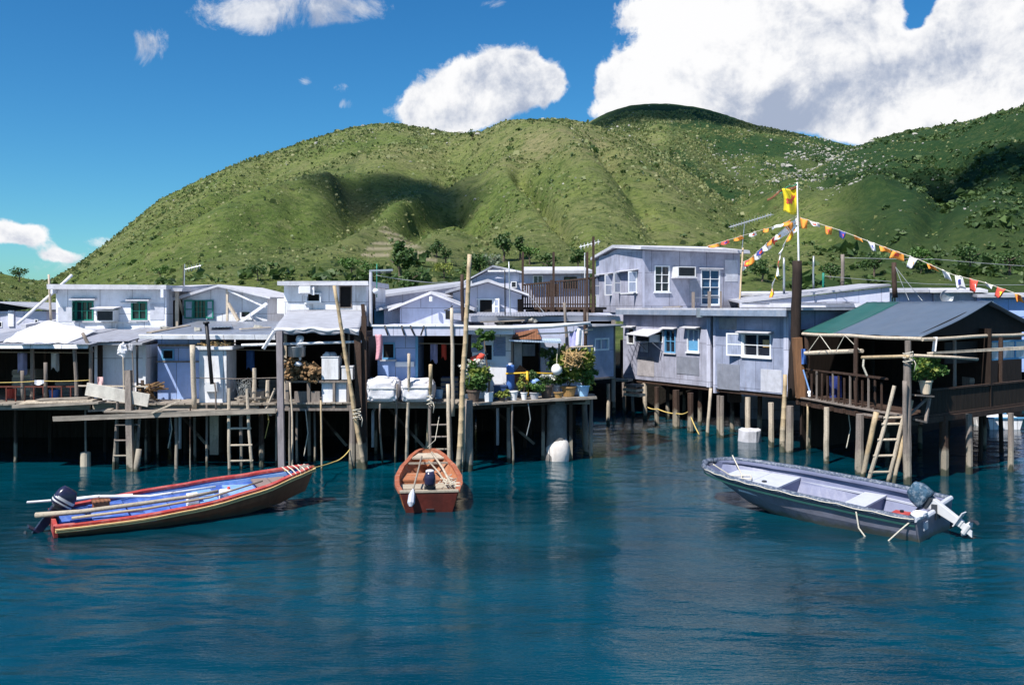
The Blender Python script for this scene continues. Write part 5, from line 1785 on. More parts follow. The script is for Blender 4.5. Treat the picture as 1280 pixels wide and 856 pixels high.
mb = MB(); u0, u1, a, b = fa.rect((808, 428, 828, 438)); mb.bar(fa.pt(u0, a, .02), fa.pt(u0 + .1, b, .5), .03); mb.bar(fa.pt(u1, a, .02), fa.pt(u1, b, .5), .03); mb.build('bracket', 'steel', h)
fbk = FP(893, 33.2, 985, 30.4)
AB = [(929, 417, 946, 446), (946.5, 417, 964, 446)]
zb2 = 1.70
mb = MB(); shell(mb, fbk, 6, zb2, zt, [(929, 417, 964, 446)]); mb.build('front_wall', 'greyblue', h)
w = window(h, fbk, (929, 417, 964, 446), 'frame', 2, 2, 'glass', .28, shutters=[('l', 18, .62, 'curtain')])
mb = MB(); fbox_px(mb, fbk, (953, 425, 961, 434), -.02, -.06); mb.build('blind', 'straw', w)
for r_ in ((892, 392, 894.5, 491), (980, 392, 986, 496)):
    mb = MB(); fbox_px(mb, fbk, r_, .02, -.2); mb.build('corner_strip', 'lav', h)
mb = MB(); fbox_px(mb, fa, (884, 397, 888.5, 484), .03, -.2); mb.build('pilaster', 'lav', h)
# flat roof of the lower storey, its eaves standing out over both walls
roof_pts = [fa.pt(-.1, zt + .01, .3), fa.pt(fa.L - .1, zt + .01, .35), fbk.pt(-.25, zt + .01, .5), fbk.pt(fbk.L + .35, zt + .01, .5), fbk.pt(fbk.L + .35, zt + .01, -6.2), (9.6, 41.2, zt + .01), fa.pt(-.1, zt + .01, -5)]
mb = MB(); mb.prism(roof_pts, (0, 0, .07)); mb.build('lower_roof', 'concrete', h)
mb = MB()
for a, b in zip(roof_pts[:3], roof_pts[1:4]):
    a, b = Vector(a), Vector(b)
    mb.bar(a + Vector((0, 0, -.105)), b + Vector((0, 0, -.105)), .06, .20)
mb.build('fascia', M('slate blue fascia', (.20, .25, .34), .6, .2, 4, dirt=(.40, .42, .46), dirt_amt=.6), h)
mb = MB(); q = fbk.pt(-.25, zt - .14, .5); mb.box(q.x - .1, q.x + .1, q.y - .06, q.y + .1, q.z - .12, q.z + .2); mb.build('rain_head', 'steel', h)
# little balcony rail in front of the tall window
for px_, t_ in ((866.5, 365), (886.5, 364), (901, 364)):
    u, z_ = fu.hit(px_, t_, .9)
    mb = MB(); mb.bar(fu.pt(u, zt + .08, .9), fu.pt(u, z_, .9), .12 if px_ < 890 else .07); mb.build('rail_post', 'wood', h)
mb = MB(); mb.bar(fu.pt(fu.hit(866.5, 372, .9)[0], fu.hit(866, 372, .9)[1], .9), fu.pt(fu.hit(901, 372, .9)[0], fu.hit(901, 372, .9)[1], .9), .03); mb.build('hand_rail', 'steel', h)
mb = MB(); mb.prism([fa.pt(0, zb - .14, -.05), fa.pt(fa.L, zb - .14, -.05), fa.pt(fa.L, zb - .14, -5), fa.pt(0, zb - .14, -5)], (0, 0, .135)); mb.prism([fbk.pt(0, zb2 - .14, -.05), fbk.pt(fbk.L, zb2 - .14, -.05), fbk.pt(fbk.L, zb2 - .14, -6), fbk.pt(0, zb2 - .14, -6)], (0, 0, .135)); mb.build('floor', 'brown', h)
for (a, b_, r, m) in ((806, 523, .09, 'pale'), (821, 530, .09, 'brown'), (845, 536, .13, 'brown'), (863, 541, .11, 'brown'), (898, 546, .07, 'wood'), (903, 547, .07, 'wood'), (935, 549, .09, 'pale'), (964, 559, .09, 'pale'), (987, 565, .12, 'wood'), (915, 540, .08, 'brown'), (950, 545, .08, 'brown'), (875, 532, .08, 'brown'), (835, 524, .08, 'brown'), (855, 520, .07, 'brown')):
    stilt(h, a, b_, zb - .14, r, m, 8)
for i, (a, b_) in enumerate(((808, 524), (822, 532), (846, 537.5), (865, 543))):
    pass
mb = MB(); q = fbk.pt(.25, zb2 - .2, -.5); mb.box(q.x, q.x + .45, q.y, q.y + .3, q.z - .35, q.z + .05); mb.build('floor_block', 'brown', h)
mb = MB(); fbox_px(mb, fa, (766, 425, 774.5, 473), -.4, -.5); mb.build('gap_shade', 'dark', h)  # dark sheet put in for the shade between the two houses

# ================================================================ roofs behind the grey house
h = house('long low grey house with a sloping parapet behind the flat slab eave', 1010, 38, group=GB, name='village_house')
f = FP(925, 38, 1112, 36.5)
mb = MB(); mb.prism([f.pt(0, -1), f.pt(f.L, -1), f.pt(f.L, Z(359, 36.5)), f.pt(f.hit(1003, 372)[0], Z(371, 37.2)), f.pt(0, Z(380, 38))], Vector((*(-f.N * 4), 0))); mb.build('wall', 'lav', h)
mb = MB()
for (a, b) in (((925, 379.5, 38), (1003, 370.5, 37.3)), ((1003, 370.5, 37.3), (1112, 358.5, 36.45))):
    A_, B_ = P(*a) + Vector((0, -.1, .01)), P(*b) + Vector((0, -.1, .01))
    mb.prism([A_, B_, B_ + Vector((.4, 4.4, .15)), A_ + Vector((.4, 4.4, .15))], (0, 0, .08))
mb.build('roof', 'roofgrey', h, jit=.022)
f2 = FP(925, 35, 1075, 34)
mb = MB(); slab(mb, f2, 0, f2.L, .1, -2.5, Z(384, 34.5), .16); mb.build('front_slab', 'concrete', h)
roof_sheets(h, f2, .1, f2.L - .1, .16, -2.4, Z(384, 34.5) + .165, Z(384, 34.5) + .17, 9, 'oldtin', 1.0)
mb = MB(); fbox(mb, f2, .05, f2.L - .05, 1.2, Z(384, 34.5) - .004, 0, -2.4); mb.build('front_wall', 'lav', h)
for i, (a, b, y0_, y1_, Yd, m_, lab) in enumerate(((1105, 1166, 364, 392, 46, 'lav', 'lavender hut with a thin roof right of the dark wooden mast'), (1168, 1228, 364, 392, 44, 'concrete', 'pale concrete hut with a round dish by its wall behind the tarpaulin roof'),
                                                   (1226, 1300, 370, 400, 42, 'blue', 'blue walled hut behind the ridge of the tarpaulin roof'), (925, 990, 368, 392, 47, 'concrete', 'flat pale roof just right of the grey upper storey'))):
    h = house(lab, (a + b) / 2, Yd, group=GB, name='village_hut')
    f = FP(a, Yd, b, Yd - .8)
    mb = MB(); shell(mb, f, 4, 1.7, Z(y0_ + 2, Yd), [(a + 8, y0_ + 6, a + 16, y0_ + 14)] if i != 1 else []); mb.build('wall', m_, h)
    mb = MB(); slab(mb, f, -.2, f.L + .2, .4, -4.2, Z(y0_ + 2, Yd) + .004, .12, Z(y0_ - 1, Yd + 4)); mb.build('roof', 'roofgrey' if i % 2 == 0 else 'concrete', h)
    if i != 1:
        window(h, f, (a + 8, y0_ + 6, a + 16, y0_ + 14), 'frame', 2, 1, 'glass', 0)
    else:
        mb = MB(); q = f.pt(f.hit(1182, 371)[0], Z(371, 43.6), .3); mb.lathe((0, 0, 0), [(.02, 0), (.2, .03), (.33, .1)], 14, False); mb.v = [Vector((v.x, -v.z, v.y)) + q for v in mb.v]; mb.build('dish', 'steel', h, solid=.02)
h = house('white roofed lean-to filling the gap behind the blue gabled house', 345, 36, group=GB, name='village_hut')
f = FP(318, 36, 372, 36)
mb = MB(); shell(mb, f, 4, 1.7, Z(379, 36), [(342, 389, 352, 401)]); mb.build('wall', 'lav', h)
mb = MB(); slab(mb, f, -.2, f.L, .3, -4, Z(379, 36), .12); mb.build('roof', 'white2', h)
window(h, f, (342, 389, 352, 401), 'frame', 1, 1, 'dark', 0)
h = house('dim grey hut roof between the white upper house and the blue gabled house', 228, 38.5, group=GB, name='village_hut')
f = FP(196, 38.5, 250, 38.5)
mb = MB(); shell(mb, f, 4, 1.7, Z(362, 38.5)); mb.build('wall', 'lav', h)
mb = MB(); slab(mb, f, -.2, f.L * .72, .3, -4, Z(362, 38.5) + .003, .12, Z(359, 42)); mb.build('roof', 'concrete', h, jit=.022)

# ================================================================ pavilion with the tarpaulin roof
h = house('open timber pavilion under a green and slate tarpaulin roof at the right', 1150, 26, name='pavilion', cat='pavilion')
Le, Ce = Vector((X(1003, 29.2), 29.2, Z(418, 29.2))), Vector((X(1152, 24), 24, Z(417.5, 24)))
R1, R2 = Vector((X(1083, 32), 32, Z(379, 32))), Vector((X(1240, 27), 27, Z(377, 27)))
Re = Vector((2 * R2.x - Ce.x, 2 * R2.y - Ce.y, Ce.z))
Be = Vector((2 * R1.x - Le.x, 2 * R1.y - Le.y, Le.z))
Le.z = Ce.z = Re.z = Be.z = (Le.z + Ce.z) / 2
R1.z = R2.z = (R1.z + R2.z) / 2 + .02


def sheet(mb, a, b, c, d, nu=14, nv=10, sag=.07, u0=0., u1=1.):
    def fn(u, v):
        t = u0 + (u1 - u0) * u
        q = a.lerp(b, t).lerp(d.lerp(c, t), v)
        q.z -= sag * math.sin(math.pi * v) * (.5 + .5 * abs(math.sin(t * 9))) - .012 * math.sin(t * 40 + v * 5)
        return q
    mb.grid(nu, nv, fn)


mb = MB(); sheet(mb, Le, Ce, R2, R1, 20, 10, .07, .30, 1.); mb.build('roof', 'tarpgrey', h, smooth=True, solid=.02)
mb = MB(); sheet(mb, Le, Ce, R2, R1, 10, 10, .07, 0, .30); mb.build('roof_end_sheet', 'tarpgreen', h, smooth=True, solid=.022)
mb = MB(); sheet(mb, Re, Be, R1, R2, 14, 8, .05); mb.build('rear_roof', 'tarpgrey', h, smooth=True, solid=.02)
mb = MB()
for i, (a, b) in enumerate(((Le, Ce), (Ce, Re))):
    n = 9
    pts = [a.lerp(b, t / n) + Vector((0, -.03, -.06 + .012 * math.sin(t * 5))) for t in range(n + 1)]
    mb.tube(pts, .05, 8)
mb.build('eave_pole', 'pale', h)
mb = MB()
gin = (R2 - R1).normalized() * -.25
mb.prism([Ce + gin + Vector((0, 0, .0)), Re + gin, R2 + gin - Vector((0, 0, .06))], (R2 - R1).normalized() * -.05)
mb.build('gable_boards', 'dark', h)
ax = (Re - Ce).normalized()      # along the right side
lx = (Le - Ce).normalized()      # along the left side
fz = 1.72
cor = Vector((X(1135, 24.0), 24.0, 0))
lft = Vector((X(996, 29.4), 29.4, 0))
rgt = cor + Vector((6.4, 4.6, 0))
bck = lft + (rgt - cor)
mb = MB()
mb.prism([cor + Vector((0, 0, fz - .06)), rgt + Vector((0, 0, fz - .06)), bck + Vector((0, 0, fz - .06)), lft + Vector((0, 0, fz - .06))], (0, 0, .06))
mb.build('deck', 'brown', h)
fl_ = Face((lft.x, lft.y), (cor.x, cor.y))
fr2 = Face((cor.x, cor.y), (rgt.x, rgt.y))
mb = MB()
for f_ in (fl_, fr2):
    fbox(mb, f_, 0.05, f_.L - .02, fz - .22, fz - .065, .06, -.03)
for i in range(9):
    u = fl_.L * (i + .5) / 9
    fbox(mb, fl_, u - .04, u + .04, fz - .19, fz - .07, .16, .065)
mb.build('beam', 'brown', h)
mb = MB()
rr = random.Random(2)
for i in range(3):
    fbox(mb, fl_, .1, fl_.L * rr.uniform(.7, 1), fz + .006 + .0 * i, fz + .045, .12 - .12 * i, .02 - .12 * i)
mb.build('edge_planks', 'wood', h)
# left railing
n = 15
for i in range(n):
    u = .25 + (fl_.L * .80) * i / n
    if u > fl_.L * .82:
        continue
    mb = MB(); fbox(mb, fl_, u - .025, u + .025, fz + .002, fz + .92 - .05 * (i % 3), .0, -.04); mb.build('baluster', 'brown' if i % 3 else 'wood', h)
mb = MB(); mb.bar(fl_.pt(fl_.L * .36, fz + .95, -.02), fl_.pt(fl_.L * .84, fz + .95, -.02), .06, .06); mb.bar(fl_.pt(0.05, fz + .95, -.05), fl_.pt(fl_.L * .36, fz + .93, -.05), .04, .04); mb.bar(fl_.pt(.05, fz + .12, -.06), fl_.pt(fl_.L * .84, fz + .12, -.06), .04, .05); mb.build('top_rail', 'brown', h)
# right parapet of boards
mb = MB()
i = 0
u = .7
while u < fr2.L - .1:
    fbox(mb, fr2, u, u + .19, fz + .002, fz + .62 + rr.uniform(-.01, .01), -.03, -.06)
    u += .2
mb.build('board_parapet', 'under', h)
mb = MB(); fbox(mb, fr2, .6, fr2.L, fz + .63, fz + .68, .0, -.10); mb.build('parapet_rail', 'brown', h)
# posts carrying the roof
zt_ = Ce.z - .1
for i, (q, m_, r_) in enumerate(((cor + Vector((0, .0, 0)), 'wood', .085), (fl_.pt(.35, 0, -.15), 'brown', .09), (fl_.pt(fl_.L * .55, 0, -.15), 'brown', .07), (fr2.pt(2.6, 0, -.15), 'wood', .05), (fr2.pt(5.2, 0, -.15), 'brown', .07))):
    mb = MB(); mb.pole((q.x, q.y, fz + .003), (q.x, q.y, zt_), r_, r_ * .9, 9, 60 + i); mb.build('post', m_, h)
mb = MB()
mb.prism([lft + (bck - lft) * .55 + Vector((0, 0, fz)), lft + (bck - lft) * .55 + (cor - lft) + Vector((0, 0, fz)), lft + (bck - lft) * .55 + (cor - lft) + Vector((0, 0, 4.0)), lft + (bck - lft) * .55 + Vector((0, 0, 4.0))], (ax.x * .06, ax.y * .06, 0))
bk2 = lft + (bck - lft) * 1.9
mb.prism([lft + Vector((.25, .3, -1)), bk2 + Vector((0, 0, -1)), bk2 + Vector((0, 0, 3.9)), lft + Vector((.25, .3, 3.9))], (-.04, .04, 0))  # wall run on past the pavilion, added to block bright water and sky
mb.build('rear_wall', 'inside', h)
mb = MB()
p = fr2.pt(3.6, 0, -1.4)
mb.prism([fr2.pt(2.75, 3.0, -.5), fr2.pt(4.6, 3.0, -.5), fr2.pt(4.6, 3.62, -.5), fr2.pt(2.75, 3.62, -.5)], Vector((*(-fr2.N * .04), 0)))
mb.build('dark_screen', M('charcoal screen', (.035, .03, .028), .8, .2, 5), h)
f_ = Face(tuple(fr2.pt(4.62, 0, -.4).xy), tuple(fr2.pt(7.6, 0, -.4).xy))
mb = MB()
for a, b, c, d in ((0, 3.0, 3.02, 3.07), (0, 3.0, 3.56, 3.61), (0, .06, 3.07, 3.56), (1.0, 1.06, 3.07, 3.56), (2.0, 2.06, 3.07, 3.56)):
    fbox(mb, f_, a, b, c, d, 0, -.05)
wn = mb.build('window', 'bluew', h)
mb = MB(); fbox(mb, f_, .05, 2.95, 3.05, 3.58, -.02, -.03); mb.build('pane', 'curtain', wn)
# stilts
for (a, b_, r, m) in ((1033, 579, .075, 'pale'), (1075, 592, .11, 'wood'), (1180, 594, .12, 'brown'), (1211, 592, .085, 'wood'), (1263, 590, .075, 'wood'), (1010, 560, .08, 'brown'), (1110, 566, .07, 'brown'), (1150, 560, .07, 'brown'), (1230, 560, .07, 'brown')):
    stilt(h, a, b_, fz - .06, r, m, 9)
b = W(1135, 605); b.z = -.9
q = Vector((b.x, b.y + .0, 0))
mb = MB(); mb.pole(b, P(1134.5, 449, 23.75), .11, .095, 9, 71, .008); mb.build('corner_pile', 'wood', h)
rear_stilts(h, cor.x + .5, rgt.x, 26.5, 30, fz, 3, 2, 9)
for a_, b_, w_, h_ in (((1135, 520, 24.1), (1160, 497, 24.4), .05, .05), ((1142, 524, 24.0), (1157, 527.5, 24.2), .09, .05), ((1157, 528, 24.2), (1162, 497, 24.35), .07, .07), ((1079, 517.5, 25.4), (1104, 521, 24.8), .1, .05)):
    mb = MB(); mb.bar(P(*a_), P(*b_), w_, h_); mb.build('shelf_bracket', 'wood', h)
mb = MB(); mb.bar(P(1140, 493.5, 24.0), P(1163, 495, 24.35), .25, .04); mb.build('side_shelf', 'wood', h)
# ================================================================ boats
def smooth01(t):
    t = max(0., min(1., t))
    return t * t * (3 - 2 * t)


def lerp_tab(tab, t):
    for (a, va), (b, vb) in zip(tab, tab[1:]):
        if t <= b:
            k = (t - a) / (b - a) if b > a else 0
            k = k * k * (3 - 2 * k) * .35 + k * .65
            return va + (vb - va) * k
    return tab[-1][1]


class Hull:
    """x forward from the transom, y to port, z up from the water"""

    def __init__(s, L, beam, sheer, keel, bottom, n=28, floor=.07, rake=.0):
        s.L, s.beam, s.sheer, s.keel, s.bottom, s.n, s.floor, s.rake = L, beam, sheer, keel, bottom, n, floor, rake

    def st(s, t):
        return lerp_tab(s.beam, t), lerp_tab(s.sheer, t), lerp_tab(s.keel, t), lerp_tab(s.bottom, t)

    @staticmethod
    def tm(k):
        return 1 - (1 - k) ** 1.7

    def section(s, t, inner=False):
        b, sh, k, bo = s.st(t)
        x = s.L * t
        e = .045 if inner else 0
        if inner:
            fl = max(s.floor, k + .06)
            fl = min(fl, sh - .03)
            half = [(max(b - e, .01), sh), (max(b - e, .01) * .55 + max(bo - e, .008) * .45 + .02 * b, (sh + fl) / 2), (max(bo - e, .008) * .97, fl), (0, fl)]
        else:
            half = [(b, sh), (b * .55 + bo * .45 + .03 * b, sh * .5 + k * .5 + .02), (bo, k + .05 * min(1, bo * 3)), (0, k)]
        xs = [x + s.rake * (z - s.keel[0][1]) * t ** 4 for (_, z) in half]
        return [Vector((xx, y, z)) for xx, (y, z) in zip(xs, half)] + [Vector((xx, -y, z)) for xx, (y, z) in list(zip(xs, half))[-2::-1]]

    def skin(s, mb, inner=False, t0=0., t1=1., cap=True):
        rows = [s.section(t0 + (t1 - t0) * s.tm(i / s.n), inner) for i in range(s.n + 1)]
        m = len(rows[0])
        vs = [p for r_ in rows for p in r_]
        fs = []
        for i in range(s.n):
            for k in range(m - 1):
                q = (i * m + k, i * m + k + 1, (i + 1) * m + k + 1, (i + 1) * m + k)
                fs.append(q if inner else q[::-1])
        if cap:
            fs.append(list(range(m)))
            fs.append([s.n * m + k for k in range(m)][::-1])
        mb.add(vs, fs)

    def edge(s, side, t, off=0., dz=0.):
        b, sh, k, bo = s.st(t)
        x = s.L * t + s.rake * (sh - s.keel[0][1]) * t ** 4
        return Vector((x, side * max(b + off, 0), sh + dz))

    def strip(s, mb, side, o0, o1, z0, z1, t0=0., t1=1.):
        """a moulding of rectangular section along the sheer"""
        n = s.n
        vs, fs = [], []
        for i in range(n + 1):
            t = t0 + (t1 - t0) * s.tm(i / n)
            for (o, z) in ((o0, z0), (o1, z0), (o1, z1), (o0, z1)):
                vs.append(s.edge(side, t, o, z))
        for i in range(n):
            for k in range(4):
                k2 = (k + 1) % 4
                fs.append((i * 4 + k, i * 4 + k2, (i + 1) * 4 + k2, (i + 1) * 4 + k))
        fs += [(0, 1, 2, 3), tuple(n * 4 + k for k in (3, 2, 1, 0))]
        mb.add(vs, fs)

    def plank(s, mb, t0, t1, z, th=.035, inset=.04, z2=None):
        """a board across the boat between two stations"""
        z2 = z if z2 is None else z2

        def w(t, zz):
            b, sh, k, bo = s.st(t)
            f_ = max(0, min(1, (zz - k) / max(sh - k, .01)))
            return max(bo + (b - bo) * f_ - inset, .02)
        a, b = w(t0, z), w(t1, z2)
        x0, x1 = s.L * t0, s.L * t1
        mb.hexa([(x0, -a, z - th), (x1, -b, z2 - th), (x1, b, z2 - th), (x0, a, z - th), (x0, -a, z), (x1, -b, z2), (x1, b, z2), (x0, a, z)])

    def bulk(s, mb, t, z0, z1, th=.03, inset=.05):
        def w(zz):
            b, sh, k, bo = s.st(t)
            f_ = max(0, min(1, (zz - k) / max(sh - k, .01)))
            return max(bo + (b - bo) * f_ - inset, .02)
        x = s.L * t
        a, b = w(z0), w(z1)
        mb.hexa([(x, -a, z0), (x + th, -a, z0), (x + th, a, z0), (x, a, z0), (x, -b, z1), (x + th, -b, z1), (x + th, b, z1), (x, b, z1)])


def world_of(o, v):
    return Matrix.LocRotScale(o.location, o.rotation_euler, None) @ Vector(v)


# --- left boat: red gunwale, blue inside
A, B = Vector((-9.45, 18.72, 0)), Vector((-4.98, 21.45, 0))
psi = math.atan2(B.y - A.y, B.x - A.x)
bt = thing('sampan', 'long wooden sampan with a red gunwale and blue painted inside', 'boat', (A.x, A.y, 0.02), 'moored boats', (R(6.5), R(-1.0), psi))
LB = bt
hl = Hull((B - A).length, [(0, .60), (.12, .72), (.35, .87), (.6, .82), (.8, .58), (.93, .28), (1, .07)],
          [(0, .27), (.2, .31), (.5, .40), (.75, .53), (1, .76)], [(0, -.12), (.7, -.12), (.88, -.02), (1, .18)],
          [(0, .44), (.35, .62), (.6, .56), (.8, .33), (.93, .10), (1, .02)], 30, .08, .35)
mb = MB(); hl.skin(mb); mb.build('hull', 'hullbrown', bt, local=True)
mb = MB(); hl.skin(mb, True, .012, .97); mb.build('inner_lining', 'bluein', bt, local=True)
for sd_ in (1, -1):
    mb = MB(); hl.strip(mb, sd_, -.10, .035, -.02, .03, 0, .985); mb.build('gunwale', 'red', bt, local=True)
    mb = MB(); hl.strip(mb, sd_, .008, .072, -.05, -.022); hl.strip(mb, sd_, .008, .062, -.10, -.07); mb.build('rubbing_strake', 'cream', bt, local=True)
    mb = MB(); hl.strip(mb, sd_, -.11, -.06, -.15, -.06, .03, .93); mb.build('inner_rail', 'ltblue', bt, local=True)
mb = MB(); mb.box(-.03, .05, -.60, .60, .05, .30); mb.build('transom', 'red', bt, local=True)
for t0, t1, z, m_ in ((.14, .27, .26, 'bluein'), (.33, .43, .27, 'bluein'), (.55, .63, .30, 'ltblue'), (.68, .80, .36, 'ltblue')):
    mb = MB(); hl.plank(mb, t0, t1, z, .05, .06); hl.bulk(mb, t1 - .006, .09, z - .052, .025, .07); mb.build('thwart', m_, bt, local=True)
mb = MB(); hl.plank(mb, .80, .86, .47, .04, .07, .50); hl.plank(mb, .865, .93, .50, .04, .06, .54); mb.build('foredeck', M('brown deck boards', (.20, .15, .14), .8, .15, 6), bt, local=True)
mb = MB(); x = hl.L; mb.blob((x + .10, 0, .70), (.16, .10, .12), 4, .2, 10, 6); mb.build('bow_fender', 'wood', bt, local=True, smooth=True)
mb = MB()
for k in range(5):
    t = .90 + k * .018
    e = hl.edge(-1, t, .03, .03); f_ = hl.edge(1, t, .03, .03)
    mb.tube([e + Vector((0, 0, -.12)), e, (e + f_) / 2 + Vector((0, 0, .02)), f_, f_ + Vector((0, 0, -.12))], .014, 5)
mb.build('bow_lashing', 'rope', bt, local=True)


def outboard(name, label, base, rot, cowl, size=1.0, tilt=0., top=None, lower='enginegrey', stripe=None, group='outboard motors'):
    """origin at the clamp on the transom; x forward, z up"""
    o = thing(name, label, 'outboard motor', base, group, rot)
    s = size
    T = Matrix.Rotation(tilt, 3, 'Y')

    def tr(mb):
        mb.v = [T @ (v * s) for v in mb.v]
        return mb
    mb = MB()
    prof = [(-.19, .30), (-.22, .36), (-.22, .50), (-.17, .60), (-.06, .65), (.10, .63), (.20, .56), (.22, .40), (.19, .30)]
    n = 10
    rows = []
    for j in range(7):
        v = j / 6
        zz = .28 + .38 * v
        ln = .215 * (1 - .55 * max(0, v - .55) ** 1.6 * 2.2)
        wd = .155 * (1 - .55 * max(0, v - .5) ** 1.5 * 2.2)
        rows.append([(math.copysign(abs(math.cos(a)) ** .6, math.cos(a)) * ln - .04 - .03 * v, math.copysign(abs(math.sin(a)) ** .6, math.sin(a)) * wd, zz) for a in [2 * math.pi * k / 16 for k in range(16)]])
    vs = [p for r_ in rows for p in r_]
    fs = [(j * 16 + k, j * 16 + (k + 1) % 16, (j + 1) * 16 + (k + 1) % 16, (j + 1) * 16 + k) for j in range(6) for k in range(16)] + [list(range(16))[::-1], [96 + k for k in range(16)]]
    mb.add(vs, fs)
    tr(mb).build('cowl', cowl, o, local=True, smooth=True)
    if stripe:
        mb = MB()
        for z0 in ((.33, .36), (.40, .46)):
            k0 = [(p[0] * 1.015 - .001, p[1] * 1.03, z0[0]) for p in rows[1]]
            k1 = [(p[0] * 1.015 - .001, p[1] * 1.03, z0[1]) for p in rows[1]]
            mb.add(k0 + k1, [(k, (k + 1) % 16, 16 + (k + 1) % 16, 16 + k) for k in range(16)])
        tr(mb).build('stripe', stripe, o, local=True, smooth=True)
    if top:
        mb = MB(); mb.lathe((-.06, 0, .615), [(.125, 0), (.12, .05), (.08, .07)], 14); tr(mb).build('cowl_top', top, o, local=True, smooth=True)
    mb = MB(); mb.box(-.16, .08, -.10, .10, .20, .278); mb.build('pan', 'enginegrey', o, local=True) if False else tr(mb).build('engine_pan', 'enginegrey', o, local=True)
    mb = MB(); mb.hexa([(-.16, -.045, -.45), (-.02, -.045, -.45), (-.02, .045, -.45), (-.16, .045, -.45), (-.17, -.07, .2), (.04, -.07, .2), (.04, .07, .2), (-.17, .07, .2)]); tr(mb).build('leg', lower, o, local=True, bevel=.01)
    mb = MB(); mb.box(-.30, .02, -.11, .11, -.37, -.35); tr(mb).build('cavitation_plate', lower, o, local=True)
    mb = MB(); mb.tube([(.10, 0, -.56), (.04, 0, -.56), (-.16, 0, -.56), (-.24, 0, -.56)], [.01, .055, .06, .03], 10); mb.hexa([(-.10, -.02, -.66), (.0, -.02, -.72), (.0, .02, -.72), (-.10, .02, -.66), (-.14, -.03, -.44), (-.02, -.03, -.44), (-.02, .03, -.44), (-.14, .03, -.44)]); tr(mb).build('gearcase', lower, o, local=True)
    mb = MB()
    for k in range(3):
        a = k * 2.094
        d = Vector((0, math.cos(a), math.sin(a))); e = Vector((0, -math.sin(a), math.cos(a)))
        c = Vector((-.27, 0, -.56))
        mb.prism([c + e * .02, c + d * .10 + e * .05 + Vector((.02, 0, 0)), c + d * .13, c + d * .09 - e * .045 - Vector((.02, 0, 0)), c - e * .02], (-.012, 0, 0))
    tr(mb).build('propeller', 'enginegrey', o, local=True)
    mb = MB(); mb.box(.0, .10, -.13, -.07, -.14, .16); mb.box(.0, .10, .07, .13, -.14, .16); mb.box(.0, .05, -.07, .07, .0, .14); mb.build('clamp_bracket', 'enginegrey', o, local=True)
    mb = MB(); mb.tube([(.10, 0, .30), (.32, .02, .36), (.52, .03, .38)], [.028, .022, .026], 8); tr(mb).build('tiller_handle', 'enginegrey', o, local=True)
    return o


outboard('outboard_motor', 'navy outboard motor with a white stripe, tilted up on the sampan stern', world_of(bt, (.02, .10, .24)), (R(6.5), R(0), psi), 'navy', 1.0, R(36), None, 'navy', 'enginewhite')

# things lying in the left boat
rr = random.Random(3)


def spar(name, label, pts, r, mat, cat, group=None, par=None, n=8, local_of=None):
    ps = [world_of(local_of, p) for p in pts] if local_of else pts
    return tag(MB().tube(ps, r, n).build(name, mat, smooth=True), label, cat, group)


spar('bamboo_pole', 'thick pale bamboo pole lying along the near side of the red and blue sampan', [(-.30, .05, .36), (.5, -.32, .44), (1.6, -.52, .52), (2.6, -.56, .56), (3.2, -.54, .60)], [.058, .05, .045, .04, .036], 'pale', 'pole', None, local_of=bt)
spar('boat_pole', 'slim white pole lying over the blue thwarts of the sampan, ending over the stern', [(.05, .58, .44), (.9, .38, .50), (1.9, .16, .44), (3.3, .10, .50)], [.04, .038, .032, .028], 'white2', 'pole', None, local_of=bt)
spar('thin_pole', 'thin pole lying on the red gunwale of the sampan beside the bamboo', [(.3, -.60, .42), (1.7, -.74, .47), (3.0, -.74, .55), (4.2, -.44, .68)], [.03, .028, .024, .02], 'bamboo', 'pole', None, local_of=bt)
o = thing('oar', 'white oar with a flat blade lying astern in the blue sampan', 'oar', world_of(bt, (.2, .55, .46)))
mb = MB(); mb.tube([world_of(bt, p) for p in ((.3, .57, .46), (1.6, .36, .46))], .022, 8); mb.build('shaft', 'white2', o)
mb = MB(); mb.bar(world_of(bt, (-.42, .67, .46)), world_of(bt, (.31, .57, .462)), .12, .025); mb.build('blade', 'white2', o)
q = thing('wooden_box', 'small red brown box on the stern thwart of the blue sampan', 'box', world_of(bt, (.95, .26, .262)), None, (R(4.5), R(-1), psi))
mb = MB(); mb.box(-.16, .16, -.12, .12, .003, .16); mb.build('body', 'hullred', q, local=True, bevel=.01)
mb = MB(); mb.box(-.175, .175, -.135, .135, .163, .19); mb.build('lid', 'rust', q, local=True)
q = thing('white_block', 'small white foam block propping the poles in the sampan', 'block', world_of(bt, (2.75, -.15, .08)), None, (R(4.5), R(-1), psi))
mb = MB(); mb.box(-.12, .12, -.1, .1, .003, .40); mb.build('foam', 'white2', q, local=True, bevel=.015)
mb = MB(); mb.box(-.122, .122, -.103, .103, .18, .21); mb.build('cord', 'rope', q, local=True)

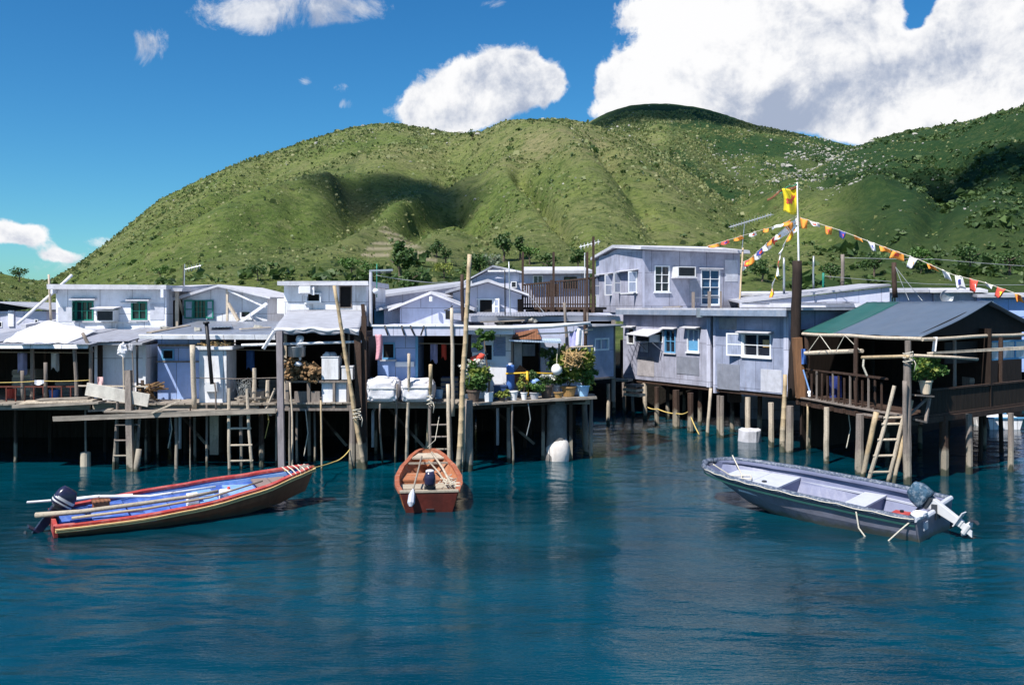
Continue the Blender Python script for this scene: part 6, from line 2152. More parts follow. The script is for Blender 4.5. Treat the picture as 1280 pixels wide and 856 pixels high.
# --- middle boat seen from astern
A, B = Vector((-1.87, 20.55, 0)), Vector((-2.28, 24.6, 0))
psi = math.atan2(B.y - A.y, B.x - A.x)
bt = thing('rowing_boat', 'small worn red brown wooden boat pointing away from the viewer', 'boat', (A.x, A.y, 0.02), 'moored boats', (0, R(-1.5), psi))
hl = Hull((B - A).length, [(0, .66), (.2, .76), (.4, .78), (.65, .68), (.85, .47), (.95, .30), (1, .13)], [(0, .44), (.35, .42), (.7, .48), (1, .63)],
          [(0, -.12), (.75, -.12), (.9, 0), (1, .2)], [(0, .50), (.4, .58), (.65, .42), (.85, .18), (1, .03)], 26, .09, .3)
mb = MB(); hl.skin(mb); mb.build('hull', 'hullred', bt, local=True)
mb = MB(); hl.skin(mb, True, .012, .975); mb.build('inner_lining', 'redin', bt, local=True)
for sd_ in (1, -1):
    mb = MB(); hl.strip(mb, sd_, -.075, .035, -.03, .03, 0, .99); mb.build('gunwale', M('salmon worn paint', (.32, .095, .05), .55, .25, 5, dirt=(.50, .30, .22), dirt_amt=.7, dirt_scale=(2, 2, 2)), bt, local=True)
mb = MB(); mb.hexa([(-.035, -.50, -.1), (.045, -.50, -.1), (.045, .50, -.1), (-.035, .50, -.1), (-.035, -.645, .43), (.045, -.645, .43), (.045, .645, .43), (-.035, .645, .43)]); mb.build('transom', M('shaded red transom paint', (.085, .017, .012), .45, .3, 5, dirt=(.03, .012, .01), dirt_amt=.6), bt, local=True)  # shade on the stern put into a darker red than the hull
mb = MB(); mb.box(-.05, .06, -.66, .66, .433, .475); mb.build('transom_cap', 'pale', bt, local=True)
for t0, t1, z, m_ in ((.24, .36, .30, 'pale'), (.44, .64, .33, 'redin')):
    mb = MB(); hl.plank(mb, t0, t1, z, .04, .06); hl.bulk(mb, t0 + .002, .1, z - .042, .03, .06); mb.build('thwart', m_, bt, local=True)
mb = MB(); hl.plank(mb, .84, .95, .56, .04, .05, .60); mb.build('foredeck', 'pale', bt, local=True)
mb = MB(); hl.plank(mb, .75, .77, .50, .04, .0); mb.build('cross_beam', 'wood', bt, local=True)
mb = MB(); mb.box(.08, .6, .20, .60, .16, .22); mb.build('stern_grating', 'wood', bt, local=True)
mb = MB(); mb.box(.08, .5, -.24, .22, .15, .34); mb.build('stern_locker', 'yellow', bt, local=True)
outboard('outboard_motor', 'small black outboard motor with a white top in the red boat', world_of(bt, (.16, -.02, .36)), (0, 0, psi), 'navy', .82, R(-4), 'enginewhite')
LBm = bt
o = thing('oar', 'grey oar with its broad blade hanging over the red boat stern', 'oar', world_of(bt, (.3, .4, .5)))
mb = MB(); mb.tube([world_of(bt, p) for p in ((-.02, .36, .51), (1.2, .28, .56), (3.1, .16, .66))], .022, 8); mb.build('shaft', 'wood', o)
mb = MB(); mb.tube([world_of(bt, p) for p in ((-.24, .415, .17), (-.20, .405, .24), (-.10, .385, .40), (-.02, .36, .51))], [.03, .085, .075, .022], 8); mb.build('blade', 'seat', o)
for i, (a, b_, lab) in enumerate((((.35, -.52, .50), (3.4, -.10, .70), 'pale pole lying along the starboard side inside the red boat'), ((.5, -.42, .47), (2.7, -.02, .60), 'second thinner pole crossing the thwarts of the red boat'))):
    spar('boat_pole', lab, [a, tuple((Vector(a) + Vector(b_)) / 2 + Vector((0, -.03, .01))), b_], [.028 - .006 * i] * 3, 'pale', 'pole', None, local_of=bt)
mb = MB()
for k in range(14):
    a = rr.uniform(0, 6.28)
    c = world_of(bt, (rr.uniform(.3, 1.3), -.5 + rr.uniform(-.06, .12), .44 + rr.uniform(0, .06)))
    mb.tube([c, c + Vector((rr.uniform(-.2, .2), rr.uniform(-.2, .2), rr.uniform(-.02, .06))), c + Vector((rr.uniform(-.2, .2), rr.uniform(.1, .4), 0))], .012, 5)
tag(mb.build('fishing_net', 'rope'), 'tangled pale net heaped on the right side of the red boat', 'net')

# --- right boat: grey glass fibre skiff
A, B = Vector((8.55, 18.45, 0)), Vector((5.15, 21.95, 0))
psi = math.atan2(B.y - A.y, B.x - A.x)
bt = thing('skiff', 'grey blue fibreglass skiff with a slate rubber rail and white bench', 'boat', (A.x, A.y, 0.02), 'moored boats', (R(-5.0), R(-.5), psi))
RBt = bt
hl = Hull((B - A).length, [(0, .90), (.2, .97), (.45, .98), (.68, .93), (.82, .83), (.91, .70), (.955, .57), (.985, .42), (.996, .28), (1, .16)],
          [(0, .50), (.4, .60), (.75, .68), (1, .76)], [(0, -.13), (.58, -.13), (.80, .02), (.93, .28), (1, .56)],
          [(0, .74), (.4, .76), (.65, .58), (.82, .36), (.94, .16), (1, .08)], 32, .09, .45)
mb = MB(); hl.skin(mb); mb.build('hull', 'fibrehull', bt, local=True, smooth=False)
mb = MB(); hl.skin(mb, True, .012, .98); mb.build('inner_lining', 'fibre', bt, local=True)
for sd_ in (1, -1):
    mb = MB(); mb.tube([hl.edge(sd_, hl.tm(i / 40), .0, .025) for i in range(41)], .062, 10); mb.build('rail', 'rail', bt, local=True, smooth=True)
    mb = MB(); hl.strip(mb, sd_, -.17, -.03, -.03, .015, .02, .99); mb.build('side_deck', 'fibre', bt, local=True)
    mb = MB(); hl.strip(mb, sd_, -.16, -.12, -.26, -.22, .03, .8); mb.build('inner_ledge', 'seat', bt, local=True)
    mb = MB(); mb.tube([hl.edge(sd_, hl.tm(i / 40), .06, .05 - (.03 * abs(math.sin(i * .8)))) for i in range(41)], .012, 5); mb.build('grab_line', 'rope', bt, local=True)
    mb = MB(); hl.strip(mb, sd_, .003, .02, -.12, -.08, .0, 1.); mb.build('green_band', M('green band', (.02, .075, .07), .5, .1, 6), bt, local=True)
mb = MB(); mb.tube([hl.edge(1, 1, 0, .025), hl.edge(1, 1, -.05, .03) + Vector((.09, 0, 0)), hl.edge(-1, 1, -.05, .03) + Vector((.09, 0, 0)), hl.edge(-1, 1, 0, .025)], .065, 10); mb.build('bow_rail', 'rail', bt, local=True, smooth=True)
mb = MB(); mb.hexa([(-.03, -.73, -.12), (.05, -.73, -.12), (.05, .73, -.12), (-.03, .73, -.12), (-.035, -.92, .50), (.05, -.92, .50), (.05, .92, .50), (-.035, .92, .50)]); mb.build('transom', 'fibrehull', bt, local=True)
mb = MB(); mb.tube([(0, -.93, .53), (0, -.4, .52), (0, -.38, .46), (0, .38, .46), (0, .4, .52), (0, .93, .53)], .055, 8); mb.build('transom_rail', 'seat', bt, local=True)
mb = MB(); mb.box(-.06, .07, .42, .62, .24, .40); mb.build('transom_pad', 'seat', bt, local=True)
mb = MB(); hl.plank(mb, .27, .37, .40, .04, .07); mb.build('bench', 'seat', bt, local=True)
mb = MB(); hl.bulk(mb, .28, .095, .358, .03, .08); hl.bulk(mb, .355, .095, .358, .03, .08); mb.build('bench_front', 'fibre', bt, local=True)
mb = MB(); hl.plank(mb, .68, .82, .52, .04, .06, .56); hl.plank(mb, .822, .96, .56, .04, .05, .62); mb.build('foredeck', 'seat', bt, local=True)
mb = MB(); hl.bulk(mb, .68, .09, .478, .03, .08); mb.build('foredeck_bulkhead', 'fibre', bt, local=True)
mb = MB(); mb.lathe((hl.L * .77, .1, .55), [(.06, 0), (.06, .02), (.03, .03)], 12); mb.build('deck_cap', 'enginegrey', bt, local=True)
outboard('outboard_motor', 'outboard motor under a faded blue cover, its white leg tilted out of the water', world_of(bt, (-.06, -.12, .44)), (0, 0, psi), 'cover', 1.05, R(58), None, 'enginewhite')


def rope(label, pts, r=.014, mat='rope', name='mooring_rope', sag=0., n=10, cat='rope', group=None):
    ps = []
    for a, b in zip(pts, pts[1:]):
        a, b = Vector(a), Vector(b)
        for i in range(n):
            t = i / n
            q_ = a.lerp(b, t); q_.z -= sag * 4 * t * (1 - t)
            ps.append(q_)
    ps.append(Vector(pts[-1]))
    return tag(MB().tube(ps, r, 6).build(name, mat, smooth=True), label, cat, group)


w_ = lambda *p: world_of(RBt, p)
rope('white rope looped from the skiff rail down into the water near its stern', [w_(1.15, .99, .52), w_(1.08, 1.04, .2), w_(.95, 1.05, .05), w_(.62, 1.16, -.12), w_(.25, 1.02, .30), w_(.02, .86, .55)], .017)
rope('loose white rope coiled on the pale foredeck of the skiff', [w_(4.85, .52, .90), w_(4.5, .34, .64), w_(4.15, .02, .62), w_(4.0, .25, .61), w_(4.2, .36, .62), w_(4.32, .12, .62), w_(4.6, -.2, .66), w_(4.9, -.4, .92)], .016)
rope('short white lashing hanging at the far stern quarter of the skiff', [w_(.55, -.95, .54), w_(.55, -.85, .25), w_(.6, -.86, .1), w_(.62, -.9, .25), w_(.5, -.95, .55), w_(.1, -.6, .52), w_(-.05, -.05, .46)], .016)
tag(MB().blob(w_(.02, .72, .56), (.12, .10, .06), 3, .4).blob(w_(.06, .52, .55), (.16, .08, .06), 4, .4).build('rag', 'cloth', smooth=True), 'white rag tied round the near stern corner of the skiff', 'rag')
rope('yellow mooring rope from the sampan bow up to a pile', [world_of(LB, (4.85, 0, .72)), P(418, 577, 25.4), P(437, 562, 26.1), P(440, 556, 26.35)], .016, 'yellowrope', sag=.06)
rope('thin mooring line from the red boat bow up to the deck', [world_of(LBm, (4.1, 0, .72)), P(544, 550, 25.6), P(549, 520, 26.2)], .01, 'rope')

# ================================================================ ladders and poles
def ladder(label, l0, l1, r0, r1, rungs, Yb, Yt, mat='wood', r=.045):
    o = thing('ladder', label, 'ladder', P((l1[0] + r1[0]) / 2, max(l1[1], r1[1]), Yb), 'wooden ladders down to the water')
    ys = lambda py: Yb + (Yt - Yb) * (l1[1] - py) / (l1[1] - l0[1])
    for k, (a, b) in enumerate(((l0, l1), (r0, r1))):
        p, q = P(b[0], b[1], Yb), P(a[0], a[1], Yt)
        d = (p - q).normalized()
        mb = MB(); mb.pole(p + d * .5, q, r, r * .9, 8, k + int(b[0]), .01); mb.build('rail', mat, o)
    for py in rungs:
        t = (py - l0[1]) / (l1[1] - l0[1]); xl = l0[0] + (l1[0] - l0[0]) * t
        t2 = (py - r0[1]) / (r1[1] - r0[1]); xr = r0[0] + (r1[0] - r0[0]) * t2
        mb = MB(); mb.pole(P(xl - 1.5, py, ys(py) - .03), P(xr + 1.5, py - .5, ys(py) - .03), r * .62, r * .55, 7, int(py), .004); mb.build('rung', mat, o)
    return o


ladder('short weathered ladder beside the thick square pile at the left deck', (148, 494), (142.5, 587), (175.5, 492), (171, 578), (531, 550.5, 569.5), 26.0, 26.0, 'wood', .045)
ladder('pale grey ladder hanging below the shed with the white kiosk', (286.5, 485), (287, 588), (309.5, 486), (315.5, 584), (518, 535.5, 556.5, 576), 25.85, 25.95, 'pale', .05)
ladder('dim grey ladder next to the tall bamboo pole behind the red boat', (537, 503), (538, 574), (561, 482), (565, 588), (531, 546, 561.5, 577), 26.0, 26.1, 'wood', .045)
ladder('leaning wooden ladder at the front corner of the timber pavilion', (1117, 482), (1085, 600), (1132, 512), (1110, 603), (522, 530, 549.5, 569.5, 590), 24.1, 23.9, 'pale', .055)


def pole(label, t, b, Yt, Yb=None, r=.05, mat='bamboo', r1=None, knots=0, name='timber_pole', cat='pole', group=None, wob=.012, sq=False, water=True):
    if Yb is None:
        Yb = YW(b[1])
    p, q = P(b[0], b[1], Yb), P(t[0], t[1], Yt)
    d = (p - q).normalized()
    if water:
        p = p + d * .7
    mb = MB()
    if sq:
        mb.bar(p, q, r * 2)
    else:
        mb.pole(p, q, r, r if r1 is None else r1, 9, int(b[0]), wob, knots)
    return tag(mb.build(name, mat, smooth=not sq), label, cat, group)


pole('tallest stout bamboo pole of the left half, rising above the gabled roofs', (587.5, 318), (573, 590), 25.7, None, .092, 'bamboo', .062, 1, 'bamboo_pole')
pole('bamboo pole leaning across the grey awning of the white hut', (418, 357), (455.5, 586), 25.95, None, .075, 'bamboo', .05, 1, 'bamboo_pole')
pole('slender bamboo pole standing before the white bales', (510.5, 442), (508.5, 580), 26.1, None, .055, 'pale', .045, 1, 'bamboo_pole')
pole('bamboo pole with a tied top left of the dim ladder', (537.5, 456), (533, 577), 26.0, None, .06, 'bamboo', .055, 1, 'bamboo_pole')
pole('short leaning pole hanging over the water left of the slender bamboo', (496, 480), (494, 578), 26.25, None, .03, 'wood', .03, 0)
pole('weathered pole wrapped with rags beside the tall bamboo', (565.5, 385), (566, 520), 26.4, 26.4, .06, 'pale', .05, 0, water=False, wob=.025)
pole('short rope bound post at the head of the dim ladder', (560, 480), (562, 588), 26.0, None, .06, 'pale', .055, 0)
pole('thick grey pile next to the tall bamboo pole', (586, 500), (586, 588), 25.9, None, .13, 'wood', .12, 0, name='pile', cat='pile')
pole('thin rope tied stake in front of the thick grey pile', (581, 508), (580, 588), 25.6, None, .03, 'pale', .03, 0)
pole('thick square pile rising above the deck by the short ladder', (160.5, 463), (163.5, 589), 26.05, None, .085, 'wood', sq=True, name='pile', cat='pile')
pole('broken stump pile at the foot of the short ladder', (174, 561), (171, 589), 25.7, None, .09, 'wood', .08, 0, name='pile', cat='pile')
pole('short post standing on the boardwalk right of the thick square pile', (178, 475), (179, 507), 26.3, 26.3, .05, 'brown', .045, 0, water=False)
pole('upright pale bamboo post before the blue shaded door', (240.5, 431), (243, 512), 26.2, 26.2, .075, 'pale', .07, 0, water=False, name='bamboo_pole')
pole('leaning white pole at the corner of the grey house', (888, 485), (884, 545), YW(545) + .1, None, .065, 'pale', .06, 0, name='bamboo_pole')
pole('rust banded bamboo pole before the right corner of the grey house', (981, 468), (978, 565), YW(565) + .1, None, .10, 'bamboo', .065, 1, 'bamboo_pole')
pole('tall dark timber mast standing between the grey house and the pavilion', (996, 326), (991, 500), 29.6, 29.6, .18, 'inside', .15, 0, water=False, name='timber_mast', cat='mast', wob=.03)
pole('brown upright plank beam leaning left of the pavilion post', (996, 422), (1001, 497), 29.1, 29.1, .13, M('orange brown timber', (.20, .10, .05), .8, .35, 8, (1.5, 1.5, .2), .4), sq=True, water=False, name='timber_beam', cat='beam')
pole('stout leaning pole left of the pavilion ladder', (1096, 515), (1078, 597), 24.4, None, .07, 'bamboo', .07, 0)
pole('second pole lashed against the right rail of the pavilion ladder', (1140, 500), (1117, 604), 24.05, None, .055, 'bamboo', .05, 0)
pole('round post topped short beside the pavilion corner pile', (1131.5, 476), (1132.5, 604), 23.6, None, .065, 'wood', .06, 0)
pole('thin brown post on the slab roof below the balcony', (733, 418), (733.5, 392), 27.4, 28.4, .06, 'wood', .05, 0, water=False)
for lab, t, b, Y_, r_, m_ in (('crooked forked post holding the clothes pole', (706, 378), (710, 452), 27.4, .055, 'wood'), ('dark post holding the end of the clothes pole', (731, 385), (732, 455), 27.6, .06, 'brown')):
    pole(lab, t, b, Y_, Y_, r_, m_, r_ * .8, 0, water=False, wob=.02)
pole('dark thin post behind the tall bamboo pole', (578, 343), (579, 402), 27.6, 27.6, .06, 'brown', .05, 0, water=False)
for lab, t, b, Y_, r_ in (('brown post with a white box left of the grey upper storey', (734, 317), (734, 345), 36.5, .07),):
    pass
pole('dark pole standing behind the tarpaulin roof', (1118, 328), (1119, 372), 36, 36, .10, 'brown', .09, 0, water=False, name='utility_pole')
pole('thin grey pole at the left edge of the village roofs', (1017, 320), (1017, 364), 42, 42, .05, 'steel', .04, 0, water=False, name='steel_pole')
pole('tall grey pole left of the dark utility pole', (1053, 318), (1053, 362), 42, 42, .09, 'wood', .08, 0, water=False, name='utility_pole')
pole('short green pole between two thin grey poles', (1029, 341), (1029, 364), 42, 42, .05, 'green', .05, 0, water=False, name='steel_pole')
pole('slim pale pole just left of the dark timber mast', (980, 322), (980, 368), 40, 40, .05, 'steel', .045, 0, water=False, name='steel_pole')
pole('thin bamboo pole at the corner of the grey upper storey', (929, 310), (924, 385), 41.0, 40.2, .045, 'bamboo', .04, 0, water=False, name='bamboo_pole')
pole('tall steel rod rising in front of the dark window of the gabled house', (636, 327), (638, 405), 29, 29, .022, 'steel', .018, 0, water=False, name='steel_rod', wob=.002)
pole('short steel rod left of the taller rod on the slab roof', (631, 338), (631.5, 405), 28.6, 28.6, .022, 'black', .018, 0, water=False, name='steel_rod', wob=.002)
pole('thin mast at the left edge beside the white upper house', (61, 343), (64, 405), 32, 32, .045, 'pale', .035, 0, water=False, name='thin_mast')
pole('sloping white pole bracing the thin mast on the flat grey roof', (89, 344), (22, 405), 33, 31, .05, 'white2', .05, 0, water=False, name='brace_pole')
pole('thin brown aerial mast above the blue gabled house', (229, 330), (229, 378), 33, 33, .018, 'brown', .014, 0, water=False, name='aerial_mast', wob=.002)

for i, (a, b_, lab) in enumerate((((28, 463), (29, 500), 'short grey stump post on the deck of the dark shack'), ((57, 453), (57, 500), 'taller grey stump post under the dark shack roof'), ((103, 416), (116, 440), 'slanting dark stick poking through the roof edge by the tarpaulin'))):
    pole(lab, a, b_, 26.35, 26.35, .05, 'wood', .05, 0, water=False, name='stump_post')

# lamp post with arm
t = thing('lamp_post', 'white steel lamp post with a horizontal arm over the tin roofs', 'lamp post', P(464, 405, 30))
mb = MB(); mb.pole(P(464, 408, 30), P(463.5, 338, 30), .055, .05, 8, 1, .004); mb.build('post', 'concrete', t)
mb = MB(); mb.bar(P(462, 338.5, 30), P(491, 337.5, 30), .10, .06); mb.build('arm', 'steel', t)
mb = MB(); mb.bar(P(468, 341, 30), P(489, 340.2, 30), .07, .03); mb.build('lamp', 'enginegrey', t)
mb = MB(); mb.blob(P(469.5, 364, 29.95), (.10, .08, .09), 2, .1); mb.build('junction_box', 'white2', t, smooth=True)
pole('thin green steel rod just right of the white lamp post', (471, 330), (471, 372), 30.4, 30.4, .018, 'green', .016, 0, water=False, name='steel_rod', wob=.002)

# small lantern on a pole
t = thing('lantern', 'small black lantern on a bent stand before the gabled house', 'lantern', P(564, 400, 26.5))
mb = MB(); mb.bar(P(560, 399, 26.5), P(560, 388, 26.5), .14); mb.build('glass_box', 'black', t)
mb = MB(); mb.tube([P(555, 388, 26.5), P(562, 386, 26.5), P(566, 382, 26.5)], .02, 6); mb.build('hood', 'black', t)

# boardwalk timbers
t = thing('boardwalk', 'narrow boardwalk of grey planks along the front of the left sheds', 'boardwalk', P(240, 515, 26), None)
mb = MB(); planks(mb, X(140, 26.1), X(345, 26.1), 25.75, 26.28, 1.70, .05, .13, 4, 'x', .015, .2); mb.build('planking', 'woodh', t)
for px_ in (170, 215, 260, 305, 340):
    mb = MB(); mb.box(X(px_, 26) - .05, X(px_, 26) + .05, 25.8, 26.3, 1.55, 1.645); mb.build('bearer', 'wood', t)
for px_, py_ in ((150, 584), (225, 583), (300, 586)):
    b = W(px_, py_)
    mb = MB(); mb.pole((b.x, 26.1, -.9), (b.x, 26.1, 1.55), .05, .05, 8, px_); mb.build('leg', 'wood', t)
tag(MB().bar(P(66, 523.5, 25.7), P(345, 513, 25.6), .05, .13).build('beam_plank', 'woodh', jit=.01), 'very long tan plank fixed along the boardwalk edge', 'plank')
tag(MB().bar(P(190, 516, 25.6), P(226, 500, 25.75), .05, .12, (0, 1, 0)).build('loose_plank', 'pale'), 'short plank leaning askew on the boardwalk below the blue door', 'plank')
for i, (a, b_, w, h_, lab) in enumerate((((22, 507), (128, 502), .55, .07, 'lowest wide plank of the pile on the dark shack deck'), ((30, 503), (120, 500), .45, .06, 'middle plank of the pile on the dark shack deck'), ((48, 499.5), (112, 497.5), .3, .05, 'topmost short plank of the pile on the dark shack deck'), ((112, 513), (140, 512), .2, .05, 'stub of plank poking out below the plank pile'))):
    tag(MB().bar(P(a[0], a[1], 25.95), P(b_[0], b_[1], 25.95), w, h_).build('plank', ('woodh', 'pale', 'woodh', 'woodh')[i], jit=.012), lab, 'plank', 'planks piled on the left deck')
tag(MB().bar(P(108, 486, 26.0), P(186, 500.5, 25.95), .06, .36, (0, 0, 1)).build('board', M('white weathered board', (.62, .58, .52), .8, .15, 6, dirt=(.25, .22, .2), dirt_amt=.7)), 'wide white board propped slanting on the deck before the white lean-to', 'board')
tag(MB().bar(P(98, 482, 26.05), P(185, 483, 26.05), .05, .04).build('rail_pole', 'pale'), 'thin pole laid level above the slanting white board', 'pole')
mb = MB()
rr = random.Random(9)
for i in range(22):
    c = P(rr.uniform(178, 196), rr.uniform(480, 498), rr.uniform(26.5, 27.0))
    d = Vector((rr.gauss(0, 1), rr.gauss(0, .4), rr.gauss(0, .3))).normalized() * rr.uniform(.15, .4)
    mb.bar(c - d, c + d, .05, .04)
tag(mb.build('driftwood_heap', 'log'), 'heap of driftwood left of the blue shaded door', 'driftwood')
mb = MB()
for i in range(26):
    c = P(rr.uniform(292, 345), rr.uniform(495, 503), rr.uniform(26.4, 27.4))
    d = Vector((rr.gauss(0, 1), rr.gauss(0, .5), rr.gauss(0, .12))).normalized() * rr.uniform(.15, .45)
    mb.bar(c - d, c + d, .06, .05)
tag(mb.build('timber_scraps', 'woodh'), 'timber scraps lying in the dark open bay behind the pale ladder', 'scraps')
mb = MB()
for i in range(26):
    c = P(rr.uniform(296, 316), 497, 26.7)
    mb.tube([c, c + Vector((rr.uniform(-.2, .2), rr.uniform(-.1, .1), rr.uniform(.3, .6))), c + Vector((rr.uniform(-.3, .3), 0, rr.uniform(.1, .5)))], .008, 4)
tag(mb.build('wire_basket', 'wire'), 'tangle of wire netting on the deck behind the pale ladder', 'netting')
rope('yellow rope strung across the open front of the dark shack', [P(-20, 478, 26.2), P(50, 476, 26.2), P(112, 475, 26.2)], .012, 'yellowrope', 'barrier_rope', .02)
tag(MB().grid(4, 4, lambda u, v: P(43 + 12 * u, 475 + (5 + 1.5 * math.sin(u * 4)) * v, 26.16 + .03 * math.sin(u * 6))).build('cloth', 'cloth', solid=.01), 'white cloth hung over the yellow rope in the dark shack', 'cloth')
t = thing('deck_mop', 'shaggy white mop head hanging from the lean-to edge', 'mop', P(153, 440, 26.5))
mb = MB(); mb.tube([P(155, 497, 26.4), P(154, 450, 26.45), P(153, 432, 26.5)], .02, 7); mb.build('handle', 'pale', t)
mb = MB(); mb.blob(P(153, 438, 26.48), (.12, .10, .19), 5, .4, 12, 8); mb.build('mop_head', 'cloth', t)
t = thing('deck_mop', 'smaller grey mop head right of the shaggy white one', 'mop', P(164, 436, 26.5))
mb = MB(); mb.tube([P(168, 497, 26.45), P(166, 450, 26.48), P(164.5, 430, 26.5)], .016, 7); mb.build('handle', 'wood', t)
mb = MB(); mb.blob(P(164, 434, 26.48), (.07, .07, .12), 6, .4, 10, 7); mb.build('mop_head', 'concrete', t)
pole('dark pipe standing against the white lean-to wall', (171, 424), (172, 498), 26.7, 26.7, .03, 'black', .03, 0, water=False, name='drain_pipe', cat='pipe', wob=.001)
tag(MB().grid(4, 6, lambda u, v: P(122 + 7 * u, 471 + 12 * v, 26.5 + .05 * math.sin(u * 5 + v))).build('towel', M('red and white towel', (.72, .45, .45), .9, .45, 10, (6, 1, 1)), solid=.01), 'red and white towel beside the white lean-to wall', 'towel')

# concrete footings
t = thing('concrete_footing', 'cream concrete footing at the foot of a thin post on the left', 'footing', W(107, 581))
mb = MB(); q = W(107, 582); q.z = -.4; mb.lathe(q, [(.14, 0), (.145, .3), (.14, .78), (.12, .80)], 14); mb.build('block', M('cream concrete', (.55, .48, .38), .9, .15, 6, dirt=(.25, .22, .18), dirt_amt=.6), t, smooth=False)
t = thing('concrete_footing', 'broad rough concrete footing under the grey house', 'footing', W(937, 552))
mb = MB(); q = W(937, 551); q.z = -.4; mb.lathe(q, [(.38, 0), (.39, .4), (.385, .78), (.36, .81), (.1, .79)], 20); mb.build('drum', 'concrete', t, jit=.02)
t = thing('concrete_pier', 'stained round concrete pier carrying the planter shelf', 'pier', W(696, 575))
q = W(696, 574); q.z = -.4
mb = MB(); mb.lathe(q, [(.40, 0), (.40, .55), (.34, .75), (.31, 1.2), (.30, 2.2)], 18); mb.build('column', M('stained pier concrete', (.20, .185, .18), .9, .3, 4, dirt=(.06, .055, .05), dirt_amt=.9, dirt_scale=(1, 1, .6)), t, smooth=True)
mb = MB(); mb.blob(q + Vector((.03, -.08, .55)), (.40, .36, .62), 3, .12, 14, 10); mb.build('mortar_collar', M('white mortar', (.66, .62, .60), .9, .12, 6, dirt=(.34, .28, .25), dirt_amt=.5), t, smooth=True)
for dx in (-.42, .42):
    mb = MB(); mb.bar((q.x + dx, q.y - .1, -.6), (q.x + dx, q.y - .1, 1.75), .10); mb.build('side_post', 'brown', t)
pole('grey tapering pile under the right end of the planter shelf', (730.5, 499), (733, 567), YW(567) - .3, None, .10, 'wood', .085, 0, name='pile', cat='pile')
t = thing('jetty_steps', 'small landing of pale planks and posts beside the grey house', 'landing', P(780, 480, 36))
for a, b_, m_ in (((764, 474.5), (788, 475), 'woodh'), ((783, 486), (800, 488), 'pale'), ((783, 492), (803, 494), 'pale'), ((785, 481), (800, 482), 'wood')):
    mb = MB(); mb.bar(P(a[0], a[1], 35), P(b_[0], b_[1], 34.6), .5, .09); mb.build('tread', m_, t)
for a, b_ in (((791, 456), (793, 520)), ((779, 478), (780, 517))):
    mb = MB(); p_ = W(b_[0], b_[1]); p_.z = -.9; mb.pole(p_, P(a[0], a[1], p_.y), .07, .065, 8, a[0]); mb.build('post', 'wood', t)
rope('pale rope strung from pile to pile under the grey house', [P(808, 508, 36.6), P(822, 511, 35.8), P(848, 517, 34.4), P(861, 514, 33.6), P(874, 543, 33.0)], .022, 'yellowrope', 'mooring_rope', .05)
t = thing('moored_dinghy', 'white dinghy hull glimpsed between the pavilion piles', 'boat', W(1255, 536), None)
mb = MB(); q = W(1256, 537)
mb.prism([q + Vector((-.55, 0, -.1)), q + Vector((.55, 0, -.1)), q + Vector((.7, 0, .42)), q + Vector((-.62, 0, .42))], (.2, 2.0, 0)); mb.build('hull', 'white2', t)
mb = MB(); mb.box(q.x - .66, q.x + .74, q.y - .05, q.y + .06, .42, .47); mb.tube([q + Vector((-.2, 0, .47)), q + Vector((-.1, 0, .62)), q + Vector((.05, 0, .6))], .03, 6); mb.build('gunwale', 'bluew', t)
t = thing('white_drum', 'white plastic drum floating between the pavilion piles', 'drum', W(1228, 530))
mb = MB(); q = W(1228, 532); q.z = -.1; mb.lathe(q, [(.22, 0), (.24, .1), (.24, .42), (.2, .5)], 14); mb.build('barrel', 'whitepot', t, smooth=True)
mb = MB(); mb.lathe(q + Vector((0, 0, .5)), [(.1, .003), (.1, .05)], 10); mb.build('cap', 'bluebarrel', t)

# hanging boards, bamboo and line at the pavilion
tag(MB().tube([P(1006, 441.5, 28.4), P(1040, 440, 27.6), P(1078, 438.5, 26.4)], [.06, .07, .06], 8).build('hanging_beam', 'pale'), 'pale timber hung by ropes under the pavilion eave', 'beam')
for i, (a, m_, b_) in enumerate((((1010, 440), (1025, 419), (1040, 440)), ((1045, 439), (1056, 419), (1075, 438)))):
    rope(('rope triangle at the left end of the hung pale timber', 'rope triangle at the right end of the hung pale timber')[i], [P(a[0], a[1], 27.9 - i), P(m_[0], m_[1], 27.6 - i), P(b_[0], b_[1], 27.0 - i * .6)], .012, 'rope', 'hanging_rope')
tag(MB().tube([P(1077, 447, 25.0), P(1130, 445.5, 24.2), P(1135, 446, 23.6)], .05, 8).build('bamboo_rail', 'bamboo', smooth=True), 'yellow bamboo rail tied level to the pavilion corner post', 'pole')
tag(MB().tube([P(1140, 444, 23.7), P(1190, 446.5, 24.0), P(1222, 449, 24.3)], .04, 8).build('bamboo_rail', 'pale', smooth=True), 'pale bamboo rail right of the pavilion corner post', 'pole')
tag(MB().bar(P(1163, 441.5, 23.9), P(1296, 434, 25.4), .2, .06).build('long_board', 'pale', jit=.02), 'long bleached board slung across the pavilion front', 'board')
rope('frayed rope hanging from the yellow bamboo rail', [P(1080, 446, 24.95), P(1079, 458, 24.95), P(1084, 470, 24.95)], .03, 'rope', 'hanging_rope')
tag(MB().grid(4, 8, lambda u, v: P(1167 + 5 * u - 2 * v, 421 + 18 * v, 24.4 + .04 * math.sin(u * 5))).build('towel', 'cloth', solid=.01), 'white towel hanging inside the pavilion near the front post', 'towel')
for i, (r_, lab) in enumerate((((1037, 470, 1052, 497), 'dark blue tarpaulin bundle behind the pavilion railing'), ((1002, 436, 1008, 455), 'blue strip of cloth hung on the brown upright beam'))):
    tag(MB().grid(4, 8, lambda u, v: P(r_[0] + (r_[2] - r_[0]) * u, r_[1] + (r_[3] - r_[1]) * v, (28.6, 28.9)[i] + .08 * math.sin(u * 7 + v))).build('blue_cloth', ('bluetarp', 'bluebarrel')[i], solid=.02), lab, 'cloth')
t = thing('broom', 'pair of light broom handles leaning inside the pavilion railing', 'broom', P(1010, 490, 28.8))
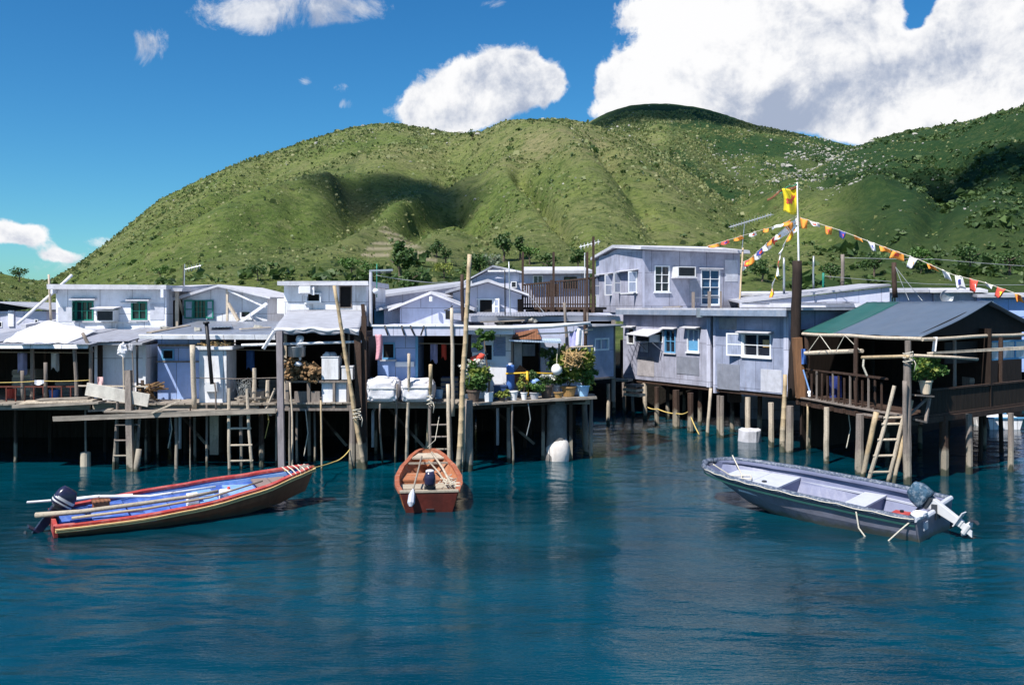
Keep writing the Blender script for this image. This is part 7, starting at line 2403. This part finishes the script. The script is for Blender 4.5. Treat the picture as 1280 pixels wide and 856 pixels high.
mb = MB(); mb.tube([P(1004, 462, 28.9), P(1013, 492, 28.7)], .025, 7); mb.build('handle', 'ltblue', t)
mb = MB(); mb.blob(P(1013, 492, 28.7), (.09, .08, .1), 3, .3); mb.build('brush', 'cloth', t)

# ================================================================ planter shelf and plants
t = thing('planter_shelf', 'long sagging grey plank shelf carrying the row of potted plants', 'shelf', P(660, 500, 26.8))
S0, S1 = P(574, 506.5, 26.0), P(745, 497, 27.3)
mb = MB()
for k in range(5):
    o_ = Vector((0, .19 * k + .1, .0))
    mb.bar(S0 + o_, S1 + o_, .175, .07)
mb.build('planking', 'woodh', t, jit=.012)
mb = MB(); mb.bar(S0 + Vector((.3, .5, -.11)), S1 + Vector((-.3, .5, -.11)), .10, .14); mb.build('bearer', 'brown', t)
for k in (.02, .35, .98):
    q = S0.lerp(S1, k)
    mb = MB(); mb.pole((q.x, q.y + .75, -.9), (q.x, q.y + .75, q.z - .05), .06, .055, 8, int(k * 30)); mb.build('post', 'wood', t)


def shelf_z(px):
    return S0.z + (S1.z - S0.z) * (px - 574) / 171 + .038


def shelf_pt(px, back=.35):
    Y_ = S0.y + (S1.y - S0.y) * (px - 574) / 171 + back
    return Vector((X(px, Y_), Y_, shelf_z(px)))


def potted(label, px, back, rt, hgt, mat, plant=None, square=False, name='potted_plant', cat='potted plant', base=None):
    p = base or shelf_pt(px, back)
    t = thing(name, label, cat, p, 'potted plants on the shelf')
    mb = MB()
    if square:
        w = rt
        mb.hexa([p + Vector(v) for v in ((-w * .85, -w * .85, 0), (w * .85, -w * .85, 0), (w * .85, w * .85, 0), (-w * .85, w * .85, 0), (-w, -w, hgt), (w, -w, hgt), (w, w, hgt), (-w, w, hgt))])
    else:
        mb.lathe(p, [(rt * .68, 0), (rt * .8, hgt * .4), (rt * .95, hgt * .86), (rt * 1.07, hgt * .87), (rt * 1.07, hgt), (rt * .9, hgt), (rt * .86, hgt * .9), (.01, hgt * .9)], 16, True)
    mb.build('pot', mat, t, smooth=False)
    mb = MB(); mb.lathe(p + Vector((0, 0, hgt * .90)), [(rt * .8, 0), (rt * .8, .012), (.01, .02)], 12); mb.build('soil', 'mud', t)
    for (kind, dz, rad, n, s, m_, sd_) in plant or ():
        mb = MB()
        rr_ = random.Random(sd_)
        if kind == 'stems':
            for i in range(7):
                a = rr_.uniform(0, 6.28)
                e = p + Vector((math.cos(a) * rad[0] * .6, math.sin(a) * rad[1] * .6, hgt * .9 + dz + rad[2] * rr_.uniform(-.4, .8)))
                b_ = p + Vector((0, 0, hgt * .9))
                mb.tube([b_, b_.lerp(e, .5) + Vector((0, 0, .08)), e], [.016, .012, .006], 5)
            mb.build('stems', 'bark', t)
            mb = MB()
        k_ = 1.25 if rad[0] < .35 else 1.1
        mb.leaves(p + Vector((0, 0, hgt + dz * k_)), tuple(q * k_ for q in rad), int(n * 1.3), s * 1.05, sd_, 9, 1.6)
        mb.build('foliage' if m_ != 'petal' else 'flowers', m_, t)
    return t


potted('bushy shrub with yellow tips in a dark pot at the left end of the shelf', 592, .45, .20, .34, 'darkpot', [('stems', .28, (.46, .36, .46), 760, .085, 'leaf', 1), ('l', .52, (.38, .32, .24), 300, .08, 'leafy', 2), ('l', .62, (.34, .28, .16), 90, .06, 'petal', 51)])
potted('white square bucket holding the slim leaning sapling', 611, .25, .13, .27, 'whitepot', None, True)
potted('low round herb in a hidden dark pot between two white pots', 627, .2, .12, .16, 'darkpot', [('l', .05, (.22, .18, .14), 260, .05, 'leafy', 3)])
potted('plain white round pot in the middle of the shelf', 642, .22, .13, .27, 'whitepot')
potted('small white pot with a spindly yellow green plant', 655, .2, .10, .22, 'whitepot', [('stems', .22, (.20, .16, .22), 130, .06, 'leafy', 4)])
potted('squat stone grey pot with a dark leafy herb', 668, .22, .15, .20, 'concrete', [('l', .12, (.26, .2, .15), 240, .07, 'leaf', 5), ('l', .4, (.2, .15, .15), 90, .06, 'leafd', 6)])
potted('large dark ribbed urn in the row, with a white petalled plant', 683, .45, .20, .38, 'darkpot', [('l', .12, (.22, .18, .14), 120, .06, 'leafd', 7), ('l', .2, (.2, .15, .08), 60, .06, 'petal', 8)])
potted('small grey pot with white flowers behind the ochre bowl', 695, .75, .15, .34, 'concrete', [('l', .10, (.26, .2, .14), 160, .06, 'leaf', 9), ('l', .18, (.24, .18, .07), 70, .06, 'petal', 10)])
potted('small ochre bowl without any plant at the shelf front', 698, .18, .14, .17, 'ochre')
potted('wide ochre pot with a tall loose leafy bush', 711, .5, .24, .30, 'ochre', [('stems', .52, (.54, .40, .58), 700, .095, 'leaf', 11), ('l', .66, (.48, .36, .46), 420, .095, 'leafy', 12), ('l', .45, (.44, .36, .44), 60, .06, 'petal', 52)])
potted('light blue pot with a tall yellow green bush at the shelf end', 729, .35, .20, .33, 'bluepot', [('stems', .56, (.42, .36, .66), 800, .095, 'leafy', 13), ('l', .3, (.40, .34, .36), 240, .09, 'leaf', 14)])
# sapling
p = shelf_pt(611, .25) + Vector((.0, 0, .25))
t = thing('sapling', 'slim leaning sapling with a small round leafy head', 'sapling', p)
mb = MB(); mb.tube([p, P(611.5, 475, 26.55), P(609, 460, 26.55), P(607, 440, 26.6), P(605, 425, 26.6)], [.032, .03, .026, .022, .012], 7); mb.build('trunk', 'bark', t, smooth=True)
mb = MB(); mb.leaves(P(606, 420, 26.6), (.30, .26, .20), 420, .07, 21, 8); mb.leaves(P(598, 431, 26.5), (.15, .14, .13), 130, .07, 22, 4); mb.build('crown', 'leaf', t)
# hanging plant and dry branch
tag(MB().leaves(P(690, 446, 27.6), (.42, .3, .38), 260, .09, 31, 7).build('leafy_shrub', 'leafd'), 'dark leafy branch behind the white round buoy', 'shrub')
mb = MB()
for i in range(60):
    c = P(rr.uniform(708, 728), rr.uniform(441, 458), 27.1 + rr.uniform(-.2, .2))
    d = Vector((rr.gauss(0, 1), rr.gauss(0, .5), rr.gauss(.3, .5))).normalized() * rr.uniform(.1, .25)
    mb.bar(c - d, c + d, .022)
tag(mb.build('dry_twigs', 'straw'), 'bundle of dry pinkish twigs above the two tall potted bushes', 'twigs')
t = thing('buoy', 'white round buoy hanging above the small ochre bowl', 'buoy', P(696, 462, 27.2))
mb = MB(); mb.blob(P(696, 462, 27.2), (.17, .17, .17), 1, .03, 14, 10); mb.build('ball', 'whitepot', t, smooth=True)
mb = MB(); mb.tube([P(696, 455.5, 27.2), P(696, 448, 27.3), P(697, 436, 27.4)], .012, 5); mb.build('cord', 'rope', t)
t = thing('umbrella', 'folded red and white umbrella leaning in the doorway by the sapling', 'umbrella', P(596, 452, 26.9))
mb = MB(); mb.tube([P(585, 458, 26.9), P(592, 450, 26.9), P(603, 445, 26.9), P(606, 443.5, 26.9)], [.03, .12, .10, .02], 10); mb.build('red_canopy', 'rflag', t, smooth=True)
mb = MB(); mb.tube([P(590, 462, 27.05), P(597, 454, 27.05), P(606, 448, 27.05)], [.12, .15, .05], 10); mb.build('white_canopy', 'cloth', t, smooth=True)
mb = MB(); mb.tube([P(583, 460, 26.9), P(610, 442, 26.9)], .012, 6); mb.build('shaft', 'steel', t)
tag(MB().blob(P(595, 470, 27.2), (.26, .2, .24), 8, .12, 14, 9).build('sack', 'tarpwhite', smooth=True), 'round white sack behind the yellow tipped shrub', 'sack')
t = thing('storage_box', 'dark blue plastic box behind the white pots', 'box', P(625, 492, 27.1))
a = P(617.5, 491, 27.0); b = P(633, 481.5, 27.0)
mb = MB(); mb.box(a.x, b.x, 27.0, 27.4, shelf_z(625) + .0, b.z - .05); mb.build('body', 'bluebox', t)
mb = MB(); mb.box(a.x - .02, b.x + .02, 26.98, 27.42, b.z - .047, b.z); mb.build('lid', 'bluebox', t)
t = thing('barrel', 'blue upright drum standing by the dark doorway', 'drum', P(638, 484, 27.4))
q = P(638, 484, 27.35); tb = Z(456, 27.35)
mb = MB(); mb.lathe((q.x, q.y, q.z - .2), [(.12, 0), (.125, .3), (.125, tb - q.z + .15), (.11, tb - q.z + .2)], 16); mb.build('body', 'bluebarrel', t, smooth=True)
mb = MB(); mb.lathe((q.x, q.y, tb), [(.06, .0), (.06, .05)], 10); mb.build('cap', 'cloth', t)
t = thing('yellow_barrier', 'yellow pipe barrier with one upright behind the pots', 'barrier', P(659, 490, 27.0))
mb = MB(); mb.tube([P(632, 467, 27.0), P(659, 466, 27.0), P(694, 467, 27.2)], .025, 8); mb.build('rail', 'yellow', t, smooth=True)
mb = MB(); mb.tube([P(659, 464, 27.0), P(659.5, 494, 27.0)], .04, 8); mb.build('upright', 'yellow', t, smooth=True)
tag(MB().blob(P(669, 478, 27.7), (.18, .15, .14), 9, .1).build('washing_bowl', 'ltblue', smooth=True), 'pale blue bowl just right of the yellow upright', 'bowl')
tag(MB().bar(P(645, 480, 27.9), P(658, 462, 28.0), .5, .04, (0, 1, 0)).build('rust_panel', 'rust'), 'rust brown panel leaning in the dark doorway', 'panel')
# pavilion pot
potted('orange tree with small fruit in a cream pot at the pavilion corner', 1157, 0, .17, .36, M('cream clay pot', (.62, .52, .40), .8, .1, 6), [('stems', .28, (.46, .38, .36), 620, .075, 'leaf', 41), ('l', .34, (.42, .34, .30), 120, .075, 'leafy', 42)], base=P(1157, 493.2, 24.25) + Vector((0, 0, .025)))
mb = MB()

# ================================================================ flag, bunting, aerials
t = thing('flagpole', 'white flagpole flying a yellow flag above the dark timber mast', 'flagpole', P(998, 330, 36))
mb = MB(); mb.pole(P(999.5, 385, 36), P(996.5, 228, 36), .045, .03, 8, 1, .003); mb.build('pole', 'white2', t, smooth=True)
FX = lambda u, v: P(996 - 18 * u + 2 * math.sin(v * 3) * u + 1.2 * (v - .5) * u, 234 + 33 * v + 2.5 * u * (1 - v) * 2 - 1.5 * u + 1.5 * math.sin(u * 5), 36 + .25 * math.sin(u * 5 + v * 2))
mb = MB(); mb.grid(14, 14, FX); fo = mb.build('flag', 'yflag', t, smooth=True, solid=.012)
mb = MB()
for (u0, v0, u1, v1, w) in ((.15, .28, .55, .52, .05), (.35, .22, .42, .6, .05), (.3, .42, .9, .5, .045), (.7, .4, .78, .66, .04), (.5, .55, .86, .62, .035)):
    n_ = 6
    l_, r_ = [], []
    d = Vector((v1 - v0, -(u1 - u0))).normalized() * w
    for i in range(n_ + 1):
        k_ = i / n_
        uu, vv = u0 + (u1 - u0) * k_, v0 + (v1 - v0) * k_
        l_.append(FX(uu + d.x, vv + d.y) + Vector((0, -.016, 0))); r_.append(FX(uu - d.x, vv - d.y) + Vector((0, -.016, 0)))
    mb.add(l_ + r_, [(i, i + 1, n_ + 2 + i, n_ + 1 + i) for i in range(n_)])
mb.build('emblem', 'rflag', fo)
mb = MB(); mb.grid(16, 3, lambda u, v: P(996 - 37 * u, 231 + 17 * u ** 1.3 + 4 * v * (1 - .3 * u) + 1.5 * math.sin(u * 9), 36 + .2 * math.sin(u * 8))); mb.build('streamer', 'rust', t, smooth=True, solid=.01)
mb = MB(); mb.grid(16, 1, lambda u, v: P(996 - 22 * u, 229.5 + 11 * u ** 1.3 + 1.3 * v + 1.5 * math.sin(u * 9), 35.95 + .2 * math.sin(u * 8))); mb.build('green_streamer', 'gflag', t, smooth=True, solid=.01)

FK = {'o': 'orange', 'w': 'wflag', 'r': 'rflag', 'y': 'yflag', 'b': 'bflag'}


def bunting(label, pts, flags, Y0, Y1):
    t = thing('bunting', label, 'bunting', P(pts[0][0], pts[0][1], Y0), 'strings of bunting from the flagpole')
    n = 40
    cum = [0]
    for a, b in zip(pts, pts[1:]):
        cum.append(cum[-1] + math.hypot(b[0] - a[0], b[1] - a[1]))

    def at(s):
        s *= cum[-1]
        for i in range(len(pts) - 1):
            if s <= cum[i + 1] + 1e-6:
                k = (s - cum[i]) / (cum[i + 1] - cum[i])
                px_ = pts[i][0] + (pts[i + 1][0] - pts[i][0]) * k
                py_ = pts[i][1] + (pts[i + 1][1] - pts[i][1]) * k
                return P(px_, py_, Y0 + (Y1 - Y0) * s / cum[-1])
    mb = MB(); mb.tube([at(i / n) for i in range(n + 1)], .012, 5); mb.build('line', 'rope', t)
    rr_ = random.Random(len(flags))
    for (s, w, h_, c, inner, lean) in flags:
        a = at(max(0, s - w / 2 / cum[-1])); b = at(min(1, s + w / 2 / cum[-1]))
        k = Y0 / F
        ph = rr_.uniform(0, 6)
        down = Vector((lean, rr_.uniform(-.3, .3), -1)).normalized() * h_ * k

        def fn(u, v, a=a, b=b, down=down, ph=ph):
            return a.lerp(b, u) + down * v * (1 - .12 * u) + Vector((.10 * v * math.sin(u * 4 + ph), .16 * v * math.sin(u * 5 + ph), .03 * math.sin(u * 6 + ph)))
        mb = MB(); mb.grid(5, 5, fn); o_ = mb.build('flag', FK[c], t, smooth=True, solid=.008)
        if inner:
            mb = MB(); mb.grid(3, 3, lambda u, v: fn(.3 + .4 * u, .28 + .42 * v) + Vector((0, -.014, 0))); mb.build('emblem', FK[inner], o_)
    return t


bunting('bunting string running low to the left of the flagpole over the grey eave', [(996, 270), (978, 280), (930, 294), (884, 308)],
        [(.12, 10, 6, 'o', None, 0), (.22, 17, 5, 'w', None, -.5), (.36, 8, 5, 'o', None, 0), (.50, 8, 5, 'w', 'r', .2), (.66, 11, 5, 'o', None, .4), (.80, 9, 5, 'r', 'b', 0), (.94, 13, 5, 'o', None, .5)], 36, 43)
bunting('densest bunting string from the flagpole to the grey house corner', [(996, 272), (975, 290), (955, 307), (938, 323), (926, 330)],
        [(.06, 11, 8, 'w', 'o', .5), (.14, 11, 9, 'o', None, .5), (.24, 12, 8, 'w', None, .6), (.33, 11, 8, 'w', 'o', .2), (.42, 9, 8, 'r', None, .4), (.5, 9, 7, 'o', None, 0), (.58, 10, 8, 'w', None, .6), (.66, 9, 8, 'b', 'r', .1), (.74, 8, 9, 'w', None, .5), (.82, 8, 10, 'o', None, 0), (.89, 8, 9, 'r', 'y', 0), (.96, 9, 11, 'w', 'b', 0)], 36, 41)
bunting('bunting string drooping steeply below the flagpole to a white post', [(996, 275), (984, 298), (975, 318), (970, 345), (963, 366)],
        [(.10, 9, 9, 'w', 'o', .4), (.20, 12, 7, 'o', 'y', .2), (.33, 13, 11, 'w', None, -.6), (.45, 12, 8, 'w', None, -.5), (.56, 10, 7, 'r', 'o', 0), (.66, 6, 10, 'w', None, 0), (.76, 5, 5, 'y', None, 0), (.86, 14, 7, 'w', None, -.4), (.97, 10, 10, 'o', 'y', 0)], 36, 38)
bunting('longest bunting string sweeping right from the flagpole over the tarpaulin roof', [(1000, 272), (1050, 288), (1100, 307), (1150, 325), (1190, 343), (1230, 353), (1285, 372)],
        [(.015, 12, 13, 'o', None, 0), (.06, 14, 6, 'w', 'r', .4), (.125, 10, 10, 'o', 'r', 0), (.185, 10, 9, 'b', 'r', 0), (.25, 11, 6, 'o', None, .5), (.31, 10, 12, 'w', 'b', .3), (.37, 14, 7, 'o', None, .4), (.43, 15, 9, 'o', 'r', -.2), (.50, 11, 13, 'w', 'o', -.3), (.575, 11, 7, 'o', 'r', .6), (.64, 10, 11, 'w', 'r', .4), (.70, 10, 15, 'w', 'b', .1), (.765, 11, 14, 'r', 'w', -.1), (.83, 11, 5, 'w', None, .4), (.885, 11, 11, 'r', 'y', -.4), (.955, 8, 10, 'o', 'r', .4)], 36, 30)


def aerial(label, mt, mb_, Y_, bm0, bm1, nel, el=.5, mat='steel'):
    t = thing('aerial', label, 'aerial', P(mb_[0], mb_[1], Y_), 'television aerials on the roofs')
    mb = MB(); mb.pole(P(mb_[0], mb_[1], Y_), P(mt[0], mt[1], Y_), .022, .018, 6, 3, .002); mb.build('mast', mat, t)
    a, b = P(bm0[0], bm0[1], Y_), P(bm1[0], bm1[1], Y_)
    mb = MB(); mb.tube([a, b], .018, 6)
    for i in range(nel):
        c = a.lerp(b, (i + .5) / nel)
        mb.tube([c - Vector((.0, el, .05)), c + Vector((0, el, .05))], .010, 4)
        mb.tube([c - Vector((0, 0, .10)), c + Vector((0, 0, .10))], .010, 4)
    mb.build('boom', mat, t)
    return t


aerial('long toothed television aerial left of the flagpole', (931, 277), (927, 318), 41.5, (912, 284), (965, 268), 16, .5)
aerial('small aerial above the corrugated roof and the blue gable', (231, 330), (230, 380), 33.5, (231, 337), (251, 332), 6, .3)
aerial('aerial with a white bar on the brown post by the grey upper storey', (731, 316), (731, 350), 36, (724, 309), (750, 302), 6, .4, 'white2')
# wires
for lab, pts, Y0, Y1 in (('upper thin wire running right from the grey pole over the village roofs', [(1053, 322), (1170, 324), (1290, 333)], 42, 40), ('lower thin wire crossing behind the bunting to the right', [(1030, 345), (1160, 355), (1290, 356)], 42, 40),
                         ('first stay wire sloping from the dark utility pole', [(1119, 333), (1136, 375)], 36, 33), ('second stay wire sloping from the dark utility pole', [(1119, 333), (1153, 376)], 36, 33),
                         ('thin wire from the lamp post arm to the gabled roof', [(470, 344), (535, 353), (560, 352)], 30, 30.5)):
    rope(lab, [P(a[0], a[1], Y0 + (Y1 - Y0) * i / (len(pts) - 1)) for i, a in enumerate(pts)], .012, 'wire', 'wire', .02, 10, 'wire')
rope('diagonal stay wire from the brown balcony post to the slab roof', [P(654, 361, 34.4), P(684, 395, 30)], .012, 'wire', 'wire', .0, 6, 'wire')
# ================================================================ more of the clutter on decks and roofs
rr = random.Random(77)


def bucket(label, px, py, Y_, r, h_, mat, name='bucket'):
    p = P(px, py, Y_)
    t = thing(name, label, name.replace('_', ' '), p)
    mb = MB(); mb.lathe(p, [(r * .78, .003), (r, h_), (r * .93, h_), (r * .74, .03)], 14, False); mb.build('body', mat, t, smooth=False)
    mb = MB(); mb.tube([p + Vector((-r, 0, h_)), p + Vector((-r * .6, -.02, h_ * 1.25)), p + Vector((r * .6, -.02, h_ * 1.25)), p + Vector((r, 0, h_))], .008, 5); mb.build('handle', 'wire', t)
    return t


FZ = lambda Y_: HZ + (H - FL) * F / Y_          # row of the deck at a distance
bucket('red plastic bucket on the deck of the dark shack', 14, FZ(27.6), 27.6, .16, .30, 'rflag')
bucket('blue plastic bucket beside the taller grey stump post', 68, FZ(27.4), 27.4, .16, .28, 'bluebarrel')
bucket('white bucket at the foot of the white lean-to wall', 134, FZ(26.8), 26.8, .15, .28, 'whitepot')
bucket('grey zinc tub in the dark bay right of the white kiosk', 322, FZ(27.4), 27.4, .26, .26, 'steel', 'tub')
bucket('blue bucket in the dark bay under the parapet roof', 548, FZ(27.6), 27.6, .15, .27, 'bluepot')
for i, (x, y_, Y_, w, h_, m_, lab) in enumerate(((82, 0, 28.2, .6, .45, 'wood', 'slatted grey crate deep inside the dark shack'), (30, 0, 28.6, .7, .8, 'pale', 'bleached tall crate deep inside the dark shack'), (335, 0, 28.6, .55, .5, 'wood', 'slatted crate at the back of the bay behind the pale ladder'), (562, 0, 28.2, .5, .6, 'bluebox', 'dark blue crate at the right end of the open bay'), (1225, 0, 27.2, .6, .8, 'wood', 'tall grey crate inside the pavilion behind the board parapet'))):
    t = thing('crate', lab, 'crate', P(x, FZ(Y_), Y_))
    p = P(x, FZ(Y_), Y_)
    if x > 1000:
        p.z = fz
    mb = MB(); mb.box(p.x - w / 2, p.x + w / 2, p.y, p.y + w * .8, p.z + .003, p.z + h_); mb.build('body', m_, t)
    mb = MB()
    for k in range(4):
        z = p.z + h_ * (k + .2) / 4
        mb.box(p.x - w / 2 - .02, p.x + w / 2 + .02, p.y - .025, p.y - .002, z, z + h_ * .16)
    mb.build('slats', 'woodh', t)
# washing inside the shacks
for i, (x0_, x1_, y0_, y1_, Y_, m_, lab) in enumerate(((22, 34, 441, 466, 28.4, 'lilac', 'lilac shirt hanging in the dark shack'), (64, 74, 441, 462, 28.6, 'cloth', 'pale cloth hanging deep in the dark shack'), (308, 318, 438, 462, 28.2, 'bluebarrel', 'blue overalls hanging in the bay behind the pale ladder'), (538, 547, 430, 452, 28.2, 'lilac', 'lilac cloth hanging in the bay under the parapet roof'), (552, 558, 430, 448, 28.2, 'rflag', 'red cloth hanging in the bay under the parapet roof'))):
    tag(MB().grid(5, 8, lambda u, v: P(x0_ + (x1_ - x0_) * u, y0_ + (y1_ - y0_) * v * (1 - .15 * math.sin(u * 6)), Y_ + .06 * math.sin(u * 8 + v))).build('washing', m_, smooth=True, solid=.01), lab, 'washing')
for i, (x0_, x1_, y_, Y_, lab) in enumerate(((0, 112, 440, 28.5, 'thin washing pole across the dark shack'), (292, 346, 437, 28.2, 'thin washing pole across the bay behind the pale ladder'), (522, 580, 429, 28.2, 'thin washing pole under the parapet roof'))):
    tag(MB().tube([P(x0_, y_, Y_), P(x1_, y_ + 1, Y_)], .018, 6).build('washing_pole', 'pale'), lab, 'pole')
# stones, planks and sheets that hold the roofs down
for i, (x, y_, Y_, m_, lab) in enumerate(((206, 411, 28.5, 'rock', 'stone weighing down the left part of the corrugated roof'), (247, 413, 27.8, 'rock', 'stone weighing down the corrugated roof beside the stove pipe'), (322, 410, 28.8, 'rock', 'stone weighing down the right part of the corrugated roof'), (160, 423, 28.6, 'rock', 'stone on the grey lean-to roof'), (626, 402, 28.4, 'rock', 'stone on the long slab roof by the steel rods'), (665, 401, 28.6, 'rock', 'stone on the long slab roof under the balcony'))):
    tag(MB().blob(P(x, y_, Y_), (.14, .12, .09), i, .4, 8, 6).build('roof_stone', m_, jit=.01), lab, 'stone', 'stones holding down the roofs')
for i, (a_, b_, m_, lab) in enumerate((((186, 417.5, 27.0), (236, 408.5, 29.6), 'woodh', 'plank lying askew on the left of the corrugated roof'), ((300, 413, 27.8), (338, 411, 28.4), 'pale', 'bleached plank lying along the corrugated roof'), ((128, 425, 28), (170, 421, 29), 'woodh', 'grey plank on the lean-to roof below the window air conditioner'), ((600, 404, 28.1), (655, 402, 28.4), 'woodh', 'plank along the front of the long slab roof'), ((830, 385, 36.6), (852, 384.6, 36), 'woodh', 'plank left on the flat roof of the grey house'))):
    tag(MB().bar(P(*a_) + Vector((0, 0, .04)), P(*b_) + Vector((0, 0, .04)), .16, .035).build('roof_plank', m_, jit=.01), lab, 'plank')
for i, (pts, lab) in enumerate(((((262, 412, 28.0), (290, 411, 28.2), (288, 406, 30.2), (264, 406.5, 30.0)), 'newer bright sheet patched onto the corrugated roof'), (((470 + 160, 401, 28.6), (672, 400, 28.9), (670, 398, 29.8), (634, 398, 29.6)), 'rusty sheet patched onto the long slab roof'))):
    q = [P(*p_) + Vector((0, 0, .06)) for p_ in pts]
    tag(MB().prism(q, (0, 0, .02)).build('roof_sheet', ('metal', 'rust')[i]), lab, 'sheet')
# extra crooked poles and lashings along the left decks
for lab, t_, b_, Y_, r_, m_ in (('thin crooked stick rising from the boardwalk left of the pale ladder', (268, 478), (270, 512), 26.1, .028, 'wood'), ('grey stick leaning on the corner post of the awning hut', (362, 478), (366, 590), 25.9, .03, 'pale'), ('thin bamboo stake in the water left of the leaning bamboo pole', (400, 500), (402, 588), 25.9, .03, 'bamboo'),
                                ('slim stake in the water under the white bales', (476, 505), (478, 578), 26.3, .03, 'wood'), ('slim grey stake under the planter shelf', (640, 505), (642, 580), 26.6, .035, 'wood'), ('short bamboo stake by the skiff bow', (1010, 505), (1008, 566), 28.6, .04, 'bamboo')):
    pole(lab, t_, b_, Y_, None if b_[1] > 540 else Y_, r_, m_, r_ * .85, 0, water=b_[1] > 540, name='stake', wob=.022)
for i, (px_, py_, Y_, r_, lab) in enumerate(((580, 470, 25.75, .10, 'pale rope lashing round the tall bamboo pole'), (446, 522, 25.95, .11, 'rope lashing where the leaning bamboo crosses the deck'), (1135, 452, 23.72, .12, 'rope lashing at the head of the pavilion corner pile'), (537, 505, 26.0, .075, 'rope lashing on the bamboo pole by the dim ladder'), (163, 508, 26.05, .12, 'rope lashing round the thick square pile'))):
    c_ = P(px_, py_, Y_)
    mb = MB()
    mb.tube([c_ + Vector((math.cos(k * .7) * r_, math.sin(k * .7) * r_, -.06 + .012 * k + .01 * math.sin(k * 2.1))) for k in range(28)], .016, 5)
    mb.tube([c_ + Vector((r_, 0, .1)), c_ + Vector((r_ + .06, -.05, -.05)), c_ + Vector((r_ + .03, -.03, -.25))], .013, 5)
    tag(mb.build('rope_lashing', 'rope', smooth=True), lab, 'rope')
# inside the skiff and the sampan
q = thing('plastic_can', 'white plastic fuel can on the floor of the sampan', 'can', world_of(LB, (3.55, .2, .1)), None, (R(6.5), 0, LB.rotation_euler.z))
mb = MB(); mb.box(-.14, .14, -.09, .09, .0, .28); mb.build('body', 'whitepot', q, local=True, bevel=.03)
mb = MB(); mb.lathe((.06, 0, .28), [(.035, 0), (.035, .05)], 10); mb.build('cap', 'rflag', q, local=True)
q = thing('fuel_tank', 'small red fuel tank on the skiff floor near the motor', 'tank', world_of(RBt, (.7, -.15, .1)), None, tuple(RBt.rotation_euler))
mb = MB(); mb.box(-.2, .2, -.14, .14, .0, .2); mb.build('body', 'red', q, local=True, bevel=.04)
mb = MB(); mb.lathe((0, 0, .2), [(.04, 0), (.04, .04)], 10); mb.build('cap', 'black', q, local=True)

for i, (x, y0_, y1_, Y_, m_, lab) in enumerate(((212, 512, 560, 26.4, 'rope', 'frayed rope hanging under the boardwalk below the blue door'), (333, 505, 548, 26.5, 'yellowrope', 'yellow rope hanging beneath the deck right of the pale ladder'), (382, 512, 570, 26.5, 'rope', 'rope end dangling under the firewood shelf'), (660, 503, 545, 26.7, 'wire', 'grey cable hanging under the planter shelf'), (1060, 512, 560, 27.0, 'rope', 'rope dangling under the pavilion railing'))):
    rope(lab, [P(x, y0_, Y_), P(x + 3, (y0_ + y1_) / 2, Y_), P(x - 2, y1_, Y_)], .016, m_, 'hanging_rope')
for i, (x, Y_, lab) in enumerate(((225, 26.9, 'white waste pipe coming down under the blue room'), (466, 27.2, 'white waste pipe coming down under the white bales'), (622, 27.6, 'white waste pipe coming down behind the planter shelf'))):
    tag(MB().tube([(X(x, Y_), Y_ + .6, 1.6), (X(x, Y_), Y_, 1.5), (X(x, Y_), Y_, .45)], .045, 8).build('waste_pipe', 'concrete', smooth=True), lab, 'pipe')

# odd sheets patched onto the walls, each a part of its house
def patch(hname_face, r, m_, house_):
    mb = MB(); fbox_px(mb, hname_face, r, .014, .002); mb.build('patch_sheet', m_, house_, jit=.006)


by_label = {o.get('label'): o for o in scene.objects if o.get('label')}
gh = by_label['big silver grey two storey house clad in painted sheet metal on stilts']
pm = [M('pale patched sheet', (.50, .51, .58), .5, .2, 3, rust=.4), M('dull zinc patch', (.27, .29, .36), .45, .2, 3, metal=.2, rust=.5), M('stained board patch', (.34, .32, .34), .8, .3, 3, rust=.6)]
for f_, r_, m_ in ((fa, (846, 446, 874, 468), pm[1]), (fa, (797, 446, 818, 470), pm[2]), (fbk, (897, 455, 925, 487), pm[1]), (fbk, (951, 462, 977, 490), pm[0]), (fu, (862, 350, 874, 378), pm[1]), (fu, (906, 325, 922, 352), pm[0]), (fbk, (899, 398, 921, 412), pm[2])):
    patch(f_, r_, m_, gh)
h2 = by_label['white flat roofed upper house with two green windows and a window air conditioner']
for r_, m_ in (((73, 384, 90, 402), pm[0]), ((188, 379, 205, 400), pm[0])):
    patch(FP(70, 31, 208, 31), r_, m_, h2)
